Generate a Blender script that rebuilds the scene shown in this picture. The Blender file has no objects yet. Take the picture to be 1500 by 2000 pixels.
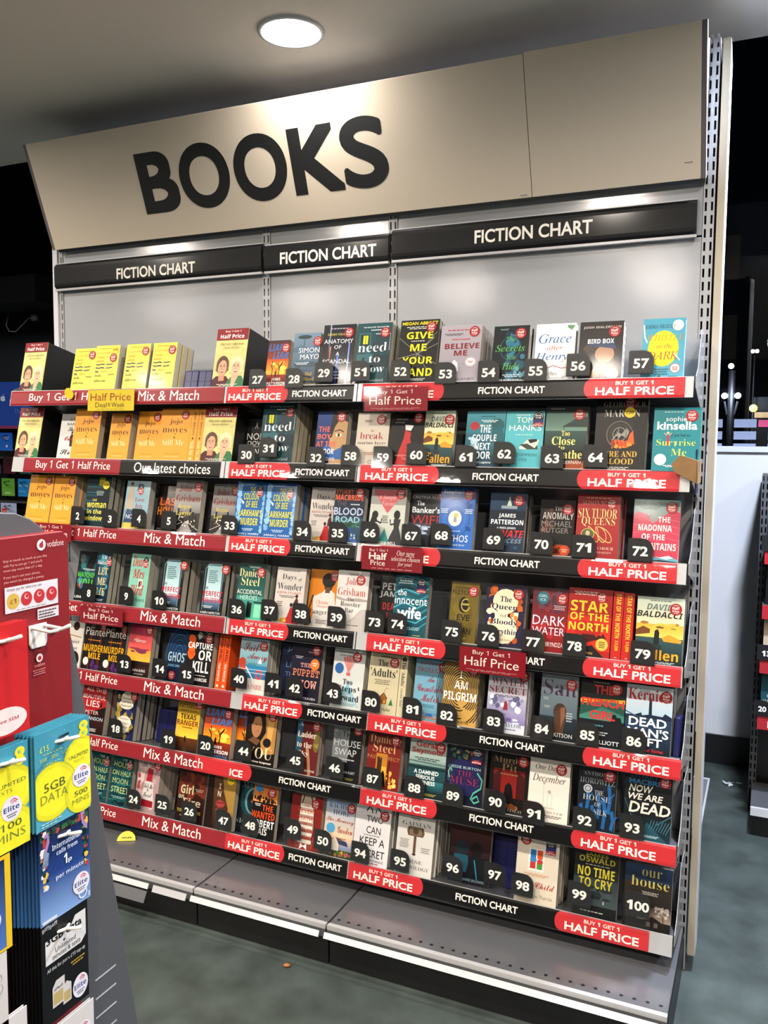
import bpy, math, random
import numpy as np
from mathutils import Matrix, Vector

scene = bpy.context.scene
# ------------------------------------------------------------------ camera
cd = bpy.data.cameras.new('camera')
cd.sensor_fit = 'HORIZONTAL'; cd.sensor_width = 36.0; cd.lens = 39.985
cd.clip_start = 0.05; cd.clip_end = 200
cam = bpy.data.objects.new('camera', cd); scene.collection.objects.link(cam)
YAW, PIT, ROL = (0.423088, 0.083557, 0.008310)
fw = Vector((-math.sin(YAW)*math.cos(PIT), math.cos(YAW)*math.cos(PIT), -math.sin(PIT)))
rt = Vector((math.cos(YAW), math.sin(YAW), 0)); up = rt.cross(fw)
R2 = math.cos(ROL)*rt + math.sin(ROL)*up; U2 = -math.sin(ROL)*rt + math.cos(ROL)*up
m = Matrix((R2, U2, -fw)).transposed().to_4x4(); m.translation = Vector((2.69117, -2.71360, 1.64208))
cam.matrix_world = m
scene.camera = cam
# ------------------------------------------------------------------ world (night outside)
w = bpy.data.worlds.new('night'); scene.world = w; w.use_nodes = True
w.node_tree.nodes['Background'].inputs[0].default_value = (0.012, 0.016, 0.026, 1)
w.node_tree.nodes['Background'].inputs[1].default_value = 1.0
# ------------------------------------------------------------------ exposure
vs = scene.view_settings
vs.view_transform = 'Standard'; vs.look = 'None'; vs.gamma = 1; vs.use_curve_mapping = False
vs.exposure = 0.0
# ------------------------------------------------------------------ ceiling downlights and two added fill lamps: one area lamp per fitting
CEIL = 2.9
WARM = (1.0, 0.88, 0.74); COOL = (0.72, 0.82, 1.0)
LAMPS = [(1.29, -0.33, 6.5, WARM)]
for lx in (-2.45, -1.0, 0.42, 1.9, 3.35):
    LAMPS.append((lx, -2.0, 42, WARM)); LAMPS.append((lx, -3.85, 42, WARM))
for lx in (-1.0, 1.9, 4.6):
    LAMPS.append((lx, -5.6, 42, WARM))
LAMPS += [(2.9, 0.12, 135, COOL), (4.4, -0.33, 45, COOL), (2.95, -0.95, 12, (1, .95, .9)), (-.4, -0.95, 15, WARM)]  # last two are added fill lamps brightening the header ends, no known fitting
for i, (x, y, e, c) in enumerate(LAMPS):
    ld = bpy.data.lights.new('downlight_lamp', 'AREA'); ld.shape = 'DISK'; ld.size = 0.17
    ld.energy = e; ld.color = c; ld.spread = math.radians(165)
    lo = bpy.data.objects.new('downlight_lamp', ld); scene.collection.objects.link(lo)
    lo.location = (x, y, CEIL - 0.012)
# street lights outside the window
for (x, y, z, e, c) in [(1.904, 13.9, 2.5, 60, (.7, .8, 1)), (2.127, 13.9, 2.5, 60, (.7, .8, 1))]:
    ld = bpy.data.lights.new('street_lamp_light', 'POINT'); ld.energy = e; ld.color = c; ld.shadow_soft_size = .12
    lo = bpy.data.objects.new('street_lamp_light', ld); scene.collection.objects.link(lo); lo.location = (x, y - .3, z)

# ------------------------------------------------------------------ helpers
def lin(h):
    if len(h) == 3: h = ''.join(c*2 for c in h)
    v = [int(h[i:i+2], 16)/255 for i in (0, 2, 4)]
    return tuple(c/12.92 if c <= .04045 else ((c+.055)/1.055)**2.4 for c in v) + (1.0,)

def mat(name, col, rough=.5, metal=0, coat=0, spec=.5, noise=None, bump=None, emit=None, attr=False, coat_rough=.06):
    m = bpy.data.materials.new(name); m.use_nodes = True
    nt = m.node_tree; b = nt.nodes['Principled BSDF']
    b.inputs['Base Color'].default_value = lin(col); b.inputs['Roughness'].default_value = rough
    b.inputs['Metallic'].default_value = metal; b.inputs['Coat Weight'].default_value = coat
    b.inputs['Coat Roughness'].default_value = coat_rough
    b.inputs['Specular IOR Level'].default_value = spec
    tc = nt.nodes.new('ShaderNodeTexCoord')
    if attr:
        a = nt.nodes.new('ShaderNodeVertexColor'); a.layer_name = 'Col'
        nt.links.new(a.outputs[0], b.inputs['Base Color'])
    if noise:
        sc, c2, amt = noise[:3]; stretch = noise[3] if len(noise) > 3 else (1, 1, 1)
        mp = nt.nodes.new('ShaderNodeMapping'); mp.inputs['Scale'].default_value = stretch
        n = nt.nodes.new('ShaderNodeTexNoise'); n.inputs['Scale'].default_value = sc; n.inputs['Detail'].default_value = 6
        nt.links.new(tc.outputs['Object'], mp.inputs[0]); nt.links.new(mp.outputs[0], n.inputs['Vector'])
        r = nt.nodes.new('ShaderNodeValToRGB'); r.color_ramp.elements[0].position = .5-amt; r.color_ramp.elements[1].position = .5+amt
        r.color_ramp.elements[0].color = lin(col); r.color_ramp.elements[1].color = lin(c2)
        nt.links.new(n.outputs[0], r.inputs[0]); nt.links.new(r.outputs[0], b.inputs['Base Color'])
    if bump:
        sc, st = bump[:2]; stretch = bump[2] if len(bump) > 2 else (1, 1, 1)
        mp = nt.nodes.new('ShaderNodeMapping'); mp.inputs['Scale'].default_value = stretch
        n = nt.nodes.new('ShaderNodeTexNoise'); n.inputs['Scale'].default_value = sc; n.inputs['Detail'].default_value = 3
        nt.links.new(tc.outputs['Object'], mp.inputs[0]); nt.links.new(mp.outputs[0], n.inputs['Vector'])
        bu = nt.nodes.new('ShaderNodeBump'); bu.inputs['Strength'].default_value = st; bu.inputs['Distance'].default_value = .002
        nt.links.new(n.outputs[0], bu.inputs['Height']); nt.links.new(bu.outputs[0], b.inputs['Normal'])
        if coat: nt.links.new(bu.outputs[0], b.inputs['Coat Normal'])
    if emit:
        b.inputs['Emission Color'].default_value = lin(emit[0]); b.inputs['Emission Strength'].default_value = emit[1]
    return m

def clear_mat(name, tint='FFFFFF', gloss=.06):
    m = bpy.data.materials.new(name); m.use_nodes = True; nt = m.node_tree; nt.nodes.clear()
    t = nt.nodes.new('ShaderNodeBsdfTransparent'); t.inputs[0].default_value = lin(tint)
    g = nt.nodes.new('ShaderNodeBsdfGlossy'); g.inputs['Roughness'].default_value = gloss
    ge = nt.nodes.new('ShaderNodeNewGeometry'); dp = nt.nodes.new('ShaderNodeVectorMath'); dp.operation = 'DOT_PRODUCT'
    nt.links.new(ge.outputs['Normal'], dp.inputs[0]); nt.links.new(ge.outputs['Incoming'], dp.inputs[1])
    def mth(op, a, b=None):
        n = nt.nodes.new('ShaderNodeMath'); n.operation = op
        if isinstance(a, (int, float)): n.inputs[0].default_value = a
        else: nt.links.new(a, n.inputs[0])
        if b is not None: n.inputs[1].default_value = b
        return n.outputs[0]
    ab = mth('ABSOLUTE', dp.outputs['Value']); s1 = nt.nodes.new('ShaderNodeMath'); s1.operation = 'SUBTRACT'; s1.inputs[0].default_value = 1.0; nt.links.new(ab, s1.inputs[1])
    fac = mth('ADD', mth('MULTIPLY', mth('POWER', s1.outputs[0], 5), .8), .035)
    mx = nt.nodes.new('ShaderNodeMixShader'); o = nt.nodes.new('ShaderNodeOutputMaterial')
    nt.links.new(fac, mx.inputs[0]); nt.links.new(t.outputs[0], mx.inputs[1]); nt.links.new(g.outputs[0], mx.inputs[2])
    nt.links.new(mx.outputs[0], o.inputs[0]); return m

M = dict(
    ceiling=mat('ceiling_paint', 'E2DCD6', .8, bump=(60, .1)),
    floor=mat('floor_vinyl', '2B3330', .5, noise=(8, '424B48', .2), bump=(90, .25)),
    dark=mat('black_paint', '0C0D10', .6), black=mat('black_metal', '121214', .4), plinth=mat('plinth_black', '0E0E10', .35, bump=(300, .2)),
    white_wall=mat('white_wall_paint', 'D5D4D6', .6), shop_wall=mat('shop_wall_grey', '5E5C5A', .8), skirt=mat('skirting_black', '101114', .4),
    panel=mat('grey_panel_enamel', 'A3A5A9', .22, noise=(2, 'A9ABAF', .3), bump=(420, .06), coat=1, coat_rough=.07),
    silver=mat('silver_metal', 'AEAEB0', .32, .15), steel=mat('dark_steel', '5A5B5F', .38, .5, noise=(3, '66676B', .3)),
    tray=mat('tray_enamel', '55565A', .33, .3, noise=(4, '606166', .3), bump=(300, .1)),
    base=mat('base_tray_enamel', '606165', .22, .35, noise=(2.5, '66676B', .3), bump=(260, .08)),
    rail=mat('white_rail', 'DCDCDC', .22, .3), header=mat('header_board_face', 'DACCB8', .42, coat=.15, coat_rough=.3),
    cream=mat('cream_edge_panel', 'BDB19B', .5), edge=mat('header_edge_grey', '6E6769', .5),
    outer=mat('white_laminate', 'D2D3DA', .35),
    print=mat('printed_cover', '888888', .42, spec=.22, attr=True, coat=.07, coat_rough=.1), matte=mat('matte_print', '888888', .55, attr=True),
    strip=mat('glossy_strip_print', '888888', .35, spec=.2, attr=True, coat=.4, coat_rough=.03, bump=(9, .3, (1, .2, 1))),
    strip_text=mat('strip_lettering_print', '888888', .3, attr=True, coat=.5, coat_rough=.05),
    pages=mat('page_edges', 'CFC6B6', .8, noise=(60, 'B5AC9B', .2, (.2, 40, .2)), bump=(60, .6, (.2, 40, .2))),
    clear=clear_mat('clear_plastic', 'FAFAFA'), glass=clear_mat('window_glass', 'F4F6F8', .01),
    blue=mat('blue_plastic', '12144E', .35), card=mat('cardboard', '8C6B43', .8, noise=(30, '7A5C38', .3)),
    lens=mat('lit_lens', 'FFFFFF', emit=('F4F8FF', 60)), white_plastic=mat('white_plastic', 'D8D4CE', .35),
    stand=mat('stand_grey', '4B4B4D', .5), red=mat('red_panel_print', '7A1519', .4),
    sign=mat('sign_black_gloss', '0A0A0B', .45, coat=.3, coat_rough=.12, spec=.2),
    frost=mat('frosted_film', '8A93AC', .8), rackblack=mat('rack_black', '08080A', .5),
    asphalt=mat('asphalt', '1A1B1E', .9), brickwall=mat('facade_render', '20242A', .9, noise=(3, '2A2F37', .3)),
)

def link(o, parent=None):
    scene.collection.objects.link(o)
    if parent is not None: o.parent = parent
    return o

def tag(o, label=None, cat=None, group=None, kind=None):
    if label: o['label'] = label
    if cat: o['category'] = cat
    if group: o['group'] = group
    if kind: o['kind'] = kind
    return o

def empty(name, loc, label=None, cat=None, group=None, rot=(0, 0, 0)):
    o = bpy.data.objects.new(name, None); o.empty_display_size = .02
    link(o); o.location = loc; o.rotation_euler = rot
    return tag(o, label, cat, group)

def mesh_obj(name, verts, faces, material, parent=None, smooth=False, me=None):
    if me is None:
        me = bpy.data.meshes.new(name); me.from_pydata(verts, [], faces); me.materials.append(material)
        if smooth:
            for p in me.polygons: p.use_smooth = True
    return link(bpy.data.objects.new(name, me), parent)

class MB:
    "collects boxes, prisms and tubes into one mesh"
    def __init__(s): s.v = []; s.f = []
    def box(s, x0, y0, z0, x1, y1, z1):
        b = len(s.v); s.v += [(x, y, z) for z in (z0, z1) for x, y in ((x0, y0), (x1, y0), (x1, y1), (x0, y1))]
        s.f += [tuple(b+i for i in q) for q in ((3, 2, 1, 0), (4, 5, 6, 7), (0, 1, 5, 4), (1, 2, 6, 5), (2, 3, 7, 6), (3, 0, 4, 7))]
        return s
    def prism(s, pts, a0, a1, axis):
        "polygon pts extruded along axis 0/1/2 from a0 to a1; pts are the two other coordinates in order"
        def mk(p, a):
            l = [p[0], p[1]]; l.insert(axis, a); return tuple(l)
        b = len(s.v); n = len(pts); s.v += [mk(p, a0) for p in pts] + [mk(p, a1) for p in pts]
        s.f.append(tuple(b+i for i in range(n))[::-1]); s.f.append(tuple(b+n+i for i in range(n)))
        for i in range(n): j = (i+1) % n; s.f.append((b+i, b+j, b+n+j, b+n+i))
        return s
    def tube(s, path, r, k=8):
        pts = [Vector(p) for p in path]; rings = []
        for i, p in enumerate(pts):
            d = (pts[min(i+1, len(pts)-1)] - pts[max(i-1, 0)]).normalized()
            a = d.orthogonal().normalized() if i == 0 else (a - d*a.dot(d)).normalized()
            c = d.cross(a); b = len(s.v)
            s.v += [tuple(p + r*(math.cos(t)*a + math.sin(t)*c)) for t in [2*math.pi*j/k for j in range(k)]]; rings.append(b)
        for r0, r1 in zip(rings, rings[1:]):
            for j in range(k): s.f.append((r0+j, r0+(j+1) % k, r1+(j+1) % k, r1+j))
        s.f.append(tuple(rings[0]+j for j in range(k))[::-1]); s.f.append(tuple(rings[-1]+j for j in range(k)))
        return s
    def rot_x(s, ang, oy=0, oz=0):
        c, q = math.cos(ang), math.sin(ang)
        s.v = [(x, oy+(y-oy)*c-(z-oz)*q, oz+(y-oy)*q+(z-oz)*c) for x, y, z in s.v]; return s
    def build(s, name, material, parent=None, smooth=False): return mesh_obj(name, s.v, s.f, material, parent, smooth)

def bevel(o, w=.003, n=2):
    m = o.modifiers.new('bevel', 'BEVEL'); m.width = w; m.segments = n; m.limit_method = 'ANGLE'; return o

# ---- lettering: glyph outlines turned into flat meshes
FONTS = {'B': (0x1D5D4, 0x1D5EE, 0x1D7EC, 0), 'I': (0x1D63C, 0x1D656, 0x1D7EC, 0), 'S': (0x1D400, 0x1D41A, 0x1D7CE, 0),
         's': (0x1D400, 0x1D41A, 0x1D7CE, -.014), 'X': (0x1D468, 0x1D482, 0x1D7CE, 0), 'i': (0x1D434, 0x1D44E, None, 0),
         'w': (0x1D4D0, 0x1D4EA, None, 0), 't': (0x1D670, 0x1D68A, 0x1D7F6, .01), 'g': (None, None, None, 0), 'G': (None, None, None, .022),
         'h': (None, None, None, .03), 'l': (None, None, None, -.012)}
_gc = {}
def glyphs(font, text, res=2):
    k = (font, text, res)
    if k in _gc: return _gc[k]
    U, Lo, D, off = FONTS[font]; t = ''
    for c in text:
        if U and 'A' <= c <= 'Z': t += chr(U+ord(c)-65)
        elif U and 'a' <= c <= 'z': t += '\u210e' if (font == 'i' and c == 'h') else chr(Lo+ord(c)-97)
        elif D and c.isdigit(): t += chr(D+ord(c)-48)
        elif c == '1' and font in 'gl': t += chr(0x1D7E3)
        elif c == '1' and font in 'Gh': t += chr(0x1D7ED)
        else: t += c
    cu = bpy.data.curves.new('t', 'FONT'); cu.body = t; cu.size = 1; cu.resolution_u = res; cu.offset = off
    ob = bpy.data.objects.new('t', cu)
    me = bpy.data.meshes.new_from_object(ob)
    n = len(me.vertices); co = np.empty(n*3); me.vertices.foreach_get('co', co); co = co.reshape(-1, 3)[:, :2]
    fs = [tuple(p.vertices) for p in me.polygons]
    bpy.data.objects.remove(ob); bpy.data.curves.remove(cu); bpy.data.meshes.remove(me)
    if n: lo = co.min(0); hi = co.max(0); co = (co-lo)/np.maximum(hi-lo, 1e-6); asp = float((hi[0]-lo[0])/max(hi[1]-lo[1], 1e-6))
    else: asp = 1
    _gc[k] = (co, fs, asp); return _gc[k]

class Art:
    "flat coloured print laid out in an x,z rectangle, facing -y; each layer lies a hair in front of the last"
    def __init__(s, x0=0, z0=0, w=1, h=1, y=0.0, step=.00003):
        s.v = []; s.f = []; s.c = []; s.x0, s.z0, s.w, s.h, s.y, s.step = x0, z0, w, h, y, step
    def _add(s, pts, faces, cols):
        b = len(s.v); s.v += [(s.x0+p[0]*s.w, s.y, s.z0+p[1]*s.h) for p in pts]
        for i, f in enumerate(faces): s.f.append(tuple(b+j for j in f)); s.c.append(cols if not callable(cols) else [cols(pts[j]) for j in f])
        s.y -= s.step; return s
    def R(s, x0, y0, x1, y1, c): return s._add([(x0, y0), (x1, y0), (x1, y1), (x0, y1)], [(0, 1, 2, 3)], lin(c))
    def V(s, x0, y0, x1, y1, ct, cb):
        a, b = lin(ct), lin(cb)
        return s._add([(x0, y0), (x1, y0), (x1, y1), (x0, y1)], [(0, 1, 2, 3)], lambda p: a if p[1] > (y0+y1)/2 else b)
    def P(s, pts, c):
        return s._add(pts, [tuple(range(len(pts)))], lin(c))
    def E(s, cx, cy, rx, ry, c, n=16, a0=0, a1=360):
        pts = [(cx+rx*math.cos(math.radians(a0+(a1-a0)*i/n)), cy+ry*math.sin(math.radians(a0+(a1-a0)*i/n))) for i in range(n + (0 if a1-a0 == 360 else 1))]
        return s.P(pts, c)
    def O(s, cx, cy, rx, ry, th, c, n=20, a0=0, a1=360):
        pts = []; fs = []
        for i in range(n+1):
            a = math.radians(a0+(a1-a0)*i/n); pts += [(cx+rx*math.cos(a), cy+ry*math.sin(a)), (cx+(rx-th)*math.cos(a), cy+(ry-th*ry/rx)*math.sin(a))]
        for i in range(n): fs.append((2*i, 2*i+2, 2*i+3, 2*i+1))
        return s._add(pts, fs, lin(c))
    def L(s, pts, w, c):
        ps = []; fs = []
        for i, p in enumerate(pts):
            a = pts[max(i-1, 0)]; b = pts[min(i+1, len(pts)-1)]; dx, dy = b[0]-a[0], b[1]-a[1]; l = math.hypot(dx, dy) or 1
            ps += [(p[0]-dy/l*w/2, p[1]+dx/l*w/2), (p[0]+dy/l*w/2, p[1]-dx/l*w/2)]
        for i in range(len(pts)-1): fs.append((2*i, 2*i+1, 2*i+3, 2*i+2))
        return s._add(ps, fs, lin(c))
    def N(s, x0, y0, x1, y1, n, size, cols, seed=1, flat=1.0):
        r = random.Random(seed); cs = [lin(c) for c in cols.split()]
        for i in range(n):
            q = size*r.uniform(.4, 1); cx = r.uniform(x0+q*.8, max(x1-q*.8, x0+q*.81)); cy = r.uniform(y0+q*.5*flat, max(y1-q*.5*flat, y0+q*.51*flat)); k = r.randint(5, 7); a = r.uniform(0, 6)
            pts = [(min(max(cx+q*.7*r.uniform(.7, 1.1)*math.cos(a+6.283*j/k), 0), 1), min(max(cy+q*.5*flat*r.uniform(.7, 1.1)*math.sin(a+6.283*j/k), 0), 1)) for j in range(k)]
            s._add(pts, [tuple(range(k))], r.choice(cs)); s.y += s.step*.85
        s.y -= s.step; return s
    def M(s, x0, y0, x1, y1, rows, c, seed=3, centre=True):
        r = random.Random(seed+rows); h = (y1-y0)/rows; pts = []; fs = []
        for i in range(rows):
            wd = (x1-x0)*r.uniform(.65, 1); x = x0+((x1-x0)-wd)/2*centre; e = x+wd; z = y1-(i+.8)*h
            while x < e:
                ww = min((x1-x0)*r.uniform(.07, .16), e-x); b = len(pts)
                pts += [(x, z), (x+ww, z), (x+ww, z+h*.5), (x, z+h*.5)]; fs.append((b, b+1, b+2, b+3)); x += ww+(x1-x0)*.03
        return s._add(pts, fs, lin(c))
    def T(s, font, text, x0, y0, x1, y1, c, rot=0, res=2, slant=0):
        co, fs, asp = glyphs(font, text, res)
        if rot == 0: pts = [(x0+(p[0])*(x1-x0)+slant*(p[1]-.5), y0+p[1]*(y1-y0)+0*p[0]) for p in co]
        elif rot == 1: pts = [(x0+p[1]*(x1-x0), y1-p[0]*(y1-y0)) for p in co]
        else:  # sloping line: rot is rise over the run
            pts = [(x0+p[0]*(x1-x0), y0+p[1]*(y1-y0)+rot*p[0]) for p in co]
        return s._add(pts, fs, lin(c))
    def mesh(s, name, material):
        me = bpy.data.meshes.new(name); me.from_pydata(s.v, [], s.f); me.materials.append(material)
        ca = me.color_attributes.new('Col', 'FLOAT_COLOR', 'CORNER'); arr = []
        for f, c in zip(s.f, s.c):
            if isinstance(c, list):
                for q in c: arr.extend(q)
            else: arr.extend(c*len(f))
        ca.data.foreach_set('color', arr)
        return me
    def build(s, name, material, parent=None):
        return link(bpy.data.objects.new(name, s.mesh(name, material)), parent)

def box_mesh_col(name, boxes, material):
    "boxes: (x0,y0,z0,x1,y1,z1,colour top, colour bottom)"
    mb = MB(); cols = []
    for b in boxes:
        n0 = len(mb.v); mb.box(*b[:6]); cols += [lin(b[7])]*4 + [lin(b[6])]*4
    me = bpy.data.meshes.new(name); me.from_pydata(mb.v, [], mb.f); me.materials.append(material)
    ca = me.color_attributes.new('Col', 'FLOAT_COLOR', 'CORNER'); arr = []
    for l in me.loops: arr.extend(cols[l.vertex_index])
    ca.data.foreach_set('color', arr); return me
LEAN = math.radians(13); DEP = 0.2638
SHZ = [0, 1.8173, 1.5631, 1.3101, 1.0226, 0.7609, 0.509, 0.2448]
U = (0.0, 0.993, 1.496, 2.5)

# ================================================================== structure
def struct(name, mb, material, parent=None):
    return tag(mb.build(name, material, parent), kind='structure')
struct('floor', MB().box(-7, -7.5, -.08, 6.5, 1.9, 0), M['floor'])
struct('ceiling', MB().box(-7, -7.5, CEIL, 6.5, .28, CEIL+.35), M['ceiling'])
struct('ceiling_rear', MB().box(-7, .28, 4.3, 6.5, 2.1, 4.4), M['dark'])
struct('wall_rear', MB().box(-7, 1.9, 0, 1.6, 2.1, 4.3), M['dark'])
struct('wall_rear_right', MB().box(1.6, 1.9, 0, 6.5, 2.1, 1.6), M['white_wall'])
struct('wall_left', MB().box(-7.1, -7.5, 0, -7, 2.1, 4.3), M['dark'])
struct('wall_right', MB().box(6.5, -7.5, 0, 6.6, 2.1, 4.3), M['shop_wall'])
struct('wall_front', MB().box(-7, -7.6, 0, 6.5, -7.5, 4.3), M['shop_wall'])
struct('trim_1', MB().box(-7, .25, CEIL+.35, 6.5, .28, 4.3), M['dark'])
struct('baseboard_rear', MB().box(1.6, 1.885, 0, 6.5, 1.9, .15), M['skirt'])
win = struct('window_1', MB().box(1.6, 1.88, 1.6, 6.5, 2.1, 1.628).box(1.6, 1.93, 4.2, 6.5, 2.0, 4.3).box(1.6, 1.93, 1.6, 1.66, 2.0, 4.3).box(6.44, 1.93, 1.6, 6.5, 2, 4.3).box(4.0, 1.93, 1.6, 4.06, 2, 4.3), M['outer'])
MB().box(1.66, 1.955, 1.628, 4.0, 1.961, 4.2).build('pane', M['glass'], win)
MB().box(4.06, 1.955, 1.628, 6.44, 1.961, 4.2).build('pane', M['glass'], win)
for i in range(9):
    for (za, zb) in ((1.628, 1.642), (1.662, 1.703), (1.722, 1.764)):
        xa = 1.89+i*.158+(.158*2 if i > 6 else 0)
        MB().box(xa, 1.949, za, xa+.104, 1.954, zb).build('frosted_strip', M['frost'], win)

# ceiling fittings; the two added fill lamps get the same fitting
for i, (x, y, e, c) in enumerate(LAMPS):
    near = i == 0
    d = empty('ceiling_downlight', (x, y, CEIL),
              'round recessed ceiling downlight glowing above the header sign' if near else 'round recessed ceiling downlight further along the shop ceiling', 'light', 'ceiling downlights')
    mb = MB(); n = 28; ring = []
    for k in range(n):
        a = 2*math.pi*k/n
        for r, z in ((.105, 0), (.103, -.007), (.093, -.009), (.088, -.002)): mb.v.append((r*math.cos(a), r*math.sin(a), z))
    for k in range(n):
        for j in range(3): a = 4*k+j; b = 4*((k+1) % n)+j; mb.f.append((a, b, b+1, a+1))
    mb.build('trim_ring', M['outer'], d, True)
    mb = MB(); mb.v = [(.088*math.cos(2*math.pi*k/n), .088*math.sin(2*math.pi*k/n), -.003) for k in range(n)]; mb.f = [tuple(range(n))[::-1]]
    mb.build('lens', M['lens'], d)

# ================================================================== gondola unit
gon = empty('shelving_unit', (0, 0, 0), 'tall grey metal book shelving unit with slotted uprights, black plinth and cream end panel', 'shelving')
for i in range(3):
    a, b = U[i]+.016, U[i+1]-.016
    bevel(MB().box(a, 0, .14, b, .012, 2.245).build('back_panel', M['panel'], gon), .002)
    bevel(MB().box(a, 0, 2.25, b, .012, 2.795).build('upper_panel', M['panel'], gon), .002)
for i, ux in enumerate(U):
    mb = MB(); z0, z1 = .0, 2.8
    lr = [-.0155, -.0115, -.0055, .0055, .0115, .0155]
    for a, b in ((0, 1), (2, 3), (4, 5)): mb.box(ux+lr[a], -.004, z0, ux+lr[b], .03, z1)
    z = .1
    while z < z1:
        for a, b in ((1, 2), (3, 4)): mb.box(ux+lr[a], -.003, z, ux+lr[b], -.001, z+.013)
        z += .038
    mb.build('slotted_upright', M['silver'], gon)
    MB().box(ux-.015, .03, 0, ux+.015, .075, 2.8).build('upright_core', M['rackblack'], gon)
pl = [(-.01, .10), (.0, .045), (2.8, .045), (2.8, .10)]
end = MB().prism([(-.004, .05), (-.004, 2.795), (.09, 2.755), (.09, .05)], 2.522, 2.542, 0)
o = end.build('end_panel', M['cream'], gon)
o2 = MB().prism([(-.003, .052), (-.003, 2.793), (.089, 2.753), (.089, .052)], 2.5421, 2.544, 0).build('end_panel_laminate', M['outer'], gon)
MB().prism([(-.012, .05), (-.012, 2.795), (.09, 2.795), (.09, .05)], -.03, -.006, 0).build('end_panel', M['outer'], gon)
for i in range(3):
    xa, xb = U[i]-(.01 if i == 0 else -.002), U[i+1]-(.002 if i < 2 else -.01)
    bevel(MB().box(xa, -.452, .0, xb, -.43, .098).build('plinth_board', M['plinth'], gon), .002)
MB().box(2.49, -.452, 0, 2.51, .0, .125).build('plinth_end', M['plinth'], gon)
MB().box(-.01, -.452, 0, .01, .0, .125).build('plinth_end', M['plinth'], gon)
MB().box(.0, .055, .1, 2.5, .065, 2.79).build('rear_panel', M['black'], gon)

bay = ['left', 'middle', 'right']
for i in range(3):
    xa, xb = U[i]+.003, U[i+1]-.003
    if i == 2: xb = 2.508
    if i == 0: xa = -.004
    r = empty('base_shelf', ((xa+xb)/2, -.46, .1), 'wide empty grey base shelf with perforated front edge, %s bay' % bay[i], 'shelf', 'base shelves')
    w2 = (xb-xa)/2
    bevel(MB().box(-w2, .0, .028, w2, .455, .04).box(-w2, .0, .004, w2, .012, .03).build('tray', M['base'], r), .002)
    mb = MB()
    n = int((xb-xa)/.0345)
    for k in range(n):
        cx = -w2+.02+k*(2*w2-.04)/(n-1)
        pts = [(cx+.0055*math.cos(t*.785), .03+.005*math.sin(t*.785)) for t in range(8)]
        mb.prism(pts, .0396, .0405, 2)
    tag(mb.build('perforations', M['rackblack'], r), kind='stuff')
    MB().box(-w2, -.012, .026, w2, .004, .0405).build('front_rail', M['silver'], r)
    rail = MB().box(-w2+(0 if i else .0), -.03, .008, w2-(.012 if i < 2 else .004), -.026, .026).rot_x(math.radians(-28), -.026, .026)
    if i == 0:
        rail = MB().box(-w2, -.03, .008, w2-.17, -.026, .026).rot_x(math.radians(-28), -.026, .026)
        MB().box(w2-.15, -.03, .004, w2-.012, -.026, .026).rot_x(math.radians(-28), -.026, .026).build('price_rail', M['silver'], r)
        MB().box(-w2, -.046, -.03, w2-.165, -.043, .008).rot_x(math.radians(-30), -.043, .008).build('price_flap', M['steel'], r)
    rail.build('price_rail', M['rail'], r)
    MB().box(-w2, -.012, .0, w2, -.004, .026).build('rail_back', M['steel'], r)

# header boards: sloping fascia
HA = math.atan2(.14, .367); HL = .3935
def header_space(o): o.location = (0, -.03, 2.405); o.rotation_euler = (HA, 0, 0)
hdr = empty('header_sign', (0, -.03, 2.405), 'sloping beige header board reading BOOKS in large black capitals', 'sign')
hdr.rotation_euler = (HA, 0, 0)
bevel(MB().box(.022, -.018, .0, 1.985, 0, .397).build('sign_board', M['header'], hdr), .0015)
bevel(MB().box(1.987, -.018, .0, 2.478, 0, .401).build('sign_board', M['header'], hdr), .0015)
MB().box(2.479, -.017, 0, 2.492, .012, .401).build('end_cap', M['edge'], hdr)
MB().box(.008, -.017, 0, .0215, .012, .397).build('end_cap', M['edge'], hdr)
MB().box(.02, .001, -.012, 2.49, .02, .0).build('lower_channel', M['steel'], hdr)
LETTERS = [('B', 0.517, 0.685), ('O', 0.698, 0.912), ('O', 0.933, 1.146), ('K', 1.164, 1.356), ('S', 1.357, 1.521)]
for ch, lx0, lx1 in LETTERS:
    a = Art(0, 0, 1, 1, -.0184, .00002); g = .009; z0, z1 = (.086, .305) if ch in 'OS' else (.09, .301)
    ring = [(math.cos(t*.3927), math.sin(t*.3927)) for t in range(16)] if ch in 'OS' else [(i/3, s) for i in range(-3, 4) for s in (-1, 1)] + [(s, i/3) for i in range(-2, 3) for s in (-1, 1)]
    for dx, dz in ring:
        a.T('g', ch, lx0+g+dx*g, z0+g+dz*g, lx1-g+dx*g, z1-g+dz*g, '141516', res=10)
    a.build('letter', M['matte'], hdr)
a = Art(0, 0, 1, 1, -.0184); a.M(2.43, .045, 2.46, .05, 1, '555555'); a.M(1.945, .006, 1.975, .011, 1, '555555'); a.build('small_print', M['matte'], hdr)
for hx in (.06, 1.2, 2.44):
    MB().prism([(.0, 0), (.0, .33), (.015, .33), (.05, .0)], hx-.002, hx+.002, 0)
hb = MB()
for hx in (.03, U[1], U[2], 2.485): hb.prism([(.001, .01), (.001, .36), (.15, .36), (.024, .01)], hx-.002, hx+.002, 0)
hb.build('bracket', M['silver'], hdr)

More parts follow.
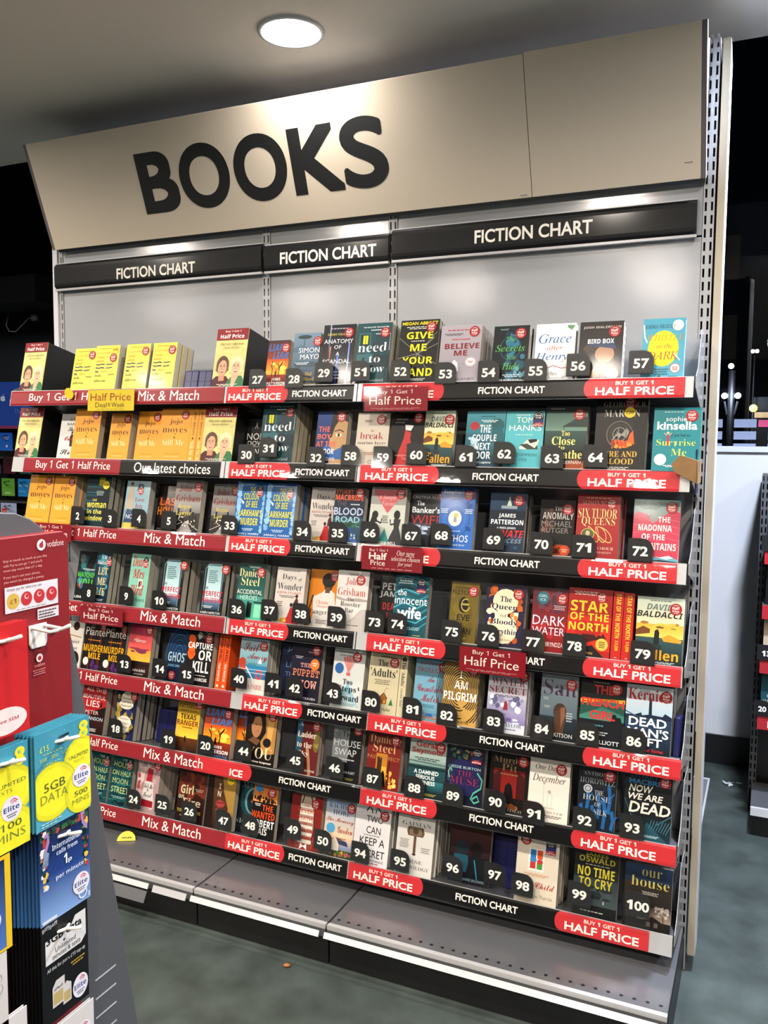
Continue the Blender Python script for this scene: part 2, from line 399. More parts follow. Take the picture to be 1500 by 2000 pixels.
# FICTION CHART signs
for i, (t0, t1, tz) in enumerate([(.321, .697, 2.286), (1.067, 1.446, 2.287), (1.795, 2.171, 2.298)]):
    xa, xb = U[i]+(-.004 if i == 0 else .006), U[i+1]-(.006 if i < 2 else .03)
    zc = 2.298 if i != 1 else 2.293; hh = .05 if i != 1 else .046
    s = empty('category_sign', ((xa+xb)/2, -.012, zc), 'curved black FICTION CHART sign across the top of the %s bay' % bay[i], 'sign')
    w2 = (xb-xa)/2; mb = MB(); n = 10; prof = []
    for k in range(n+1):
        t = -1+2*k/n; prof.append((-.006-.012*min(1, 2.6*(1-t*t)), t*hh))
    mb.prism(prof+[(0, hh), (0, -hh)], -w2, w2, 0)
    mb.build('sign_face', M['sign'] if 'sign' in M else M['black'], s, False)
    MB().box(-w2, -.016, -hh-.008, w2, .0, -hh).build('lower_rail', M['silver'], s)
    MB().box(-w2, -.008, hh, w2, .0, hh+.004).build('upper_rail', M['silver'], s)
    a = Art(0, 0, 1, 1, 0, .0); cx = (xa+xb)/2
    a.T('G', 'FICTION CHART', t0-cx, tz-zc-.021, t1-cx, tz-zc+.021, 'EFE9DC', res=5)
    a.v = [(x, -.0186, z) for x, y, z in a.v]
    a.build('lettering', M['strip_text'], s)

# ---- measured layout in metres
BOOKS = [
(1, 'cpl', 0.0296, 0.1438, 0.1968, 1, 0.0, 'tall black display box with portrait front at the left end of the top shelf'),
(1, 'evr', 0.2686, 0.3741, 0.172, 1, 0.02, 'yellow paperback leaning against the black display box, partly behind another yellow one'),
(1, 'evry', 0.39, 0.5015, 0.172, 3, 0.0, 'yellow paperback with an extra round yellow price sticker at its top corner'),
(1, 'evr', 0.5348, 0.6422, 0.172, 1, 0.0, 'yellow paperback third in the line of four, beside the dark gap'),
(1, 'evr', 0.656, 0.76, 0.172, 3, 0.0, 'yellow paperback nearest the blue supports, with thick page side showing'),
(1, 'cpl', 0.9277, 1.0553, 0.2104, 1, 0.0, 'tall black display box with portrait of two people, beside ticket 27'),
(1, 'liar', 1.122, 1.2062, 0.172, 1, 0.03, 'blue and orange thriller paperback behind ticket 27 on the top shelf'),
(1, 'mayo', 1.2258, 1.3265, 0.1892, 1, 0.02, 'misty blue paperback with a lone tree behind ticket 28'),
(1, 'anat', 1.3467, 1.4635, 0.2045, 2, 0.0, 'black paperback with blue and orange light streaks behind ticket 29'),
(1, 'need', 1.469, 1.5905, 0.2036, 2, 0.0, 'teal night-window paperback on the top shelf behind ticket 51'),
(1, 'hand', 1.6202, 1.7496, 0.206, 2, 0.0, 'black paperback with large yellow capitals behind ticket 52'),
(1, 'believe', 1.758, 1.8884, 0.1825, 4, 0.0, 'pale lilac paperback with dark red title behind ticket 53'),
(1, 'secrets', 1.9265, 2.035, 0.172, 2, 0.0, 'dark paperback with green lettering and blue smoke behind ticket 54'),
(1, 'grace', 2.0548, 2.1705, 0.172, 1, 0.0, 'white paperback with blue and red flowing title behind ticket 55'),
(1, 'bird', 2.1822, 2.3043, 0.172, 2, 0.0, 'dark brown paperback with blindfolded face behind ticket 56'),
(1, 'whistle', 2.3567, 2.4692, 0.172, 1, 0.0, 'light blue paperback with big yellow blob behind ticket 57'),
(2, 'cpl', -0.0071, 0.114, 0.2014, 1, 0.0, 'tall black display box with portrait of two people, left end of second shelf'),
(2, 'only', 0.1813, 0.2924, 0.1834, 1, 0.03, 'white paperback with black and red handwriting beside the orange ones'),
(2, 'still', 0.2803, 0.4055, 0.195, 4, 0.0, 'orange paperback below the hanging yellow sign, with deep page side'),
(2, 'still', 0.4569, 0.5529, 0.176, 2, 0.0, 'narrow-looking orange paperback standing alone between two dark gaps'),
(2, 'still', 0.5786, 0.6855, 0.1847, 1, 0.006, 'orange paperback left of a touching pair'),
(2, 'still', 0.6857, 0.8206, 0.1919, 1, 0.0, 'orange paperback right of a touching pair, beside the orange spines'),
(2, 'sp_still', 0.8184, 0.8492, 0.1909, 1, 0.0, 'thin orange spine turned outward, left one of two'),
(2, 'sp_still', 0.8514, 0.8797, 0.1906, 1, 0.0, 'thin orange spine turned outward, right one of two'),
(2, 'cpl', 0.8754, 1.0078, 0.1978, 1, 0.0, 'tall black display box with portrait of two people, right of the orange spines'),
(2, 'noise', 1.0101, 1.1067, 0.172, 1, 0.07, 'black paperback with white capitals set back behind ticket 30'),
(2, 'need', 1.1151, 1.2449, 0.2101, 4, 0.0, 'teal night-window paperback on the second shelf behind ticket 31'),
(2, 'boy', 1.3281, 1.441, 0.1765, 1, 0.0, 'blue paperback with peering face and coral capitals behind ticket 32'),
(2, 'break', 1.476, 1.5893, 0.172, 1, 0.0, 'cream paperback with thin red title behind ticket 58'),
(2, 'maid', 1.5964, 1.7109, 0.172, 1, 0.0, 'black paperback with a red cloaked figure behind ticket 59'),
(2, 'fallen', 1.7075, 1.8082, 0.1774, 1, 0.0, 'sunset landscape paperback between the red cloak and blue-green covers'),
(2, 'couple', 1.846, 1.9678, 0.1749, 1, 0.0, 'blue-green paperback with white capitals behind ticket 61'),
(2, 'hanks', 1.9694, 2.085, 0.1741, 1, 0.0, 'turquoise paperback with typewriter picture behind ticket 62'),
(2, 'close', 2.0895, 2.2109, 0.1919, 2, 0.0, 'dark seascape paperback with yellow serif title behind ticket 63'),
(2, 'fire', 2.234, 2.3759, 0.2102, 1, 0.0, 'large dark hardback with ringed dragon emblem behind ticket 64'),
(2, 'kinsella', 2.395, 2.5197, 0.1784, 1, -0.012, 'teal paperback with woman in red dress at the right end of second shelf'),
(3, 'still', 0.038, 0.1611, 0.1926, 2, 0.0, 'orange paperback at the left end of the third shelf'),
(3, 'still', 0.1663, 0.2754, 0.1916, 2, 0.0, 'orange paperback beside ticket 2'),
(3, 'woman', 0.3339, 0.4458, 0.1938, 5, 0.0, 'dark teal slatted paperback with yellow title behind ticket 2'),
(3, 'iris', 0.5236, 0.6326, 0.1812, 2, 0.0, 'pale blue paperback with woman in long skirt behind ticket 4'),
(3, 'last', 0.6319, 0.7481, 0.182, 1, 0.05, 'dark paperback with glowing amber title, half behind its grey neighbour'),
(3, 'rogue', 0.7476, 0.8636, 0.191, 3, 0.0, 'grey street-scene paperback with red author name beside ticket 5'),
(3, 'rogue', 0.8904, 1.0006, 0.1857, 1, 0.03, 'grey street-scene paperback set back behind ticket 33'),
(3, 'bee', 1.01, 1.1262, 0.1926, 1, 0.0, 'blue feather-edged paperback with yellow title beside ticket 33'),
(3, 'bee', 1.1282, 1.2466, 0.1906, 4, 0.0, 'blue feather-edged paperback with yellow title and deep page side'),
(3, 'days', 1.2888, 1.3913, 0.1849, 1, 0.03, 'off-white paperback with figures in red, third shelf'),
(3, 'blood', 1.3934, 1.5032, 0.1826, 1, 0.0, 'dark paperback of a night road with orange and white letters behind ticket 35'),
(3, 'simple', 1.5251, 1.6482, 0.1883, 1, 0.0, 'pink and grey paperback with two silhouettes behind ticket 66'),
(3, 'banker', 1.65, 1.7679, 0.1842, 1, 0.03, 'black paperback with red title and lone man behind ticket 67'),
(3, 'mythos', 1.7636, 1.8765, 0.1955, 5, 0.0, 'bright blue paperback with white disc behind ticket 68'),
(3, 'private', 1.9251, 2.0357, 0.1846, 3, 0.0, 'dark blue paperback with domed building and red title behind ticket 69'),
(3, 'anomaly', 2.0731, 2.1751, 0.172, 1, 0.03, 'black paperback with rocky face and grey title behind ticket 70'),
(3, 'six', 2.1885, 2.3099, 0.1872, 3, 0.0, 'red paperback with swirling cream title behind ticket 71'),
(3, 'madonna', 2.3479, 2.4725, 0.1778, 1, 0.0, 'pink mountain paperback with pale sky behind ticket 72'),
(4, 'watch', 0.2537, 0.3642, 0.1931, 1, 0.03, 'dark foliage paperback with green title behind ticket 8'),
(4, 'letme', 0.3689, 0.4438, 0.1928, 3, 0.0, 'dark blue paperback with pale gold letters beside ticket 8'),
(4, 'mrsbird', 0.5365, 0.6248, 0.1974, 2, 0.0, 'mint paperback with large red lettering behind ticket 9'),
(4, 'perfect', 0.6856, 0.7818, 0.1858, 3, 0.0, 'black phone-frame paperback behind ticket 10'),
(4, 'perfect', 0.8667, 0.9627, 0.1828, 2, 0.0, 'black phone-frame paperback without ticket, left of ticket 36'),
(4, 'heroes', 1.0162, 1.1249, 0.1946, 2, 0.0, 'green paperback with white author name behind ticket 36'),
(4, 'days', 1.1699, 1.282, 0.1907, 1, 0.0, 'off-white paperback with figures in red, fourth shelf'),
(4, 'tang', 1.2851, 1.3924, 0.1944, 1, 0.03, 'orange paperback with woman in white shirt behind ticket 38'),
(4, 'rooster', 1.4039, 1.518, 0.1965, 1, 0.0, 'white torn-paper paperback with red author name behind ticket 39'),
(4, 'peter', 1.5357, 1.6397, 0.1916, 1, 0.05, 'black paperback with white and red capitals behind ticket 73'),
(4, 'innocent', 1.6123, 1.7282, 0.1945, 5, 0.0, 'turquoise feather paperback with white title behind ticket 74'),
(4, 'eve', 1.8033, 1.8931, 0.1874, 1, 0.0, 'narrow gold paperback with black emblem behind ticket 75'),
(4, 'queen', 1.9176, 2.0405, 0.1913, 2, 0.0, 'cream paperback edged with orange flowers behind ticket 76'),
(4, 'dark', 2.0624, 2.1678, 0.1869, 1, 0.0, 'crimson paperback with large white title behind ticket 77'),
(4, 'star', 2.1693, 2.2957, 0.1983, 1, 0.0, 'bright red paperback with yellow title behind ticket 78'),
(4, 'sp_star', 2.2986, 2.3272, 0.1965, 1, 0.0, 'red spine turned outward with yellow title, left one of two'),
(4, 'sp_star', 2.3287, 2.357, 0.1945, 1, 0.0, 'red spine turned outward with yellow title, right one of two'),
(4, 'fallen', 2.3654, 2.4934, 0.1887, 3, 0.0, 'sunset landscape paperback right of the red spines'),
(5, 'white', 0.2252, 0.3084, 0.1754, 1, 0.0, 'white paperback with small black marks, partly hidden by the phone card stand'),
(5, 'mile', 0.3001, 0.412, 0.1906, 1, 0.006, 'black paperback with yellow title, left of the matching pair'),
(5, 'mile', 0.4049, 0.5138, 0.1923, 1, 0.0, 'black paperback with yellow title, right of the matching pair'),
(5, 'milk', 0.526, 0.634, 0.1921, 2, 0.0, 'pink and orange sunset paperback beside ticket 13'),
(5, 'ghost', 0.6956, 0.7994, 0.1919, 1, 0.02, 'blue fingerprint paperback behind ticket 14'),
(5, 'capture', 0.7871, 0.9057, 0.1927, 2, 0.0, 'black paperback with bold white title beside ticket 15'),
(5, 'sp_cap', 0.9298, 0.9516, 0.1994, 1, 0.0, 'orange spine turned outward with black lettering, left one of two'),
(5, 'sp_cap', 0.9538, 0.9777, 0.2, 1, 0.0, 'orange spine turned outward with black lettering, right one of two'),
(5, 'capture', 0.9626, 1.083, 0.1963, 1, 0.035, 'black and orange paperback half hidden behind ticket 40'),
(5, 'sail', 1.0206, 1.1362, 0.1922, 3, 0.0, 'pale blue seaside paperback with red script behind ticket 40'),
(5, 'jdark', 1.1597, 1.2722, 0.1877, 1, 0.05, 'dark blue paperback set back between tickets 41 and 42'),
(5, 'puppet', 1.23, 1.3469, 0.1942, 2, 0.0, 'navy paperback with stitched pink title behind ticket 42'),
(5, 'steps', 1.3914, 1.5068, 0.1956, 2, 0.0, 'white paperback with pink scallop shell behind ticket 43'),
(5, 'adults', 1.5235, 1.631, 0.1946, 1, 0.0, 'cream paperback with small house and tree behind ticket 80'),
(5, 'sp_adults', 1.6328, 1.6578, 0.1998, 1, 0.0, 'cream spine turned outward with black title beside ticket 81'),
(5, 'adults', 1.6372, 1.7496, 0.1871, 1, 0.05, 'cream paperback set back between the cream spine and its pale blue neighbour'),
(5, 'match', 1.6781, 1.7813, 0.1933, 1, 0.02, 'sky blue paperback with red handwriting behind ticket 81'),
(5, 'pilgrim', 1.7834, 1.8995, 0.2017, 2, 0.0, 'gold and black fingerprint paperback behind ticket 82'),
(5, 'winter', 1.9307, 2.0526, 0.1898, 3, 0.0, 'white and violet snow-scene paperback behind ticket 83'),
(5, 'salt', 2.0949, 2.2047, 0.1935, 1, 0.0, 'grey-blue paperback with large purple serif letters behind ticket 84'),
(5, 'french', 2.2137, 2.341, 0.1925, 1, 0.0, 'dark green paperback with red capitals behind ticket 85'),
(5, 'kernick', 2.3438, 2.4713, 0.192, 5, 0.0, 'white and blue city skyline paperback behind ticket 86'),
(6, 'lies', 0.2909, 0.4112, 0.186, 2, 0.0, 'red paperback with white capitals, left of ticket 18'),
(6, 'mermaid', 0.4588, 0.5571, 0.1833, 6, 0.0, 'navy and gold floral paperback behind ticket 18'),
(6, 'texas', 0.7467, 0.8471, 0.1877, 2, 0.0, 'yellow desert paperback behind ticket 19'),
(6, 'liar', 0.8695, 0.9885, 0.1853, 1, 0.0, 'blue and orange thriller paperback right of the yellow desert one'),
(6, 'liar', 0.988, 1.1061, 0.1921, 1, 0.03, 'blue and orange thriller paperback mostly hidden behind ticket 44'),
(6, 'you', 1.0466, 1.1724, 0.196, 2, 0.0, 'dark paperback with man and blonde hair beside ticket 44'),
(6, 'ladder', 1.2519, 1.3396, 0.1869, 2, 0.0, 'dark red paperback with blonde figure behind ticket 45'),
(6, 'swap', 1.3923, 1.4991, 0.1876, 1, 0.0, 'half grey half black paperback behind ticket 46'),
(6, 'pastp', 1.5216, 1.6408, 0.184, 1, 0.0, 'dark red paperback with glowing doorway behind ticket 87'),
(6, 'damned', 1.6713, 1.7957, 0.1795, 1, 0.0, 'pale and dark teal waterfront paperback behind ticket 88'),
(6, 'muse', 1.7992, 1.9239, 0.1743, 1, 0.0, 'night-blue paperback with curling green snake behind ticket 89'),
(6, 'murder', 1.936, 2.0596, 0.179, 1, 0.02, 'black and red paperback with hooded figure behind ticket 90'),
(6, 'december', 2.0662, 2.1887, 0.1809, 1, 0.0, 'plain white paperback with thin handwritten title behind ticket 91'),
(6, 'silk', 2.2145, 2.3241, 0.1771, 1, 0.0, 'dark paperback with blue tree shapes behind ticket 92'),
(6, 'now', 2.3487, 2.48, 0.1825, 1, 0.0, 'black paperback with slanted white title behind ticket 93'),
(7, 'half', 0.3199, 0.4198, 0.1857, 2, 0.0, 'teal patterned paperback nearest the phone card stand'),
(7, 'half', 0.4299, 0.532, 0.189, 1, 0.0, 'teal patterned paperback beside ticket 24'),
(7, 'tell', 0.5565, 0.6602, 0.1857, 4, 0.0, 'pale pink paperback with red nail varnish bottle beside ticket 25'),
(7, 'girl', 0.7496, 0.871, 0.1882, 1, 0.0, 'dark paperback with bold cream title behind ticket 26'),
(7, 'face', 0.8777, 0.9972, 0.1905, 1, 0.0, 'brown paperback with close-up lips behind ticket 47'),
(7, 'night', 0.9837, 1.1007, 0.1914, 1, 0.03, 'black and teal moon paperback behind ticket 48'),
(7, 'wanted', 1.0727, 1.1716, 0.1849, 2, 0.0, 'black and orange paperback with bold title beside ticket 48'),
(7, 'evelyn', 1.2293, 1.3499, 0.1799, 1, 0.0, 'red and cream art-deco paperback behind ticket 49'),
(7, 'garden', 1.3637, 1.4742, 0.1826, 1, 0.0, 'pale blue and peach garden paperback behind ticket 50'),
(7, 'two', 1.4761, 1.6052, 0.1888, 2, 0.0, 'white paperback with thick black capitals behind ticket 94'),
(7, 'norse', 1.6308, 1.7595, 0.1833, 6, 0.0, 'white paperback with brown hammer behind ticket 95'),
(7, 'baldwin', 1.8029, 1.9367, 0.1741, 1, 0.04, 'dark paperback with two blue-lit people behind ticket 96'),
(7, 'child', 2.0321, 2.1618, 0.1866, 5, 0.0, 'cream paperback with four coloured window panes behind ticket 98'),
(7, 'cry', 2.2094, 2.3379, 0.1832, 1, 0.0, 'dark stormy paperback with yellow capitals behind ticket 99'),
(7, 'house', 2.3569, 2.4892, 0.1759, 1, 0.0, 'dark paperback with lone tree and gold title behind ticket 100'),
]
TICKETS = [(27, 1, 1.124, 0.0227), (28, 1, 1.264, 0.0217), (29, 1, 1.374, 0.0387), (51, 1, 1.505, 0.0387), (52, 1, 1.642, 0.0367), (53, 1, 1.79, 0.0257), (54, 1, 1.925, 0.0267), (55, 1, 2.066, 0.0277), (56, 1, 2.188, 0.0387), (57, 1, 2.36, 0.0407), (30, 2, 1.078, 0.0259), (31, 2, 1.165, 0.0489), (32, 2, 1.346, 0.0199), (58, 2, 1.471, 0.0279), (59, 2, 1.584, 0.0249), (60, 2, 1.698, 0.0349), (61, 2, 1.859, 0.0309), (62, 2, 1.978, 0.0419), (63, 2, 2.12, 0.0309), (64, 2, 2.244, 0.0359), (2, 3, 0.324, 0.0389), (3, 3, 0.48, 0.0339), (4, 3, 0.615, 0.0409), (5, 3, 0.749, 0.0389), (33, 3, 1.008, 0.0349), (34, 3, 1.295, 0.0289), (35, 3, 1.426, 0.0309), (66, 3, 1.541, 0.0379), (67, 3, 1.684, 0.0359), (68, 3, 1.784, 0.0429), (69, 3, 1.95, 0.0379), (70, 3, 2.095, 0.0329), (71, 3, 2.218, 0.0309), (72, 3, 2.374, 0.0299), (8, 4, 0.371, 0.0354), (9, 4, 0.55, 0.0384), (10, 4, 0.701, 0.0344), (36, 4, 1.035, 0.0324), (37, 4, 1.167, 0.0414), (38, 4, 1.289, 0.0394), (39, 4, 1.423, 0.0404), (73, 4, 1.56, 0.0384), (74, 4, 1.64, 0.0394), (75, 4, 1.822, 0.0334), (76, 4, 1.94, 0.0314), (77, 4, 2.077, 0.0284), (78, 4, 2.199, 0.0294), (79, 4, 2.39, 0.0274), (13, 5, 0.535, 0.0431), (14, 5, 0.699, 0.0451), (15, 5, 0.819, 0.0391), (40, 5, 1.042, 0.0501), (41, 5, 1.181, 0.0511), (42, 5, 1.265, 0.0461), (43, 5, 1.409, 0.0471), (80, 5, 1.549, 0.0371), (81, 5, 1.694, 0.0331), (82, 5, 1.81, 0.0301), (83, 5, 1.961, 0.0331), (84, 5, 2.109, 0.0321), (85, 5, 2.243, 0.0331), (86, 5, 2.374, 0.0351), (18, 6, 0.488, 0.042), (19, 6, 0.734, 0.038), (20, 6, 0.899, 0.041), (44, 6, 1.059, 0.047), (45, 6, 1.267, 0.048), (46, 6, 1.418, 0.047), (87, 6, 1.557, 0.034), (88, 6, 1.704, 0.03), (89, 6, 1.834, 0.028), (90, 6, 1.971, 0.034), (91, 6, 2.091, 0.02), (92, 6, 2.242, 0.029), (93, 6, 2.377, 0.033), (24, 7, 0.568, 0.0462), (25, 7, 0.702, 0.0492), (26, 7, 0.824, 0.0472), (47, 7, 0.973, 0.0422), (48, 7, 1.085, 0.0472), (49, 7, 1.257, 0.0672), (50, 7, 1.374, 0.0512), (94, 7, 1.514, 0.0382), (95, 7, 1.657, 0.0412), (96, 7, 1.837, 0.0592), (97, 7, 1.974, 0.0662), (98, 7, 2.062, 0.0522), (99, 7, 2.233, 0.0642), (100, 7, 2.4, 0.0702)]
STRIPS = [
(1, 0, 0.0294, 0.9928, [('86222A', 0.0052, 0.9928, '')], [('Buy 1 Get 1 Half', 0.1014, 0.4427, 'm'), ('Mix & Match', 0.6269, 0.8914, 'm')]),
(1, 1, 1.0032, 1.4924, [('B82C32', 1.0032, 1.244, 'r'), ('0B0B0C', 1.2304, 1.4834, '')], [('hp', 1.0136, 1.2187, ''), ('FICTION CHART', 1.2614, 1.4599, 'f')]),
(1, 2, 1.514, 2.4793, [('B82C32', 1.514, 1.7881, 'r'), ('0B0B0C', 1.7601, 2.2207, ''), ('B82C32', 2.2065, 2.4767, 'l')], [('hp', 1.5407, 1.7551, ''), ('FICTION CHART', 1.8962, 2.0957, 'f'), ('hp', 2.2392, 2.4492, '')]),
(2, 0, 0.0333, 0.9989, [('86222A', 0.0629, 0.5373, ''), ('0B0B0C', 0.5373, 0.9758, '')], [('Buy 1 Get 1 Half Price', 0.1268, 0.4919, 'm'), ('Our latest choices', 0.6032, 0.9355, 'i')]),
(2, 1, 1.0115, 1.4976, [('B82C32', 1.0115, 1.2534, 'r'), ('0B0B0C', 1.2398, 1.4922, '')], [('hp', 1.024, 1.2319, ''), ('FICTION CHART', 1.2728, 1.4703, 'f')]),
(2, 2, 1.5085, 2.4845, [('B82C32', 1.5085, 1.7753, 'r'), ('0B0B0C', 1.7469, 2.2135, ''), ('B82C32', 2.1947, 2.4713, 'l')], [('hp', 1.5283, 1.7402, ''), ('FICTION CHART', 1.8832, 2.0839, 'f'), ('hp', 2.225, 2.4368, '')]),
(3, 0, 0.0239, 1.0052, [('86222A', 0.0048, 0.9946, '')], [('Buy 1 Get 1 Half Price', 0.1445, 0.5148, 'm'), ('Mix & Match', 0.6448, 0.9092, 'm')]),
(3, 1, 1.0094, 1.4992, [('B82C32', 1.0094, 1.2532, 'r'), ('0B0B0C', 1.2394, 1.4937, '')], [('hp', 1.022, 1.2315, ''), ('FICTION CHART', 1.2727, 1.4717, 'f')]),
(3, 2, 1.5138, 2.4908, [('B82C32', 1.5138, 1.784, 'r'), ('0B0B0C', 1.7504, 2.2205, ''), ('B82C32', 2.203, 2.4736, 'l')], [('hp', 1.5337, 1.747, ''), ('FICTION CHART', 1.8942, 2.0929, 'f'), ('hp', 2.235, 2.4468, '')]),
(4, 0, 0.0159, 0.9858, [('86222A', 0.0268, 0.9858, '')], [('Buy 1 Get 1 Half Price', 0.1534, 0.5204, 'm'), ('Mix & Match', 0.6229, 0.8863, 'm')]),
(4, 1, 1.007, 1.5065, [('B82C32', 1.007, 1.2449, 'r'), ('0B0B0C', 1.231, 1.4881, '')], [('hp', 1.0176, 1.227, ''), ('FICTION CHART', 1.2667, 1.4658, 'f')]),
(4, 2, 1.5212, 2.4971, [('B82C32', 1.5358, 1.8051, 'r'), ('0B0B0C', 1.7713, 2.243, ''), ('B82C32', 2.2255, 2.4944, 'l')], [('hp', 1.563, 1.7696, ''), ('FICTION CHART', 1.9124, 2.115, 'f'), ('hp', 2.2576, 2.4675, '')]),
(5, 0, 0.0171, 1.0155, [('86222A', 0.0309, 1.0113, '')], [('Buy 1 Get 1 Half Price', 0.1447, 0.5071, 'm'), ('Mix & Match', 0.6343, 0.8986, 'm')]),
(5, 1, 1.0219, 1.5377, [('B82C32', 1.06, 1.2982, 'r'), ('0B0B0C', 1.2844, 1.5377, '')], [('hp', 1.0705, 1.2804, ''), ('FICTION CHART', 1.3198, 1.5174, 'f')]),
(5, 2, 1.5487, 2.5091, [('B82C32', 1.5414, 1.8124, 'r'), ('0B0B0C', 1.7836, 2.2504, ''), ('B82C32', 2.2327, 2.5037, 'l')], [('hp', 1.5688, 1.7785, ''), ('FICTION CHART', 1.9204, 2.1198, 'f'), ('hp', 2.2636, 2.4725, '')]),
(6, 0, 0.0189, 1.0028, [('86222A', 0.03, 1.0006, '')], [('Buy 1 Get 1 Half Price', 0.1443, 0.5039, 'm'), ('Mix & Match', 0.6271, 0.8913, 'm')]),
(6, 1, 1.0028, 1.5154, [('B82C32', 0.8557, 1.0963, 'r'), ('0B0B0C', 1.0816, 1.5154, '')], [('ICE', 1.0071, 1.0605, 'h'), ('FICTION CHART', 1.2079, 1.4076, 'f')]),
(6, 2, 1.5173, 2.5058, [('B82C32', 1.5173, 1.7838, 'r'), ('0B0B0C', 1.7527, 2.2277, ''), ('B82C32', 2.2052, 2.499, 'l')], [('hp', 1.5414, 1.7492, ''), ('FICTION CHART', 1.892, 2.0933, 'f'), ('hp', 2.2352, 2.4453, '')]),
(7, 0, 0.0176, 0.9876, [('86222A', 0.0259, 0.9854, '')], [('Buy 1 Get 1 Half Price', 0.141, 0.488, 'm'), ('Mix & Match', 0.6149, 0.8793, 'm')]),
(7, 1, 0.9876, 1.4737, [('B82C32', 0.9854, 1.2277, 'r'), ('0B0B0C', 1.2134, 1.4699, '')], [('hp', 0.9984, 1.2093, ''), ('FICTION CHART', 1.246, 1.4489, 'f')]),
(7, 2, 1.4775, 2.4972, [('B82C32', 1.4737, 1.7405, 'r'), ('0B0B0C', 1.7123, 2.1894, ''), ('B82C32', 2.1633, 2.4345, 'l')], [('hp', 1.4945, 1.7052, ''), ('FICTION CHART', 1.8511, 2.0504, 'f'), ('hp', 2.194, 2.4075, '')]),
]
# ================================================================== cover artwork (printed pictures and titles)
H1 = [('h', .82, .84)]
def _(pic, txt): return pic, txt
NOP = lambda a: None
COVERS = {}
def C(key, ct, cb, pic, txt, stick=H1, sp=None):
    COVERS[key] = (ct, cb, pic or NOP, txt or NOP, stick, sp or cb)
def lines(a, rows, col=None):
    for r in rows: a.T(*r)

def couple_art(a):
    a.V(0, .3, 1, .8, 'D6CB80', 'B4B478'); a.N(0, .35, 1, .78, 16, .14, 'DCD292 C8C47C C2BE78', 2)
    a.P([(0, 0), (.56, 0), (.54, .13), (.44, .2), (.12, .2), (.0, .14)], '4A1A20'); a.P([(.42, 0), (1, 0), (1, .13), (.93, .2), (.62, .2), (.5, .12)], '2E6B40')
    a.P([(.2, .12), (.38, .12), (.38, .26), (.2, .26)], 'B88468'); a.P([(.62, .0), (.68, .0), (.84, .22), (.6, .24)], 'D0A084')
    a.E(.29, .38, .2, .165, '5E402C'); a.E(.29, .34, .145, .14, 'C89878'); a.P([(.11, .36), (.16, .5), (.3, .54), (.46, .48), (.49, .36), (.42, .46), (.26, .47)], '553A28'); a.P([(.09, .28), (.12, .44), (.17, .4), (.15, .3)], '5E402C'); a.P([(.49, .28), (.46, .44), (.42, .38), (.44, .3)], '5E402C')
    a.E(.74, .38, .23, .17, 'DCC88C'); a.E(.73, .33, .145, .13, 'D8A88A'); a.P([(.57, .36), (.58, .48), (.74, .53), (.92, .46), (.94, .3), (.86, .43), (.7, .45)], 'E6D6A4'); a.P([(.52, .24), (.53, .44), (.6, .38), (.59, .26)], 'D8C288'); a.P([(.97, .24), (.97, .42), (.88, .36), (.88, .25)], 'D8C288')
    for cx in (.29, .73):
        for s in (-.055, .055): a.E(cx+s, .365, .02, .009, '3A2A24'); a.L([(cx+s-.032, .388), (cx+s+.032, .39)], .008, '6A4A38')
        a.L([(cx, .36), (cx-.014, .32), (cx+.014, .318)], .011, 'A87858'); a.P([(cx-.06, .29), (cx+.06, .29), (cx+.03, .262), (cx-.03, .262)], '9A4038'); a.L([(cx-.045, .286), (cx+.045, .286)], .011, 'F0EAE0')
    a.R(0, .81, 1, 1, '821C26')
C('cpl', 'D8D08A', 'B9BE7E', couple_art, lambda a: (a.T('B', 'Buy 1 Get 1', .26, .93, .76, .97, 'E8C8C0'), a.T('B', 'Half Price', .12, .835, .88, .905, 'F4ECE4'), a.T('i', 'Our new selection', .14, .72, .88, .77, '7A5A40'), a.T('i', 'chosen for you!', .24, .655, .78, .70, '7A5A40'), a.M(.12, .03, .9, .07, 2, 'D8CFC0')), None)
def evr(a):
    for t, y, x1 in (('everything', .80, .82), ('I know', .715, .42), ('about', .63, .4)): a.T('s', t, .08, y, x1, y+.065, 'C8702E')
    for i, y in enumerate((.55, .475, .395)):
        a.T('s', ('parties, dates,', 'friends, jobs,', 'life')[i], .08, y, (.86, .8, .25)[i], y+.055, '4A4470'); a.L([(.08, y+.035), (.2, y+.02), (.32, y+.04), (.44, y+.025)][:4-(i == 2)*2], .02, '2A2A50')
        if i < 2: a.L([(.5, y+.03), (.62, y+.02), (.78, y+.04)], .015, '2A2A50')
    a.T('s', ', love', .27, .395, .6, .45, 'C8702E'); a.T('s', 'dolly', .08, .29, .38, .36, '3A3A30'); a.T('s', 'alderton', .08, .19, .56, .255, '3A3A30'); a.M(.6, .33, .95, .38, 1, '8A8040'); a.M(.05, .92, .85, .95, 1, 'A09040')
C('evr', 'E8DA48', 'EADF5A', None, evr, sp='1A1E44'); C('evry', 'E8DA48', 'EADF5A', None, evr, [('4', .82, .9), ('h', .78, .72)], sp='1A1E44')
def sunset(a, y0=.25, y1=.62):
    a.V(0, y0, 1, y1, '4A3020', 'E8901C'); a.N(0, y0+.05, 1, y1-.05, 14, .2, 'F0A830 D8701C C05818', 4, .3)
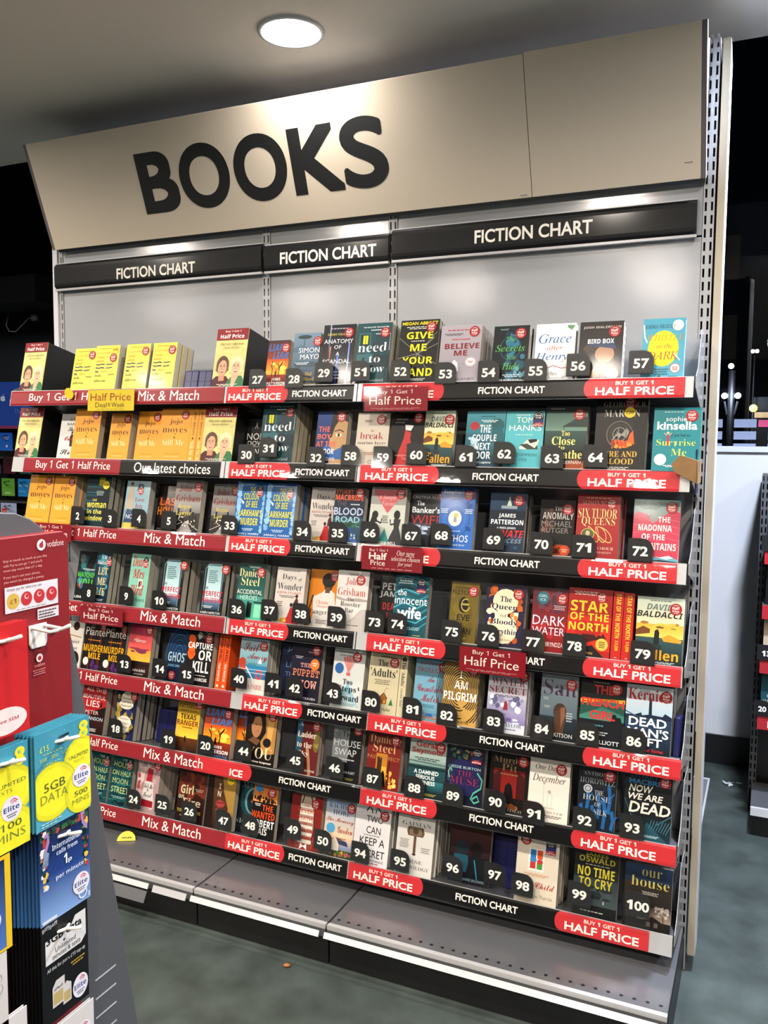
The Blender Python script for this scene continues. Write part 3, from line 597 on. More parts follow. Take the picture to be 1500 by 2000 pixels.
def liar(a):
    a.V(0, 0, 1, .3, '8A2A10', '1A0C0C'); a.V(0, .3, 1, .62, 'C84818', 'F0A028'); a.V(0, .62, 1, 1, '33242C', '8A3418'); a.N(0, .3, 1, .6, 14, .3, 'F2B030 E87818 F8D050', 3, .4)
    a.L([(.28, .26), (.3, .42), (.2, .52), (.3, .47), (.26, .58)], .035, '140C0A'); a.L([(.6, .26), (.62, .45), (.75, .56)], .04, '140C0A'); a.L([(.62, .42), (.52, .52)], .025, '140C0A'); a.P([(.42, .26), (.5, .26), (.49, .36), (.46, .39), (.43, .36)], '0E0808')
C('liar', '2A2228', '1A0C0C', liar, lambda a: (a.T('B', 'LIAR', .06, .78, .72, .92, '2C6AAE', slant=.05), a.T('B', 'LIAR', .28, .62, .98, .76, '2C6AAE', slant=.05), a.T('B', 'JAMES', .3, .165, .72, .235, 'F0ECE8'), a.T('B', 'PATTERSON', .1, .085, .95, .155, 'F0ECE8'), a.T('B', 'CANDICE FOX', .3, .02, .95, .06, '3A78B8'), a.M(.05, .3, .25, .38, 2, 'F0C060')))
C('mayo', '6A8296', '2A3A48', lambda a: (a.N(0, 0, 1, .5, 24, .3, '3A4A58 44586A 2C3A46', 5, .5), a.P([(0, .72), (.3, .78), (.6, .72), (1, .8), (1, .66), (0, .66)], '4A6478'), a.L([(.4, .76), (.4, .88)], .02, '22303A'), a.E(.4, .93, .26, .035, '2A3A3E')), lambda a: (a.T('g', 'SIMON', .22, .64, 1, .73, 'E4E8EA'), a.T('g', 'MAYO', .3, .52, 1, .61, 'E4E8EA'), a.M(.1, .42, .7, .47, 2, 'D0D8DC'), a.T('S', 'Mad', .55, .22, .8, .29, 'B89A50'), a.T('S', 'Blood', .48, .13, .9, .2, 'B89A50'), a.T('S', 'Stirring', .42, .03, .98, .1, 'B89A50')), [('h', .9, .84)])
C('anat', '0C0E18', '080A14', lambda a: (a.V(.2, .5, .24, 1, '9AA0B8', '14162A'), a.V(.24, .35, .28, .64, 'E08060', '30141A'), a.V(.48, 0, .54, .5, '4A70D0', '0C0E18'), a.V(.82, 0, .86, .7, '6A88E0', 'A8B8F0'), a.V(.3, 0, .34, .25, '3A50A0', '1A2050')), lambda a: (a.T('g', 'SARAH VAUGHAN', .14, .82, .9, .86, 'C8BC60'), a.T('g', 'ANATOMY', .05, .69, .95, .76, 'DCDCE4'), a.T('g', 'OF', .38, .6, .6, .66, 'DCDCE4'), a.T('g', 'A', .45, .49, .56, .55, 'DCDCE4'), a.T('g', 'SCANDAL', .06, .36, .92, .43, 'DCDCE4'), a.M(.12, .92, .9, .95, 1, 'A8A8B8'), a.M(.4, .1, .9, .25, 3, '8A8A9A')), [('h', .8, .86)])
def needa(a):
    a.N(0, 0, 1, 1, 20, .35, '134048 1A5058 0E3038 205A62', 7, 1); a.R(.08, .6, .42, .84, '2A6068'); a.R(.12, .62, .38, .82, '0C2228'); a.R(.2, .66, .34, .8, 'C8C820'); a.L([(.27, .66), (.27, .8)], .015, '505008')
    a.R(.55, .55, .97, .82, '1C343C'); a.L([(.55, .82), (.97, .82), (.97, .55)], .015, 'A8B8B8'); a.R(.06, .3, .45, .5, '2A5A62'); a.R(.52, .28, .98, .48, '14282E'); a.E(.25, .42, .035, .025, '0A1414'); a.P([(.2, .3), (.3, .3), (.28, .41), (.22, .41)], '0A1414'); a.R(.1, .06, .9, .2, '173A40')
C('need', '15454C', '0E2C32', needa, lambda a: (a.T('s', 'need', .08, .53, .9, .68, 'F2F2EE'), a.T('s', 'to', .42, .36, .74, .47, 'F2F2EE'), a.T('s', 'know', .12, .2, .88, .32, 'F2F2EE'), a.T('g', 'karen cleveland', .1, .05, .88, .1, '9AB0B0'), a.T('B', 'You know him. You trust him.', .18, .92, .92, .945, 'D8E0E0'), a.M(.35, .87, .75, .9, 1, 'D8E0E0')), [('h', .82, .84)], sp='B09A38')
C('hand', '1C1C1A', '161614', lambda a: ([a.L([(.5, .47), p], .008, '8A8A80') for p in ((0, .72), (.95, .8), (1, .3), (.1, .1), (0, .4), (.9, .1), (1, .62), (.3, .0))], a.L([(.7, .78), (.9, .72), (.55, .5)], .01, '9A9A90')), lambda a: (a.T('G', 'MEGAN ABBOTT', .04, .92, .96, .97, 'D8CC28'), a.T('B', 'GIVE', .18, .7, .86, .81, 'E8DC20'), a.T('B', 'ME', .3, .51, .72, .62, 'E8DC20'), a.T('B', 'YOUR', .12, .31, .9, .42, 'E8DC20'), a.T('B', 'HAND', .12, .12, .92, .24, 'E8DC20'), a.M(.12, .85, .8, .9, 2, 'C8C8C0'), a.M(.25, .655, .72, .68, 1, 'C8C8C0'), a.M(.3, .05, .8, .09, 2, 'C8C8C0')), [('h', .8, .88)])
C('believe', 'A49CA4', '8C868E', lambda a: (a.V(0, 0, 1, .35, '908A92', 'A09AA2'), a.P([(.28, .2), (.5, .2), (.46, .35), (.38, .4), (.3, .33)], 'D8D4D8'), a.E(.78, .36, .13, .08, 'E0D8D8'), a.O(.78, .36, .12, .075, .01, 'C04040')), lambda a: (a.T('B', 'BELIEVE', .12, .59, .96, .68, '7A1420'), a.T('B', 'ME', .36, .47, .68, .56, '7A1420'), a.M(.05, .9, .92, .93, 1, 'B04050'), a.M(.2, .74, .8, .77, 1, 'C04050'), a.M(.05, .82, .6, .86, 2, '4A4A50'), a.T('g', 'JP DELANEY', .2, .04, .9, .09, '5A5660'), a.M(.7, .34, .86, .38, 2, 'C04040')), [('h', .82, .88)])
C('secrets', '0A1418', '081014', lambda a: (a.N(.3, 0, 1, 1, 34, .2, '1A4A5A 103040 2A6A80 0C2028', 9), a.O(.5, .6, .3, .22, .03, '18465A'), a.N(.6, .05, 1, .3, 8, .12, 'A8C8D0 5A90A0', 3)), lambda a: (a.T('i', 'The', .36, .72, .62, .81, '5AA848'), a.T('i', 'Secrets', .08, .54, .9, .66, '5AA848'), a.T('i', 'You', .4, .4, .66, .48, '5AA848'), a.T('i', 'Hide', .3, .22, .78, .34, '5AA848'), a.M(.15, .92, .45, .95, 2, '8AA0A8'), a.M(.3, .08, .85, .14, 2, 'C0D0D8'), a.T('g', 'KATE FURNIVALL', .1, .01, .9, .05, 'E0E8E8')), [('h', .76, .86)])
C('grace', 'EAE8E4', 'E4E0DC', lambda a: (a.P([(.78, .97), (.98, .96), (.9, .88), (.8, .92)], '5A8A60'), a.L([(.3, .22), (.5, .27), (.7, .22), (.9, .24)], .012, 'A82030')), lambda a: (a.T('i', 'Grace', .08, .66, .9, .82, '2A62A0'), a.T('i', 'after', .3, .52, .7, .62, 'B84A38'), a.T('i', 'Henry', .02, .33, .85, .49, '2A62A0'), a.T('i', 'eithne', .3, .1, .62, .17, '6A6A60'), a.T('i', 'shortall', .3, .02, .8, .09, '6A6A60')), None)
C('bird', '201C1A', '181410', lambda a: (a.N(0, 0, 1, .7, 60, .22, '2A2018 3A2C20 1C1612 4A3626', 11), a.E(.6, .44, .22, .15, 'A07A5C'), a.P([(.2, .58), (.4, .7), (.8, .66), (.86, .52), (.5, .56)], '2A3A58'), a.P([(.3, .02), (.5, .05), (.45, .3), (.36, .28)], '8A6448'), a.P([(.62, .05), (.8, .08), (.62, .3)], '8A6448'), a.N(0, .1, .45, .55, 20, .2, '1A1210 2E2018', 3), a.E(.8, .1, .14, .085, 'E6E0DA')), lambda a: (a.T('B', 'JOSH MALERMAN', .08, .87, .94, .92, 'B8B0A8'), a.T('B', 'BIRD BOX', .2, .62, .8, .7, 'F0ECE8'), a.T('B', 'NETFLIX', .7, .095, .9, .125, 'B01820')), [('h', .8, .82)])
C('whistle', '4A9AB0', '4E9CB4', lambda a: (a.E(.5, .5, .36, .3, 'E8D820'), a.P([(.3, .6), (.1, .45), (.3, .3)], 'E8D820'), a.L([(.02, .9), (.05, .7), (.12, .6)], .03, 'E0E8D8'), a.L([(.75, .42), (.9, .3)], .02, 'E8E8E0'), a.E(.82, .88, .13, .09, 'E8E0D0'), a.E(.8, .17, .12, .08, 'E0D8D0'), a.O(.8, .17, .12, .08, .012, 'A83038'), a.P([(.3, 0), (.5, 0), (.45, .06)], '1A2A38')), lambda a: (a.T('i', 'EMMA HEALEY', .05, .84, .78, .9, '2A4A5A'), a.T('i', 'WHISTLE', .12, .63, .98, .73, 'B89830'), a.T('i', 'in the', .34, .5, .72, .58, 'A06A40'), a.T('i', 'DARK', .14, .32, .86, .45, 'A05A40'), a.M(.72, .13, .88, .2, 3, 'A83038'), a.M(.3, .06, .66, .18, 3, '3A6A78'), a.M(.62, .02, .9, .05, 1, '203040')), None)
C('only', 'D0CECB', 'C8C6C3', lambda a: (a.P([(.52, .3), (.62, .3), (.66, .52), (.56, .58), (.48, .5)], '141414'), a.P([(.62, .28), (.72, .3), (.74, .5), (.64, .54)], '141414'), a.E(.57, .6, .04, .03, '141414'), a.E(.7, .56, .04, .03, '141414')), lambda a: (a.T('g', 'JULIAN', .4, .84, .98, .9, '4A4A4A'), a.T('g', 'BARNES', .3, .75, .98, .81, '4A4A4A'), a.T('w', 'The', .36, .63, .66, .72, '141414'), a.T('w', 'Only', .26, .38, .8, .52, '9A2018'), a.T('w', 'Story', .14, .08, .9, .24, '141414')), None)
def still(a):
    a.T('s', 'jojo', .3, .69, .72, .81, '4A2C10'); a.T('s', 'moyes', .1, .51, .9, .63, '4A2C10'); a.P([(.49, .45), (.51, .48), (.54, .45), (.5, .43)], '4A2C10'); a.T('s', 'Still Me', .14, .3, .84, .41, 'F6DFA8'); a.M(.14, .135, .86, .145, 1, '8A5A18'); a.T('g', 'the Sunday Times bestseller', .24, .075, .74, .1, 'F6DFA8')
C('still', 'DC9430', 'DE962E', None, still, [('h', .8, .88)], sp='DC9430')
C('sp_still', 'DC9430', 'DC9430', None, lambda a: (a.T('s', 'jojo moyes', .25, .5, .8, .95, '4A2C10', 1), a.T('s', 'Still Me', .25, .12, .78, .38, 'F6DFA8', 1), a.E(.5, .44, .12, .02, '4A2C10'), a.E(.5, .06, .2, .02, 'F6DFA8')))
C('noise', '0E0E10', '0A0A0C', lambda a: a.L([(.02, .42), (.98, .42)], .012, 'B8B8B8'), lambda a: (a.T('g', 'A', .34, .8, .46, .92, 'D8D8D4'), a.T('g', 'NOISE', .04, .56, .98, .7, 'D8D8D4'), a.T('g', 'DOWN', .1, .44, .95, .54, 'D8D8D4'), a.T('g', 'STAIRS', .1, .28, .9, .38, 'D8D8D4')), None)
C('boy', '1A3A78', '10244C', lambda a: (a.P([(.5, 0), (1, 0), (1, 1), (.62, 1), (.45, .6), (.48, .25)], 'B08A5E'), a.P([(.42, .5), (.5, .98), (1, 1), (1, .8), (.75, .88), (.6, .72), (.52, .52)], '1A1414'), a.E(.74, .56, .1, .035, 'E0D0B8'), a.E(.74, .56, .04, .035, '2A1A10'), a.L([(.6, .63), (.75, .66), (.9, .62)], .02, '2A1A10'), a.P([(.05, .12), (1, .1), (.9, .35), (.6, .25), (.4, .42)], '2A5A98')), lambda a: (a.T('B', 'THE', .08, .62, .44, .72, 'E0604A'), a.T('B', 'BOY', .06, .48, .5, .58, 'E0604A'), a.T('B', 'AT THE', .04, .34, .68, .44, 'E0604A'), a.T('B', 'DOOR', .18, .2, .64, .3, 'F0E4E0'), a.T('g', 'ALEX DAHL', .1, .08, .7, .14, 'E0E0E4')), [('h', .78, .9)])
C('break', 'C8BEB0', 'BEB4A6', lambda a: a.O(.5, .07, .07, .035, .012, '3A3030'), lambda a: (a.T('s', 'the', .44, .64, .54, .68, 'A83A38'), a.T('s', 'break', .12, .5, .84, .63, 'A02A30'), a.T('s', 'marian keyes', .06, .39, .94, .46, '2A2A2A'), a.M(.2, .82, .5, .87, 2, '3A3A3A'), a.M(.25, .2, .75, .26, 2, '9A5A50')), [('h', .74, .87)])
C('maid', '14100F', '100C0C', lambda a: (a.P([(.2, .02), (.78, .02), (.7, .3), (.6, .52), (.62, .62), (.44, .68), (.4, .5), (.3, .3)], 'B02A2C'), a.P([(.44, .68), (.42, .78), (.68, .76), (.6, .66)], 'D8D4D0'), a.R(.1, .0, .85, .03, '0A0808')), lambda a: (a.T('g', 'MARGARET', .15, .86, .5, .89, 'B0ACA8'), a.T('g', 'ATWOOD', .12, .8, .4, .83, 'B0ACA8'), a.T('g', 'THE', .5, .25, .6, .28, 'E09A90'), a.T('g', "HANDMAID'S", .2, .18, .76, .22, 'E09A90'), a.T('g', 'TALE', .4, .12, .6, .16, 'E09A90')), [('h', .8, .9)])
def fallen(a):
    a.V(0, .58, 1, 1, 'B8C8B8', 'D8D0A8'); a.V(0, .36, 1, .6, 'E0A030', 'F0C860'); a.V(0, 0, 1, .4, '2A4A4C', '0E1A1C'); a.N(0, .5, 1, .64, 12, .2, '9A6A28 E8B848 6A5030', 5, .3); a.P([(0, .42), (.3, .46), (.3, .52), (.15, .56), (0, .5)], '6A3A1A')
    a.P([(.38, .28), (.5, .28), (.5, .48), (.46, .53), (.4, .5)], '141818'); a.P([(.55, .4), (.7, .46), (.85, .42), (.98, .38), (.95, .34), (.6, .35)], 'C89028'); a.P([(.6, .1), (.3, .3), (.55, .3)], '1A2C30')
C('fallen', 'A8BCB4', '0E1A1C', fallen, lambda a: (a.T('B', 'DAVID', .22, .81, .76, .9, '5A6A6A', slant=.03), a.T('B', 'BALDACCI', .02, .7, .96, .79, '101212', slant=.03), a.T('B', 'The', .12, .22, .3, .27, 'E0A028'), a.T('B', 'Fallen', .12, .07, .92, .22, 'E09820'), a.M(.2, .94, .8, .96, 1, '3A4444'), a.M(.3, .02, .9, .05, 2, 'C8D0D0')))
C('couple', '2A6A78', '1A4A5C', lambda a: (a.V(0, .6, 1, 1, '4A90A0', '2A6A7A'), a.V(0, 0, 1, .3, '1E4858', '16384A'), a.N(.6, 0, 1, .9, 10, .3, '2E6E70 245A60', 4), a.N(0, .25, .4, .55, 8, .2, '7AA8B8 A8C8D0', 4, .4), a.E(.22, .74, .12, .075, 'A83038')), lambda a: (a.T('B', 'THE', .36, .62, .64, .76, 'E4EAEA'), a.T('B', 'COUPLE', .18, .47, .8, .59, 'E4EAEA'), a.T('B', 'NEXT', .26, .32, .66, .44, 'E4EAEA'), a.T('B', 'DOOR', .16, .16, .68, .29, 'E4EAEA'), a.T('B', 'Shari Lapena', .2, .07, .7, .12, 'D0DCDC'), a.M(.3, .9, .8, .92, 1, '1A3A48'), a.M(.35, .8, .85, .85, 2, 'E0ECEC')), None)
C('hanks', '54AEB6', '4CA4AE', lambda a: (a.P([(.38, .36), (.62, .52), (.9, .5), (.88, .46), (.85, .34), (.42, .34)], 'D8D4C0'), a.P([(.4, .42), (.6, .44), (.8, .36), (.86, .42), (.88, .34), (.6, .34)], '3A3A36'), a.P([(.68, .44), (.86, .48), (.84, .52), (.6, .51)], '1A1A1A')), lambda a: (a.T('g', 'TOM', .28, .8, .72, .9, 'E8F0EC'), a.T('g', 'HANKS', .1, .66, .94, .76, 'E8F0EC'), a.T('g', 'UNCOMMON', .15, .22, .86, .27, '2A6A70'), a.T('g', 'TYPE', .4, .13, .62, .18, '2A6A70'), a.M(.2, .92, .7, .95, 1, 'D0E4E0'), a.M(.2, .58, .8, .6, 1, 'D0E4E0')), [('b', .84, .86)])
C('close', '0E1412', '0A0E0C', lambda a: (a.V(0, .58, 1, .9, '3A5A50', '6A8A7C'), a.V(0, .3, 1, .6, '2A4640', '16241F'), a.P([(.55, .72), (.75, .8), (1, .82), (1, .66), (.4, .66)], '223630'), a.L([(.45, .58), (.45, .68)], .014, '0A0E0C'), a.P([(.5, 0), (1, 0), (1, .14), (.7, .1)], 'A84A18'), a.N(.5, 0, 1, .12, 8, .2, 'D87820 8A3A10', 3)), lambda a: (a.T('S', 'Too', .4, .52, .6, .6, 'D8CC70'), a.T('S', 'Close', .18, .38, .74, .51, 'DCD078'), a.T('S', 'to', .35, .31, .5, .37, 'DCD078'), a.T('S', 'Breathe', .08, .17, .92, .3, 'DCD078'), a.T('g', 'OLIVIA KIERNAN', .1, .09, .9, .14, 'C8CCC0'), a.M(.05, .93, .5, .95, 1, 'A8B0A8')), [('h', .8, .85)])
def fire(a):
    a.N(0, 0, 1, 1, 14, .4, '201C1A 24201E 1A1716', 3)
    for q, c in ((0, '5A5650'), (.06, '38342F'), (.12, '6A665E')): a.O(.48, .5, .26-q, .19-q*.7, .025, c, a0=20, a1=330)
    for t in range(5): a.L([(.34+.03*t, .42+.04*t), (.46, .52-.02*t), (.62, .46+.03*t), (.66, .54)], .018, '8A857A')
    a.N(.3, .3, .76, .44, 34, .09, 'D8601C B8401A E88A30 8A2A14', 6, 1); a.P([(.64, .4), (.78, .36), (.74, .56), (.68, .5)], 'C85820')
C('fire', '1E1A18', '181513', fire, lambda a: (a.T('s', 'GEORGE R.R.', .14, .88, .98, .95, 'A8A49C'), a.T('s', 'MARTIN', .16, .74, .86, .84, 'C8C4BC'), a.T('S', 'FIRE AND', .16, .19, .84, .27, 'C8A040'), a.T('S', 'BLOOD', .2, .09, .78, .17, 'C8A040'), a.M(.2, .02, .75, .06, 2, 'B8B4A8')), [('h', .66, .93), ('20', .66, .8)])
C('kinsella', '1E7E86', '1C7880', lambda a: (a.P([(.26, .4), (.38, .4), (.34, .52), (.36, .56), (.28, .56), (.3, .5)], 'B02848'), a.E(.32, .6, .03, .02, 'E0B890'), a.L([(.24, .6), (.29, .56)], .01, 'E0B890'), a.L([(.4, .6), (.35, .56)], .01, 'E0B890'), a.E(.18, .18, .13, .09, 'E4E0D8')), lambda a: (a.T('g', 'sophie', .26, .76, .7, .86, 'F2F4F0'), a.T('G', 'kinsella', .08, .65, .92, .78, 'F2F4F0'), a.T('w', 'if you love me', .38, .52, .78, .6, '143A40'), a.T('s', 'Surprise', .08, .37, .9, .5, 'C8DC50'), a.T('s', 'Me', .4, .24, .72, .35, 'C8DC50'), a.M(.2, .06, .8, .1, 2, 'D8ECE8'), a.M(.15, .92, .7, .94, 1, 'C8E0DC')), [('h', .8, .87)])
C('woman', '0C2C34', '081C22', lambda a: ([a.R(0, i/18, 1, i/18+.02, ('1C5560', '0A2028', '174650')[i % 3]) for i in range(18)], a.P([(.45, .55), (.9, .9), (1, .5), (.8, .2)], '0A161A'), a.R(.5, .82, .75, .98, 'A8A028')), lambda a: (a.T('B', 'THE', .3, .51, .5, .55, 'C8B848'), a.T('B', 'woman', .1, .38, .92, .48, 'D8C850'), a.T('B', 'in the', .14, .26, .76, .35, 'D8C850'), a.T('B', 'window', .06, .13, .82, .23, 'D8C850'), a.M(.4, .62, .8, .72, 4, 'A0B0B0')), [('9', .82, .83)])
C('iris', '8AACB8', '7A9CA8', lambda a: (a.P([(.1, .1), (.35, .1), (.35, .6), (.3, .92), (.14, .9), (.06, .5)], 'A89A88'), a.P([(0, .06), (.42, .05), (.38, .4), (.12, .42)], '26405C'), a.E(.22, .94, .07, .04, '5A4030'), a.V(0, 0, 1, .14, 'B8A850', 'C8B860'), a.P([(.45, .8), (.52, .98), (.6, .8)], '2A4A60')), lambda a: (a.T('s', 'Love,', .42, .56, .84, .66, '9A2A40'), a.T('s', 'Iris', .46, .44, .76, .54, '9A2A40'), a.T('g', 'ELIZABETH', .04, .33, .9, .4, '5A7890'), a.T('g', 'NOBLE', .12, .22, .7, .31, 'D8E0E4')), [('r', .62, .82)])
C('last', '1C120E', '0E0A08', lambda a: (a.N(0, .2, .7, .7, 20, .25, '5A2A10 3A1A0C 7A3A14', 5), ), lambda a: (a.T('B', 'THE', .45, .8, .7, .86, 'C8A070'), a.T('B', 'LAST', .12, .56, .9, .72, 'C86028'), a.T('B', 'HOURS', .05, .36, .96, .53, 'C87028'), a.T('g', 'MINETTE WALTERS', .1, .06, .9, .1, 'A89078')), None)
C('rogue', '8A8886', '2A2826', lambda a: (a.V(0, .35, 1, .62, '9A9896', '6A6866'), a.V(0, 0, 1, .38, '3A3836', '1A1817'), [a.R(.06+i*.11, .12, .06+i*.11+.07, .28+.06*((i*3) % 4), '1E1D1C') for i in range(8)], a.P([(.2, 0), (.8, 0), (.56, .22), (.48, .22)], '8A8784'), a.N(.1, .1, .9, .35, 22, .05, 'E0D8C8 C8C0A8', 8), a.L([(.0, .1), (.4, .2)], .01, 'C8C4BC'), a.L([(1, .06), (.6, .2)], .01, 'C8C4BC')), lambda a: (a.T('s', 'John', .14, .77, .6, .9, '8A2A28'), a.T('s', 'Grisham', .06, .59, .96, .72, '8A2A28'), a.T('S', 'Rogue', .18, .44, .66, .54, 'C8B860'), a.T('S', 'Lawyer', .12, .31, .7, .41, 'C8B860'), a.M(.15, .02, .85, .06, 2, 'B0ACA8'), a.M(.3, .93, .9, .95, 1, '3A3A3A')), [('h', .84, .87)])
C('bee', '1C5C9C', '1A5698', lambda a: (a.N(0, 0, .12, 1, 16, .16, '6AA0D0 88B8DC', 4), a.N(.88, 0, 1, .8, 12, .14, '6AA0D0 88B8DC', 6), a.P([(.3, .62), (.16, .68), (.26, .58)], 'D8E8F0')), lambda a: (a.T('B', 'THE', .46, .8, .64, .9, 'C8C838'), a.T('B', 'COLOUR', .26, .67, .8, .79, 'C8C838'), a.T('B', 'OF BEE', .36, .53, .76, .65, 'C8C838'), a.T('B', "LARKHAM'S", .14, .37, .94, .49, 'D8D048'), a.T('B', 'MURDER', .24, .21, .84, .34, 'D8D048'), a.M(.1, .93, .7, .97, 2, 'C0D8E8'), a.M(.28, .11, .74, .16, 2, 'C0D8E8'), a.T('g', 'SARAH J. HARRIS', .08, .03, .92, .075, 'E0E8EC')), [('r', .8, .83)])
C('days', 'C4BEB8', 'BCB4AE', lambda a: (a.P([(.35, .0), (.9, .0), (.8, .14), (.72, .3), (.58, .3), (.5, .14)], 'A81E20'), a.P([(.68, .3), (.84, .3), (.82, .44), (.76, .48), (.7, .42)], '4A1A1A'), a.E(.6, .34, .05, .035, '2A1816'), a.E(.76, .5, .05, .03, '2A1816'), a.N(.1, .0, .5, .1, 6, .12, 'C8A050 B08838', 2)), lambda a: (a.T('s', 'Days', .2, .76, .68, .88, '2A3038'), a.T('i', 'of', .76, .76, .88, .83, '2A3038'), a.T('s', 'Wonder', .06, .6, .92, .72, '2A3038'), a.T('g', 'KEITH STUART', .08, .53, .9, .57, 'B0685A'), a.M(.1, .46, .8, .51, 2, '6A6460'), a.M(.08, .3, .3, .4, 3, '7A746E'), a.M(.1, .93, .9, .96, 1, '7A746E')), None)
C('blood', '1A1A24', '18304A', lambda a: (a.V(0, 0, 1, .45, '2A4A5A', '1A3A58'), a.P([(.3, 0), (.9, 0), (.56, .34), (.5, .34)], '3A5A8A'), a.L([(0, .3), (.4, .35), (.9, .3)], .015, '5A8A5A'), a.N(0, .25, 1, .42, 12, .25, '1E3C30 2A5A4A 182C34', 4, .4), a.N(.3, .05, .9, .25, 8, .06, 'E8E0B0 80A8D8', 6)), lambda a: (a.T('B', 'STUART', .04, .88, .6, .96, 'D8603A'), a.T('B', 'MACBRIDE', .03, .77, .96, .87, 'E06038'), a.T('g', 'THE', .1, .66, .42, .75, '5A5A70'), a.T('G', 'BLOOD', .02, .5, .98, .64, 'A8B4D0'), a.T('G', 'ROAD', .1, .37, .9, .48, '8AB0C0'), a.M(.5, .68, .9, .72, 1, 'D0D0D8')), [('h', .82, .9)])
C('simple', '8A8A84', '9AA09A', lambda a: (a.V(0, 0, 1, .7, 'C0C2B8', 'A8B0A8'), a.P([(.04, .95), (.98, .95), (.5, .55)], 'BE5A60'), a.P([(.3, .05), (.62, .05), (.46, .3)], '2A7A74'), a.E(.16, .52, .09, .07, '1A1A1C'), a.P([(.02, .36), (.24, .4), (.2, .5), (.08, .52)], '1A1A1C'), a.L([(.2, .42), (.34, .38), (.36, .46)], .03, '1A1A1C'), a.E(.78, .53, .09, .08, '161618'), a.P([(.55, .0), (1, .0), (.92, .2), (.86, .32), (.9, .46), (.7, .46), (.72, .3), (.62, .15)], '2A2C2E'), a.L([(.74, .38), (.62, .36), (.6, .45)], .03, '161618')), lambda a: (a.T('i', 'A Simple', .2, .77, .72, .87, 'D8B8B4'), a.T('i', 'Favour', .32, .68, .72, .76, 'D8B8B4'), a.M(.34, .38, .56, .52, 5, '4A4A48'), a.T('g', 'DARCEY BELL', .1, .02, .82, .07, 'E8E8E4')), [('h', .84, .89)])
C('banker', '1C1E20', '141618', lambda a: (a.V(0, 0, 1, .45, '3A3E48', '24262A'), a.N(0, .2, .7, .42, 14, .2, '8A98B8 B8C4D8 5A6478', 4, .25), a.P([(.62, 0), (.84, 0), (.84, .38), (.77, .47), (.7, .47), (.64, .38)], '0A0A0C')), lambda a: (a.T('g', 'CRISTINA ALGER', .06, .87, .98, .92, 'B8BCC0'), a.T('G', 'The', .2, .75, .42, .83, 'D8DCE0'), a.T('G', "Banker's", .08, .62, .88, .73, 'D8DCE0'), a.T('g', 'WIFE', .06, .42, .96, .58, 'A82830')), [('h', .92, .92)])
C('mythos', '2A5EA8', '2862B0', lambda a: (a.O(.46, .5, .42, .31, .015, '16407E', n=36), a.O(.46, .5, .3, .22, .01, '5A8ACC', n=30), a.E(.46, .5, .19, .125, 'E4DEC8'), a.P([(.42, .44), (.52, .44), (.5, .54), (.56, .58), (.44, .58)], '8A8A90'), a.E(.5, .55, .05, .03, 'D8B040'), a.N(.7, .65, .95, .8, 4, .1, '16407E', 3), a.N(.05, .1, .3, .2, 4, .1, '16407E', 4), a.N(.75, .3, .95, .4, 3, .1, '16407E', 8)), lambda a: (a.T('g', 'Stephen Fry', .08, .88, .96, .96, 'E8ECF0'), a.T('g', 'MYTHOS', .04, .13, .88, .24, 'E8ECF0'), a.M(.2, .82, .8, .84, 1, 'B8CCE8'), a.M(.03, .58, .26, .66, 3, 'D0DCEC'), a.M(.72, .58, .97, .66, 3, 'D0DCEC'), a.M(.25, .29, .7, .31, 1, 'D0DCEC'), a.T('i', 'the Greek Myths Retold', .16, .06, .8, .1, 'E8ECF0')), [('h', .82, .88)])
C('private', '0E1A28', '0C1420', lambda a: (a.V(0, .7, 1, 1, '1A3A58', '14304A'), a.P([(.46, .76), (.62, .76), (.58, .84), (.55, .93), (.53, .93), (.5, .84)], 'B8C4B0'), a.R(.32, .73, .76, .78, '8A98A0'), a.V(0, 0, 1, .3, '14304A', '1A2A3A'), a.N(0, 0, 1, .3, 16, .2, '1A4A68 0E2438', 5, .5)), lambda a: (a.T('B', 'JAMES', .26, .57, .74, .65, 'E8ECF0'), a.T('B', 'PATTERSON', .06, .47, .96, .55, 'E8ECF0'), a.T('B', '& REES JONES', .24, .39, .76, .43, 'D0D8E0'), a.T('B', 'PRIVATE', .0, .26, .98, .38, 'C82828', slant=.04), a.T('B', 'PRINCESS', .1, .17, .94, .24, '7A8A9A', slant=.04)), [('h', .8, .87)])
C('anomaly', '0C0A0A', '120A08', lambda a: (a.N(.05, .45, .45, .9, 18, .2, '4A2A1E 6A3A28 3A2018', 3), a.N(0, .3, .3, .55, 10, .2, '8A4A34 5A3022', 5), a.N(.3, 0, 1, .25, 24, .25, '7A2A18 9A3A20 4A1A10', 7, .2), a.E(.78, .13, .15, .09, 'C84A28')), lambda a: (a.T('B', 'THE', .42, .81, .7, .88, 'A8A4A0'), a.T('B', 'ANOMALY', .08, .66, .98, .78, 'B0ACA8'), a.T('g', 'MICHAEL', .06, .53, .95, .63, '8A8480'), a.T('g', 'RUTGER', .08, .42, .86, .51, '8A8480'), a.M(.68, .09, .88, .16, 2, 'F0C0A0')), [('h', .8, .84)])
def six(a):
    pts = [(.5+.36*math.sin(2*t)*math.cos(t*.4), .38+.12*math.cos(3*t)) for t in [i*.16 for i in range(40)]]
    a.L(pts, .012, 'D8C070'); a.E(.28, .38, .14, .08, '4A5A3A'); a.O(.28, .38, .16, .09, .02, 'B89A48'); a.E(.28, .39, .05, .045, 'C8A488')
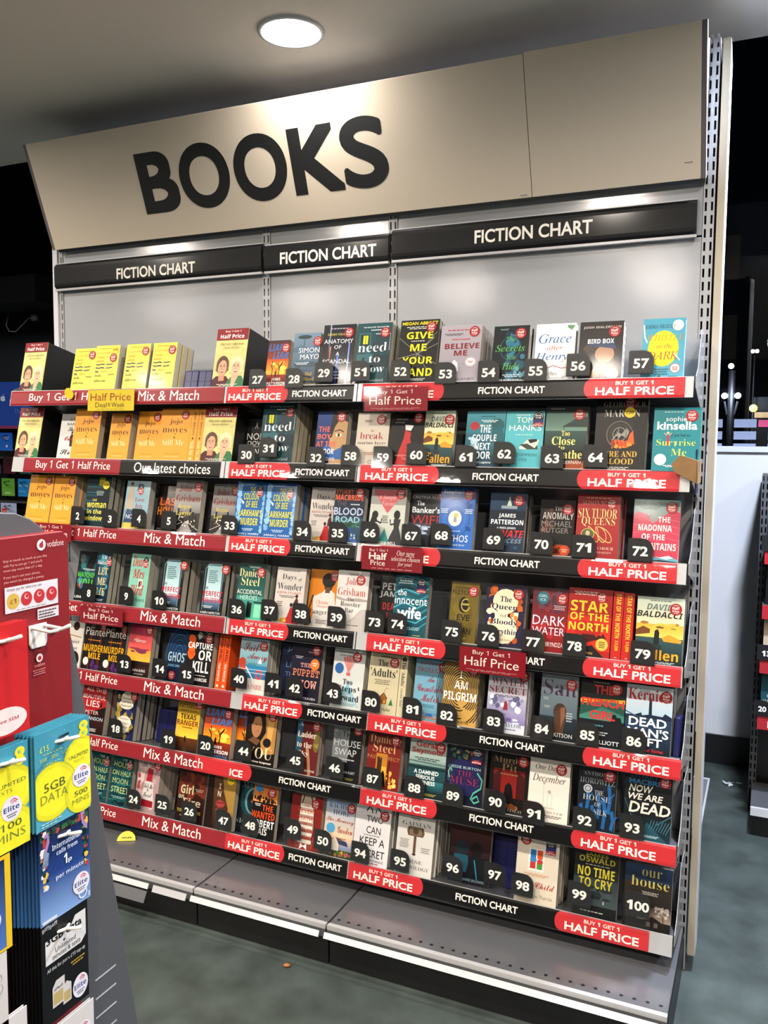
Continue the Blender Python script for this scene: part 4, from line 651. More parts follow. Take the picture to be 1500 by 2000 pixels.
C('six', '9C2828', '8E2024', six, lambda a: (a.T('s', 'ALISON WEIR', .1, .84, .84, .9, 'D8A090'), a.T('s', 'SIX TUDOR', .03, .63, .94, .78, 'E8D088'), a.T('s', 'QUEENS', .12, .5, .9, .64, 'E8D088'), a.T('s', 'JANE SEYMOUR', .1, .14, .9, .19, 'E0B8A8'), a.T('s', 'THE HAUNTED QUEEN', .18, .08, .85, .12, 'E0B8A8'), a.M(.1, .93, .9, .96, 1, 'D0907A')), [('h', .8, .86)])
C('madonna', '6A9A98', 'B03A50', lambda a: (a.P([(0, 0), (1, 0), (1, .8), (.84, .84), (.72, .78), (.6, .72), (.42, .62), (.3, .76), (.1, .8), (0, .74)], 'B8384E'), [a.L([(0, .7-.12*i), (.2, .74-.13*i), (.4, .64-.12*i), (.7, .7-.1*i), (1, .66-.1*i)], .006, 'D8707E') for i in range(5)], a.P([(.2, .06), (.45, .1), (.6, .07), (.8, .12), (1, .06), (1, .0), (.2, .0)], '5A9AA8'), a.P([(.5, .1), (.62, .09), (.8, .12), (.9, .09), (.75, .06)], 'E0ECEC'), a.P([(.2, .0), (1, .0), (1, .03), (.6, .05)], '182438'), a.L([(.3, .74), (.34, .725), (.38, .745)], .01, '1A2A2A')), lambda a: (a.T('g', 'ELISE VALMORBIDA', .05, .92, .96, .96, '2A4A4A'), a.T('B', 'THE', .54, .64, .8, .73, 'ECE0DC'), a.T('B', 'MADONNA', .12, .5, .84, .6, 'ECE0DC'), a.T('B', 'OF THE', .2, .36, .7, .45, 'ECE0DC'), a.T('B', 'MOUNTAINS', .06, .2, .95, .31, 'ECE0DC'), a.M(.1, .84, .6, .89, 2, '3A5A5A')), [('h', .82, .88)])
C('watch', '101C20', '0A1012', lambda a: (a.N(0, .3, 1, 1, 30, .25, '1A4A58 12343C 2A6A70 0C1E22', 3), a.E(.2, .85, .13, .09, '5A6A68'), a.N(0, .2, .4, .5, 10, .2, '2A6A9A 2A5A78 8A2A3A', 6), a.P([(.35, .7), (.6, 1), (.8, 1), (.7, .6)], '0A1012')), lambda a: (a.T('B', 'WATCHING', .04, .48, .98, .58, '5AC040'), a.T('B', 'YOU', .1, .3, .75, .45, '5AC040'), a.T('B', 'LISA JEWELL', .04, .05, .9, .11, 'D8DCD8'), a.M(.2, .62, .9, .66, 2, 'C8D0D0')), None)
C('letme', '0E2A3C', '0A1A26', lambda a: (a.N(0, 0, 1, 1, 24, .3, '14384C 0E2838 1E5060 3A8A9A', 5),), lambda a: (a.T('s', 'Clare', .36, .87, .9, .95, 'D8E0E4'), a.T('s', 'Mackintosh', .1, .76, .98, .84, 'D8E0E4'), a.T('S', 'LET', .22, .56, .84, .7, 'C8B888'), a.T('S', 'ME', .24, .36, .8, .5, 'C8B888'), a.T('S', 'LIE', .26, .16, .8, .3, 'C8B888'), a.M(.3, .04, .8, .09, 2, 'A8B8C0')), [('r', .84, .84)])
C('mrsbird', '7EB8A6', '74AE9C', lambda a: (a.R(.5, .36, .72, .52, 'D8D0C0'), a.R(.53, .38, .61, .49, '1A1A1A'), a.R(.62, .4, .69, .5, 'B83028')), lambda a: (a.T('X', 'Dear', .08, .76, .68, .96, 'B83A30'), a.T('X', 'Mrs', .16, .54, .78, .71, 'B83A30'), a.T('X', 'Bird', .1, .22, .8, .42, 'B83A30'), a.T('g', 'A. J. PEARCE', .2, .1, .92, .16, '3A5A50')), [('r', .78, .84)])
C('perfect', '0A0C10', '0A0C10', lambda a: (a.V(.16, .2, .82, .96, '8AB0B8', 'C0D8DC'), a.O(.5, .56, .4, .42, .04, '5A7A84', n=4) if 0 else a.L([(.1, .1), (.08, .9), (.2, .985), (.75, .99), (.88, .9), (.84, .1)], .03, '6A8A94'), a.V(.16, .1, .82, .3, '5A7A9A', '10202C'), a.L([(.94, .98), (.96, .8), (.93, .66)], .035, '3A4448')), lambda a: (a.T('B', 'THE', .12, .5, .28, .55, '4A2030'), a.T('B', 'PERFECT', .08, .37, .94, .47, 'B02038'), a.T('B', 'GIRLFRIEND', .08, .25, .94, .34, 'B82A48'), a.M(.25, .62, .7, .88, 7, '4A6A70', 2, False), a.T('g', 'KAREN HAMILTON', .06, .03, .92, .075, 'D8DCE0'), a.M(.1, .14, .6, .19, 2, 'D0D8E0')), [('h', .96, .9)])
C('heroes', '12403C', '1A6058', lambda a: (a.V(0, 0, 1, .42, '3A8078', '4AB090'), a.R(.42, .04, .6, .3, '101816'), a.E(.46, .3, .04, .03, '101816'), a.E(.56, .28, .03, .03, '101816'), a.R(.7, .05, .95, .28, '7ACAA8'), a.R(.66, .3, 1, .33, '14302C'), a.R(.1, .05, .3, .2, '2A6A5A')), lambda a: (a.T('s', 'Danielle', .02, .76, .96, .9, 'E8DCA0'), a.T('s', 'Steel', .12, .6, .8, .76, 'E8DCA0'), a.T('g', 'ACCIDENTAL', .0, .45, .94, .53, 'DCE4D8'), a.T('g', 'HEROES', .14, .35, .78, .43, 'B0D8C8'), a.M(.3, .92, .85, .96, 2, 'C8D8D0')), [('h', .82, .85)])
C('tang', 'C87818', 'C47010', lambda a: (a.P([(.1, .0), (.95, .0), (.98, .3), (.9, .6), (.65, .7), (.45, .6), (.15, .52), (.2, .2)], 'CFCAC4'), a.E(.66, .74, .15, .12, '3A2A22'), a.E(.66, .82, .24, .13, '1A1614'), a.P([(.55, .6), (.72, .6), (.74, .7), (.58, .7)], '5A4030'), a.L([(.15, .55), (.05, .3), (.15, .05)], .06, '4A3020')), lambda a: (a.T('i', 'Christine', .28, .4, .72, .47, 'C85A38'), a.T('i', 'Mangan', .3, .33, .7, .39, 'C85A38'), a.T('s', 'Tangerine', .05, .2, .98, .31, '1E1A18'), a.M(.3, .06, .75, .14, 3, '5A544E')), [('h', .85, .9)])
C('rooster', 'CFCBC8', 'C6C2BE', lambda a: (a.P([(0, 0), (1, .0), (1, .36), (.8, .33), (.6, .2), (.35, .1), (0, .06)], 'B0ABA6'), a.P([(0, .56), (.3, .52), (.7, .55), (1, .53), (1, .5), (.6, .49), (.2, .49), (0, .52)], '9A948F'), a.L([(0, .07), (.35, .11), (.6, .21), (.8, .34), (1, .37)], .01, '8A8480')), lambda a: (a.T('s', 'John', .26, .75, .72, .88, 'B85A50'), a.T('s', 'Grisham', .04, .58, .92, .71, 'B04A42'), a.T('s', 'The', .36, .49, .58, .55, '3A3634'), a.T('s', 'Rooster', .16, .4, .8, .48, '3A3634'), a.T('s', 'Bar', .32, .3, .6, .38, '3A3634'), a.M(.3, .92, .75, .96, 2, '6A6460'), a.M(.3, .08, .86, .11, 1, '6A6460')), [('h', .74, .85)])
C('peter', '0E0C0C', '0C0A0A', None, lambda a: (a.T('B', 'PETER', .1, .76, .95, .88, 'C8C8C8'), a.T('B', 'JAMES', .02, .62, .95, .74, 'C8C8C8'), a.T('B', 'DEAD IF', .16, .42, .98, .54, 'A02828'), a.T('B', "YOU DON'T", .3, .28, .98, .38, 'A02828')), None)
def innoc(a):
    for i in range(16): a.L([(0, .1+.06*i), (.3, .2+.06*i-.02*(i % 3)), (.7, .12+.06*i), (1, .26+.055*i if i < 12 else .9)], .02, ('2A8AA0', '0E4452', '4AAAC0', '103A48')[i % 4])
C('innocent', '14606E', '0E4250', innoc, lambda a: (a.T('g', 'the', .1, .67, .36, .78, 'ECF4F4'), a.T('g', 'innocent', .03, .53, .98, .66, 'ECF4F4'), a.T('G', 'wife', .12, .3, .84, .5, 'ECF4F4'), a.T('g', 'AMY LLOYD', .2, .12, .82, .17, 'C0D8D8'), a.M(.08, .86, .55, .97, 3, 'D8ECEC'), a.M(.6, .03, .9, .05, 1, 'C8C040')), [('b', .78, .85)])
C('eve', '6A5A1C', '5E5018', lambda a: (a.N(0, 0, 1, 1, 20, .3, '645418 70601E 5A4A14', 6), a.E(.48, .63, .17, .13, '16140E'), a.O(.56, .63, .17, .11, .035, 'A89848', a0=60, a1=340), a.L([(.42, .64), (.68, .64)], .03, 'A89848')), lambda a: (a.T('g', 'GIOVANNA', .14, .89, .66, .93, '1E1A10'), a.T('g', 'FLETCHER', .06, .8, .94, .87, '1E1A10'), a.T('G', 'EVE', .28, .37, .74, .47, '1E1A10'), a.T('g', 'OF', .3, .27, .5, .33, '1E1A10'), a.T('G', 'MAN', .34, .15, .8, .26, '1E1A10'), a.M(.1, .05, .7, .1, 2, 'A89848')), [('h', .8, .86)])
C('queen', '1E1A34', '1E1A34', lambda a: (a.N(0, 0, 1, 1, 70, .16, 'C05A1C A84818 D87830 20183A E0D8B8', 12), a.E(.5, .73, .32, .2, 'E0D4B4'), a.R(.42, .4, .58, .6, 'E0D4B4'), a.E(.5, .28, .34, .22, 'E0D4B4')), lambda a: (a.T('S', 'The', .36, .72, .66, .81, '22264C'), a.T('S', 'Queen', .16, .58, .82, .69, '22264C'), a.T('s', 'of', .44, .48, .56, .53, '22264C'), a.T('S', 'Bloody', .16, .34, .84, .45, '22264C'), a.T('S', 'Everything', .08, .19, .94, .3, '22264C'), a.T('g', 'JOANNA NADIN', .18, .1, .82, .14, 'A05030')), [('h', .82, .85)])
C('dark', '5A1A24', '8A1418', lambda a: (a.V(0, 0, 1, .5, '8E1A1E', '7A1014'), a.N(0, .6, 1, 1, 26, .3, '5A3A4A 7A2A30 4A2A38', 4), a.E(.3, .86, .17, .1, '2A6A78'), a.N(0, .2, 1, .5, 12, .2, 'A02024 6E0E14', 7)), lambda a: (a.T('g', 'GIRL', .18, .87, .42, .91, 'C8DCDC'), a.T('g', 'ICE', .22, .81, .38, .85, 'C8DCDC'), a.T('g', 'DARK', .04, .43, .96, .58, 'D8C8D8'), a.T('g', 'WATER', .04, .28, .96, .4, 'D8C8D8'), a.T('g', 'ROBERT BRYNDZA', .02, .1, .94, .17, 'E4D4D0'), a.M(.6, .68, .96, .76, 3, 'D8A8A8')), [('h', .84, .86)])
C('star', '9A1A16', 'A01812', lambda a: (a.V(0, .1, 1, .6, 'B82418', 'C82818'), a.P([(.3, .36), (.8, .4), (.98, .2), (.7, .26), (.4, .2)], '3A100C'), a.N(.1, .3, .9, .5, 8, .3, 'C83018 A81C14', 3), a.P([(0, 0), (.9, 0), (.6, .18), (.3, .12), (0, .1)], '1A1210'), a.E(.82, .2, .14, .09, 'D8B048')), lambda a: (a.T('B', 'STAR', .06, .66, .92, .82, 'F0C030'), a.T('B', 'OF THE', .06, .53, .94, .64, 'F0C030'), a.T('B', 'NORTH', .04, .38, .94, .5, 'F0C030'), a.M(.73, .15, .91, .25, 4, '3A2A10'), a.T('g', 'D. B. JOHN', .2, .03, .62, .08, 'C8A050'), a.M(.1, .9, .75, .96, 3, 'F0D0C8')), [('h', .76, .88)], sp='A81C14')
C('sp_star', 'B02018', 'B02018', None, lambda a: (a.T('B', 'STAR OF THE NORTH', .3, .32, .76, .96, 'F0C030', 1), a.T('B', 'D. B. JOHN', .3, .14, .72, .28, 'F0C030', 1), a.M(.35, .03, .65, .05, 1, 'F0D0C0')))
C('white', 'C6C0B8', 'BEB8B0', lambda a: (a.E(.5, .9, .2, .1, '2A1A1C'), a.L([(.1, .7), (.9, .66)], .02, '8A6A40'), a.E(.55, .18, .35, .18, '1A1A1C')), lambda a: (a.T('i', 'quiet', .15, .5, .8, .6, '3A3A3A'), a.T('i', 'heart', .2, .38, .7, .46, '3A3A3A')), None)
C('mile', '14100E', '120E10', lambda a: (a.R(.28, 0, .36, .95, '4A1C10'), a.R(.72, 0, .82, .95, '4A1C10'), a.E(.2, .16, .13, .08, 'C8C4C0'), a.R(.5, 0, .6, .25, '3A1A4A'), a.N(.4, .0, .9, .2, 8, .12, '2A1238 4A2060', 3)), lambda a: (a.T('g', 'Lynda', .3, .89, .8, .98, 'C8C4BE'), a.T('g', 'La', .32, .82, .44, .87, 'C8C4BE'), a.T('g', 'Plante', .05, .68, .96, .84, 'C8C4BE'), a.T('B', 'MURDER', .03, .36, .96, .5, 'D09A18'), a.T('B', 'MILE', .3, .22, .86, .34, 'D09A18'), a.M(.1, .57, .9, .61, 1, 'B87020')), [('h', .86, .87)])
C('milk', '8A2A48', '140C0C', lambda a: (a.V(0, .5, 1, 1, '9A2A50', 'D8584A'), a.V(0, .28, 1, .52, 'E88A30', 'F0B040'), a.V(0, 0, 1, .3, '3A1A14', '0E0A0A'), a.P([(0, .26), (.4, .3), (1, .25), (1, .2), (0, .2)], '1A100E'), a.N(0, .42, 1, .56, 10, .35, '5A2A4A 7A3048', 4, .2)), lambda a: (a.T('g', 'Milkman', .22, .66, .74, .73, 'ECC8C4'), a.T('g', 'ANNA BURNS', .3, .1, .86, .15, 'D8D4D0'), a.M(.3, .04, .86, .08, 1, '8A8480')), [('h', .84, .9)])
def ghost(a):
    for i in range(9): a.O(.5, .55, .08+.06*i, .06+.05*i, .022, ('1E5A90', '123A64')[i % 2], a0=10, a1=200)
C('ghost', '0E2440', '0C1C34', ghost, lambda a: (a.T('B', 'GHOST', .04, .38, .96, .56, '9AB8CC'), a.T('B', 'JAMES SWALLOW', .06, .27, .92, .33, '6A98BC')), [('h', .3, .12)])
C('capture', '16120F', '120E0C', lambda a: (a.N(0, .35, .25, .95, 12, .25, 'D84A18 E85A20', 4), a.P([(.3, .3), (.45, .3), (.5, .52), (.42, .6), (.36, .5)], '0C0A0A'), a.L([(.5, .9), (.7, 1), (.9, .9)], .03, 'B8B4AE'), a.N(.3, .85, 1, 1, 8, .2, 'A8A49C 3A3632', 5)), lambda a: (a.T('B', 'CAPTURE', .04, .68, .98, .8, 'F0ECE8'), a.T('B', 'OR', .48, .48, .98, .66, 'F0ECE8'), a.T('B', 'KILL', .3, .25, .92, .45, 'F0ECE8'), a.T('B', 'TOM MARCUS', .1, .09, .9, .15, 'E8E4E0'), a.M(.3, .18, .9, .21, 1, 'D0CCC8')), [('h', .82, .87)])
C('sp_cap', 'D04A18', 'D04A18', None, lambda a: (a.T('B', 'CAPTURE OR KILL', .3, .5, .75, .97, '1A100A', 1), a.T('B', 'TOM MARCUS', .32, .14, .72, .46, 'F0C8B0', 1), a.R(.3, .04, .7, .08, 'F0C8B0')))
C('sail', '8AA8B2', 'C8C4BC', lambda a: (a.V(0, .5, 1, 1, '9AB4BC', '5A98A8'), a.V(0, .26, 1, .52, '2A7AA0', '1E6090'), a.V(0, 0, 1, .28, 'C4C0B8', 'D0CCC4'), a.E(.12, .55, .13, .09, 'A83A28'), a.P([(.0, .3), (.2, .3), (.26, .48), (.1, .52)], 'B83A2A'), a.L([(.26, .48), (.55, .26)], .03, 'D8D4D0'), a.O(.74, .36, .12, .09, .05, 'B83A40'), a.P([(.66, .56), (.76, .7), (.8, .56)], 'E0E4E0'), a.L([(0, .44), (1, .44)], .008, 'D0DCE0'), a.L([(0, .38), (1, .38)], .008, 'D0DCE0')), lambda a: (a.T('w', 'Sail', .12, .76, .66, .92, '8A2430'), a.T('w', 'Away', .28, .58, .98, .74, '8A2430'), a.T('s', 'CELIA IMRIE', .1, .09, .9, .18, 'A83A48'), a.M(.25, .52, .7, .56, 2, '4A6A78')), [('h', .82, .87)])
C('jdark', '0C1E3C', '081428', lambda a: a.N(0, 0, 1, 1, 14, .4, '10284C 0A1A34', 3), lambda a: (a.T('g', 'JAMES', .2, .84, .98, .94, '8A98B8'), a.T('g', 'THE', .2, .4, .6, .48, '5A6A98'), a.T('g', 'LINE', .2, .56, .8, .66, '5A6A98')), None)
C('puppet', '14142A', '10101E', lambda a: (a.E(.78, .66, .15, .1, 'D0702A'),), lambda a: (a.T('t', 'THE', .32, .6, .66, .67, 'C88A90'), a.T('t', 'PUPPET', .08, .44, .96, .56, 'D07858'), a.T('t', 'SHOW', .1, .24, .9, .38, 'D09088'), a.T('g', 'M. W. CRAVEN', .2, .05, .9, .09, 'C8C8D4'), a.M(.1, .74, .4, .79, 2, 'A8A8B8'), a.M(.5, .85, .9, .88, 2, 'A8A8B8'), a.M(.69, .63, .87, .7, 2, 'F8E0C8')), [('h', .8, .9)])
def steps(a):
    for i in range(11): t = math.radians(60+6*i); a.L([(.5, .3), (.5+.62*math.cos(t*2.2-1.6)*.9, .0)], .02, '6AAEC0') if 0 else a.L([(.52, .42), (.15+.075*i, .04)], .02, '7AB0C0')
    for i in range(9): a.P([(.5, .58), (.3+.05*i, .84+.02*math.sin(i*.39)), (.34+.05*i, .86+.02*math.sin(i*.39))], ('C86A6A', 'D88A84')[i % 2])
    a.R(.44, .55, .56, .6, 'C05A5A'); a.E(.2, .66, .14, .09, '2A5A98'); a.L([(.2, .36), (.22, .3)], .03, '1A1A2A'); a.L([(.86, .38), (.88, .32)], .03, '1A1A2A')
C('steps', 'C4C8C6', 'C0C4C2', steps, lambda a: (a.T('S', 'Two', .36, .4, .66, .49, '1A2A38'), a.T('S', 'Steps', .2, .26, .8, .38, '1A2A38'), a.T('S', 'Forward', .1, .13, .9, .23, '1A2A38'), a.T('g', 'Graeme Simsion', .16, .93, .62, .96, '4A4A50'), a.T('g', '& Anne Buist', .2, .87, .6, .9, '4A4A50'), a.M(.25, .05, .85, .1, 2, '8AA8B0')), [('h', .74, .87)])
C('adults', 'C2B898', 'BCB292', lambda a: (a.P([(.46, .17), (.66, .17), (.66, .27), (.56, .34), (.44, .27)], '8A5A2A'), a.R(.56, .18, .62, .23, 'E0A030'), a.L([(.42, .27), (.56, .35), (.68, .26)], .02, '5A3018'), a.P([(.74, .16), (.88, .16), (.81, .27)], '2A6A3A'), a.L([(.56, .36), (.62, .44), (.7, .42)], .01, 'A05A30')), lambda a: (a.T('S', 'The', .28, .79, .62, .89, '2A2A26'), a.T('S', "'Adults'", .05, .61, .93, .75, '2A2A26'), a.M(.2, .48, .75, .57, 3, '7A7460'), a.T('g', 'Caroline Hulse', .1, .06, .8, .11, '4A463A'), a.M(.3, .93, .8, .96, 1, '4A463A')), [('h', .82, .86)])
C('sp_adults', 'C2B898', 'C2B898', lambda a: a.P([(.2, .92), (.5, .96), (.8, .92), (.8, .88), (.2, .88)], '3A2A20'), lambda a: (a.T('S', "The 'Adults'", .28, .48, .76, .87, '2A2A26', 1), a.T('i', 'Caroline Hulse', .32, .16, .7, .45, '4A463A', 1)))
C('match', '6A9EB8', '74A8BE', lambda a: (a.V(0, .03, 1, .12, '4A90B8', 'A8A098'), a.L([(.2, .05), (.9, .03)], .02, 'B86A48'), a.P([(.44, .06), (.7, .06), (.66, .11), (.48, .11)], '3A6AA0')), lambda a: (a.T('g', 'JOANNA', .14, .88, .86, .95, 'A84A48'), a.T('g', 'TROLLOPE', .06, .78, .98, .85, 'A84A48'), a.T('w', 'An', .42, .62, .66, .72, '9A2838'), a.T('w', 'Unsuitable', .1, .46, .98, .58, '9A2838'), a.T('w', 'Match', .26, .3, .86, .42, '9A2838'), a.M(.3, .2, .75, .26, 3, '3A6A88')), [('h', .92, .88)])
def pilg(a):
    for i in range(15): a.O(.5, .55, .06+.045*i, .05+.04*i, .019, '1A140C', n=26, a0=-70+7*i % 40, a1=250+(i*11) % 40)
C('pilgrim', 'C09A50', 'B89048', lambda a: (pilg(a),), lambda a: (a.T('B', 'I', .46, .72, .52, .86, 'F0ECE4'), a.T('B', 'AM', .32, .56, .7, .68, 'F0ECE4'), a.T('B', 'PILGRIM', .04, .38, .96, .51, 'F0ECE4'), a.T('g', 'TERRY HAYES', .2, .04, .8, .08, '4A3A18')), [('h', .84, .86)], sp='B89A58')
COVERS['pilgrim'] = COVERS['pilgrim'][:4] + ([('h', .84, .86)], 'B89A58')
C('winter', 'B8B8C4', 'B8B8C8', lambda a: (a.V(0, .1, 1, .55, 'A8A8C0', '7A6AA0'), a.N(0, .3, 1, .6, 26, .16, '5A5A80 8A88A8 E0E0EC', 4), a.N(0, .12, 1, .32, 22, .25, '6A5A98 8A7AB8 D8D4E8', 6, .2), a.P([(.42, .36), (.54, .36), (.51, .5), (.45, .5)], '8A2430'), a.R(0, 0, 1, .15, 'C4C8D4')), lambda a: (a.T('s', 'WINTER', .08, .75, .94, .86, '8A3430'), a.T('s', 'SECRET', .04, .62, .98, .73, '8A2424'), a.M(.15, .56, .85, .6, 2, '4A4A5A'), a.T('s', 'LULU TAYLOR', .04, .1, .92, .17, '4A5A78'), a.M(.3, .05, .85, .08, 1, '4A5A78')), [('h', .9, .92)])
C('salt', '6A7880', '10181C', lambda a: (a.V(0, .35, 1, 1, '7A868C', '4A5C68'), a.V(0, 0, 1, .36, '1A2A34', '0C1216'), a.E(.55, .44, .18, .13, '3A2A22'), a.P([(.4, .1), (.66, .1), (.72, .4), (.6, .52), (.42, .44)], '4A3020'), a.P([(.6, .2), (.7, .4), (.68, .52), (.56, .5)], '7A5238')), lambda a: (a.T('s', 'Salt', .08, .68, .98, .92, '3A2444'), a.T('g', 'MICK KITSON', .04, .06, .92, .12, 'C8C8C4'), a.M(.06, .6, .25, .65, 2, 'A8B0B4'), a.M(.7, .3, .92, .45, 4, 'A8B0B4'), a.M(.1, .48, .3, .52, 2, 'A8B0B4')), [('h', .82, .86)])
C('french', '0C100E', '0A0C10', lambda a: (a.V(0, .4, 1, .7, '2A5A50', '3A8070'), a.P([(0, .62), (.6, .72), (1, .74), (1, .68), (0, .7)], 'D8A030'), a.P([(0, .45), (.5, .6), (1, .5), (1, .62), (0, .64)], '1E4A40'), a.R(0, .0, 1, .4, '0C1018'), a.E(.78, .48, .05, .03, '0A0C10'), a.P([(.7, .38), (.96, .38), (.92, .47), (.74, .47)], '0A0C10')), lambda a: (a.T('h', 'THE', .3, .79, .74, .92, 'B82A28'), a.T('h', 'FRENCH', .03, .6, .98, .72, 'C82E2C'), a.T('h', 'GIRL', .22, .41, .8, .54, 'C82E2C'), a.T('g', 'LEXIE ELLIOTT', .04, .05, .92, .11, 'ECECEC'), a.M(.2, .3, .6, .34, 1, '4A8A8A'), a.M(.2, .17, .7, .24, 2, 'A8B0B0'), a.M(.2, .95, .7, .97, 1, 'C8C8C8')), [('h', .8, .88)])
C('kernick', 'C0C6CA', '0E1420', lambda a: (a.V(0, .5, 1, 1, 'CCD2D6', 'A8C4D8'), a.V(0, 0, 1, .56, '1E3A58', '0C1018'), a.P([(0, .54), (.2, .56), (.34, .6), (.36, .56), (.5, .58), (.5, .78), (.53, .84), (.56, .78), (.57, .58), (.8, .57), (.85, .62), (1, .57), (1, .48), (0, .5)], '14243A'), a.L([(0, .6), (.3, .52), (1, .5)], .015, '2A4A6A'), a.N(0, .05, 1, .25, 12, .3, '0C1420 16283C', 4, .4)), lambda a: (a.T('S', 'Kernick', .04, .78, .96, .95, 'A81E24'), a.T('g', 'Simon', .28, .9, .5, .95, '5A5A60'), a.T('G', 'DEAD', .08, .4, .9, .53, 'F2F2F2'), a.T('G', "MAN'S", .06, .25, .95, .38, 'F2F2F2'), a.T('G', 'GIFT', .2, .12, .82, .24, 'F2F2F2'), a.T('G', 'and Other Stories', .2, .04, .85, .09, 'B02830')), [('h', .86, .86)])
C('lies', 'A02428', '1A0E0E', lambda a: (a.V(0, .45, 1, 1, 'A82428', '9A2024'), a.V(0, 0, 1, .46, '3A1214', '100A0A'), a.P([(0, .4), (.5, .46), (1, .58), (1, .3), (0, .3)], '1A0C0C'), a.N(.0, .2, .5, .4, 8, .3, '8A1A1E 5A1014', 4), a.R(.78, .56, .84, .66, '1A0C0C')), lambda a: (a.T('g', 'ALL THE', .14, .86, .86, .94, 'ECDCD8'), a.T('g', 'BEAUTIFUL', .04, .71, .96, .79, 'ECDCD8'), a.T('g', 'LIES', .2, .55, .74, .68, 'ECDCD8'), a.T('g', 'PETER', .2, .4, .74, .47, 'E0B0AC'), a.T('g', 'SWANSON', .1, .28, .94, .35, 'B8C8D0'), a.M(.3, .05, .75, .12, 3, 'C8C0BC')), [('h', .88, .9)])
C('mermaid', '14183A', '181C40', lambda a: (a.N(0, 0, 1, 1, 80, .17, '8A7428 A88E38 262C5C 10142E', 9), a.E(.5, .84, .28, .14, 'D4CCB8'), a.E(.5, .72, .34, .1, 'D4CCB8'), a.E(.5, .36, .34, .13, 'D4CCB8'), a.E(.5, .26, .26, .12, 'D4CCB8')), lambda a: (a.T('s', 'The', .42, .89, .6, .93, '3A3A48'), a.T('s', 'Mermaid', .26, .82, .74, .87, '3A3A48'), a.T('s', 'and Mrs', .3, .75, .7, .79, '3A3A48'), a.T('s', 'Hancock', .22, .67, .78, .72, '3A3A48'), a.T('s', 'Imogen', .3, .4, .7, .45, '6A6A70'), a.T('s', 'Hermes', .26, .32, .74, .37, '6A6A70'), a.T('s', 'Gowar', .3, .24, .7, .29, '6A6A70')), [('h', .84, .9)])
C('texas', 'A87A1C', '1E1008', lambda a: (a.V(0, .5, 1, 1, '8A6A1C', 'D8B030'), a.V(0, .25, 1, .52, 'E0A028', 'E8C040'), a.V(0, 0, 1, .27, '5A3010', '140C06'), a.P([(.38, .0), (.6, .0), (.48, .24)], '3A2410'), a.R(.42, .18, .48, .3, '120A04')), lambda a: (a.T('B', 'JAMES', .3, .92, .7, .97, '6A2A10'), a.T('B', 'PATTERSON', .04, .83, .96, .9, '3A1A0C'), a.T('B', 'TEXAS', .16, .62, .84, .72, '2A120A'), a.T('B', 'RANGER', .03, .5, .96, .6, '6A1A10'), a.M(.2, .45, .8, .48, 1, '3A1A0C'), a.T('B', '& ANDREW BOURELLE', .04, .76, .96, .8, '6A4A10')), [('h', .92, .93)])
C('you', '1A120E', '100A08', lambda a: (a.P([(.1, .3), (.4, .25), (.5, .6), (.46, .95), (.1, .95)], '1E140E'), a.E(.34, .68, .17, .2, 'A8744E'), a.P([(.14, .7), (.2, .95), (.5, .97), (.52, .8), (.42, .86), (.26, .84), (.2, .72)], '1A100A'), a.P([(.28, .5), (.5, .44), (.4, .35), (.1, .42)], '6A4630'), a.P([(.58, .95), (.98, .9), (.98, .25), (.6, .2), (.5, .42), (.66, .6)], 'A87A3C'), a.P([(.7, .9), (.9, .9), (.84, .3), (.7, .3)], 'C89A54'), a.L([(.29, .71), (.35, .71)], .014, '1A0C08'), a.L([(.42, .71), (.46, .71)], .014, '1A0C08'), a.L([(.36, .6), (.42, .6)], .012, '5A2A20'), a.E(.72, .42, .13, .08, '1A1416')), lambda a: (a.T('s', 'YOU', .1, .13, .92, .32, 'E0CCA8'), a.T('B', 'caroline kepnes', .1, .045, .92, .09, 'E8E0D8')), [('h', .82, .88)])
C('ladder', '4A1A1C', '5A1A14', lambda a: (a.V(0, 0, .25, 1, '2A5A78', '1A2A3A'), a.P([(.2, 1), (1, 1), (1, 0), (.4, 0), (.5, .5)], '5A1A1C'), a.L([(.5, .5), (.62, .25), (.7, .0)], .12, 'A87A58'), a.N(.7, .3, 1, .9, 10, .25, '8A7A3A 6A5A2A', 4)), lambda a: (a.T('S', 'A', .1, .86, .26, .94, 'A8C8D0'), a.T('S', 'Ladder', .04, .66, .86, .77, 'D8C8B8'), a.T('S', 'to the', .05, .48, .7, .58, 'D8C8B8'), a.T('S', 'Sky', .1, .32, .6, .42, 'D8C8B8'), a.T('g', 'JOHN BOYNE', .1, .05, .92, .1, 'E0D8D0')), [('h', .84, .88)])
C('swap', '121416', '0E1012', lambda a: (a.P([(0, .35), (.55, .35), (.55, 1), (0, 1)], '6E7274'), a.N(0, .5, .5, .95, 12, .2, '7A7E80 606466', 3)), lambda a: (a.T('g', 'THE', .3, .78, .74, .88, '16181A'), a.T('g', 'HOUSE', .04, .62, .96, .74, 'A8ACAE'), a.T('g', 'SWAP', .1, .46, .84, .58, 'B8BCBE'), a.M(.05, .38, .9, .42, 1, 'B0B0B0'), a.T('g', 'REBECCA FLEET', .2, .16, .85, .2, 'C0C4C6'), a.M(.5, .05, .85, .09, 2, '8A8430')), [('h', .84, .93)])
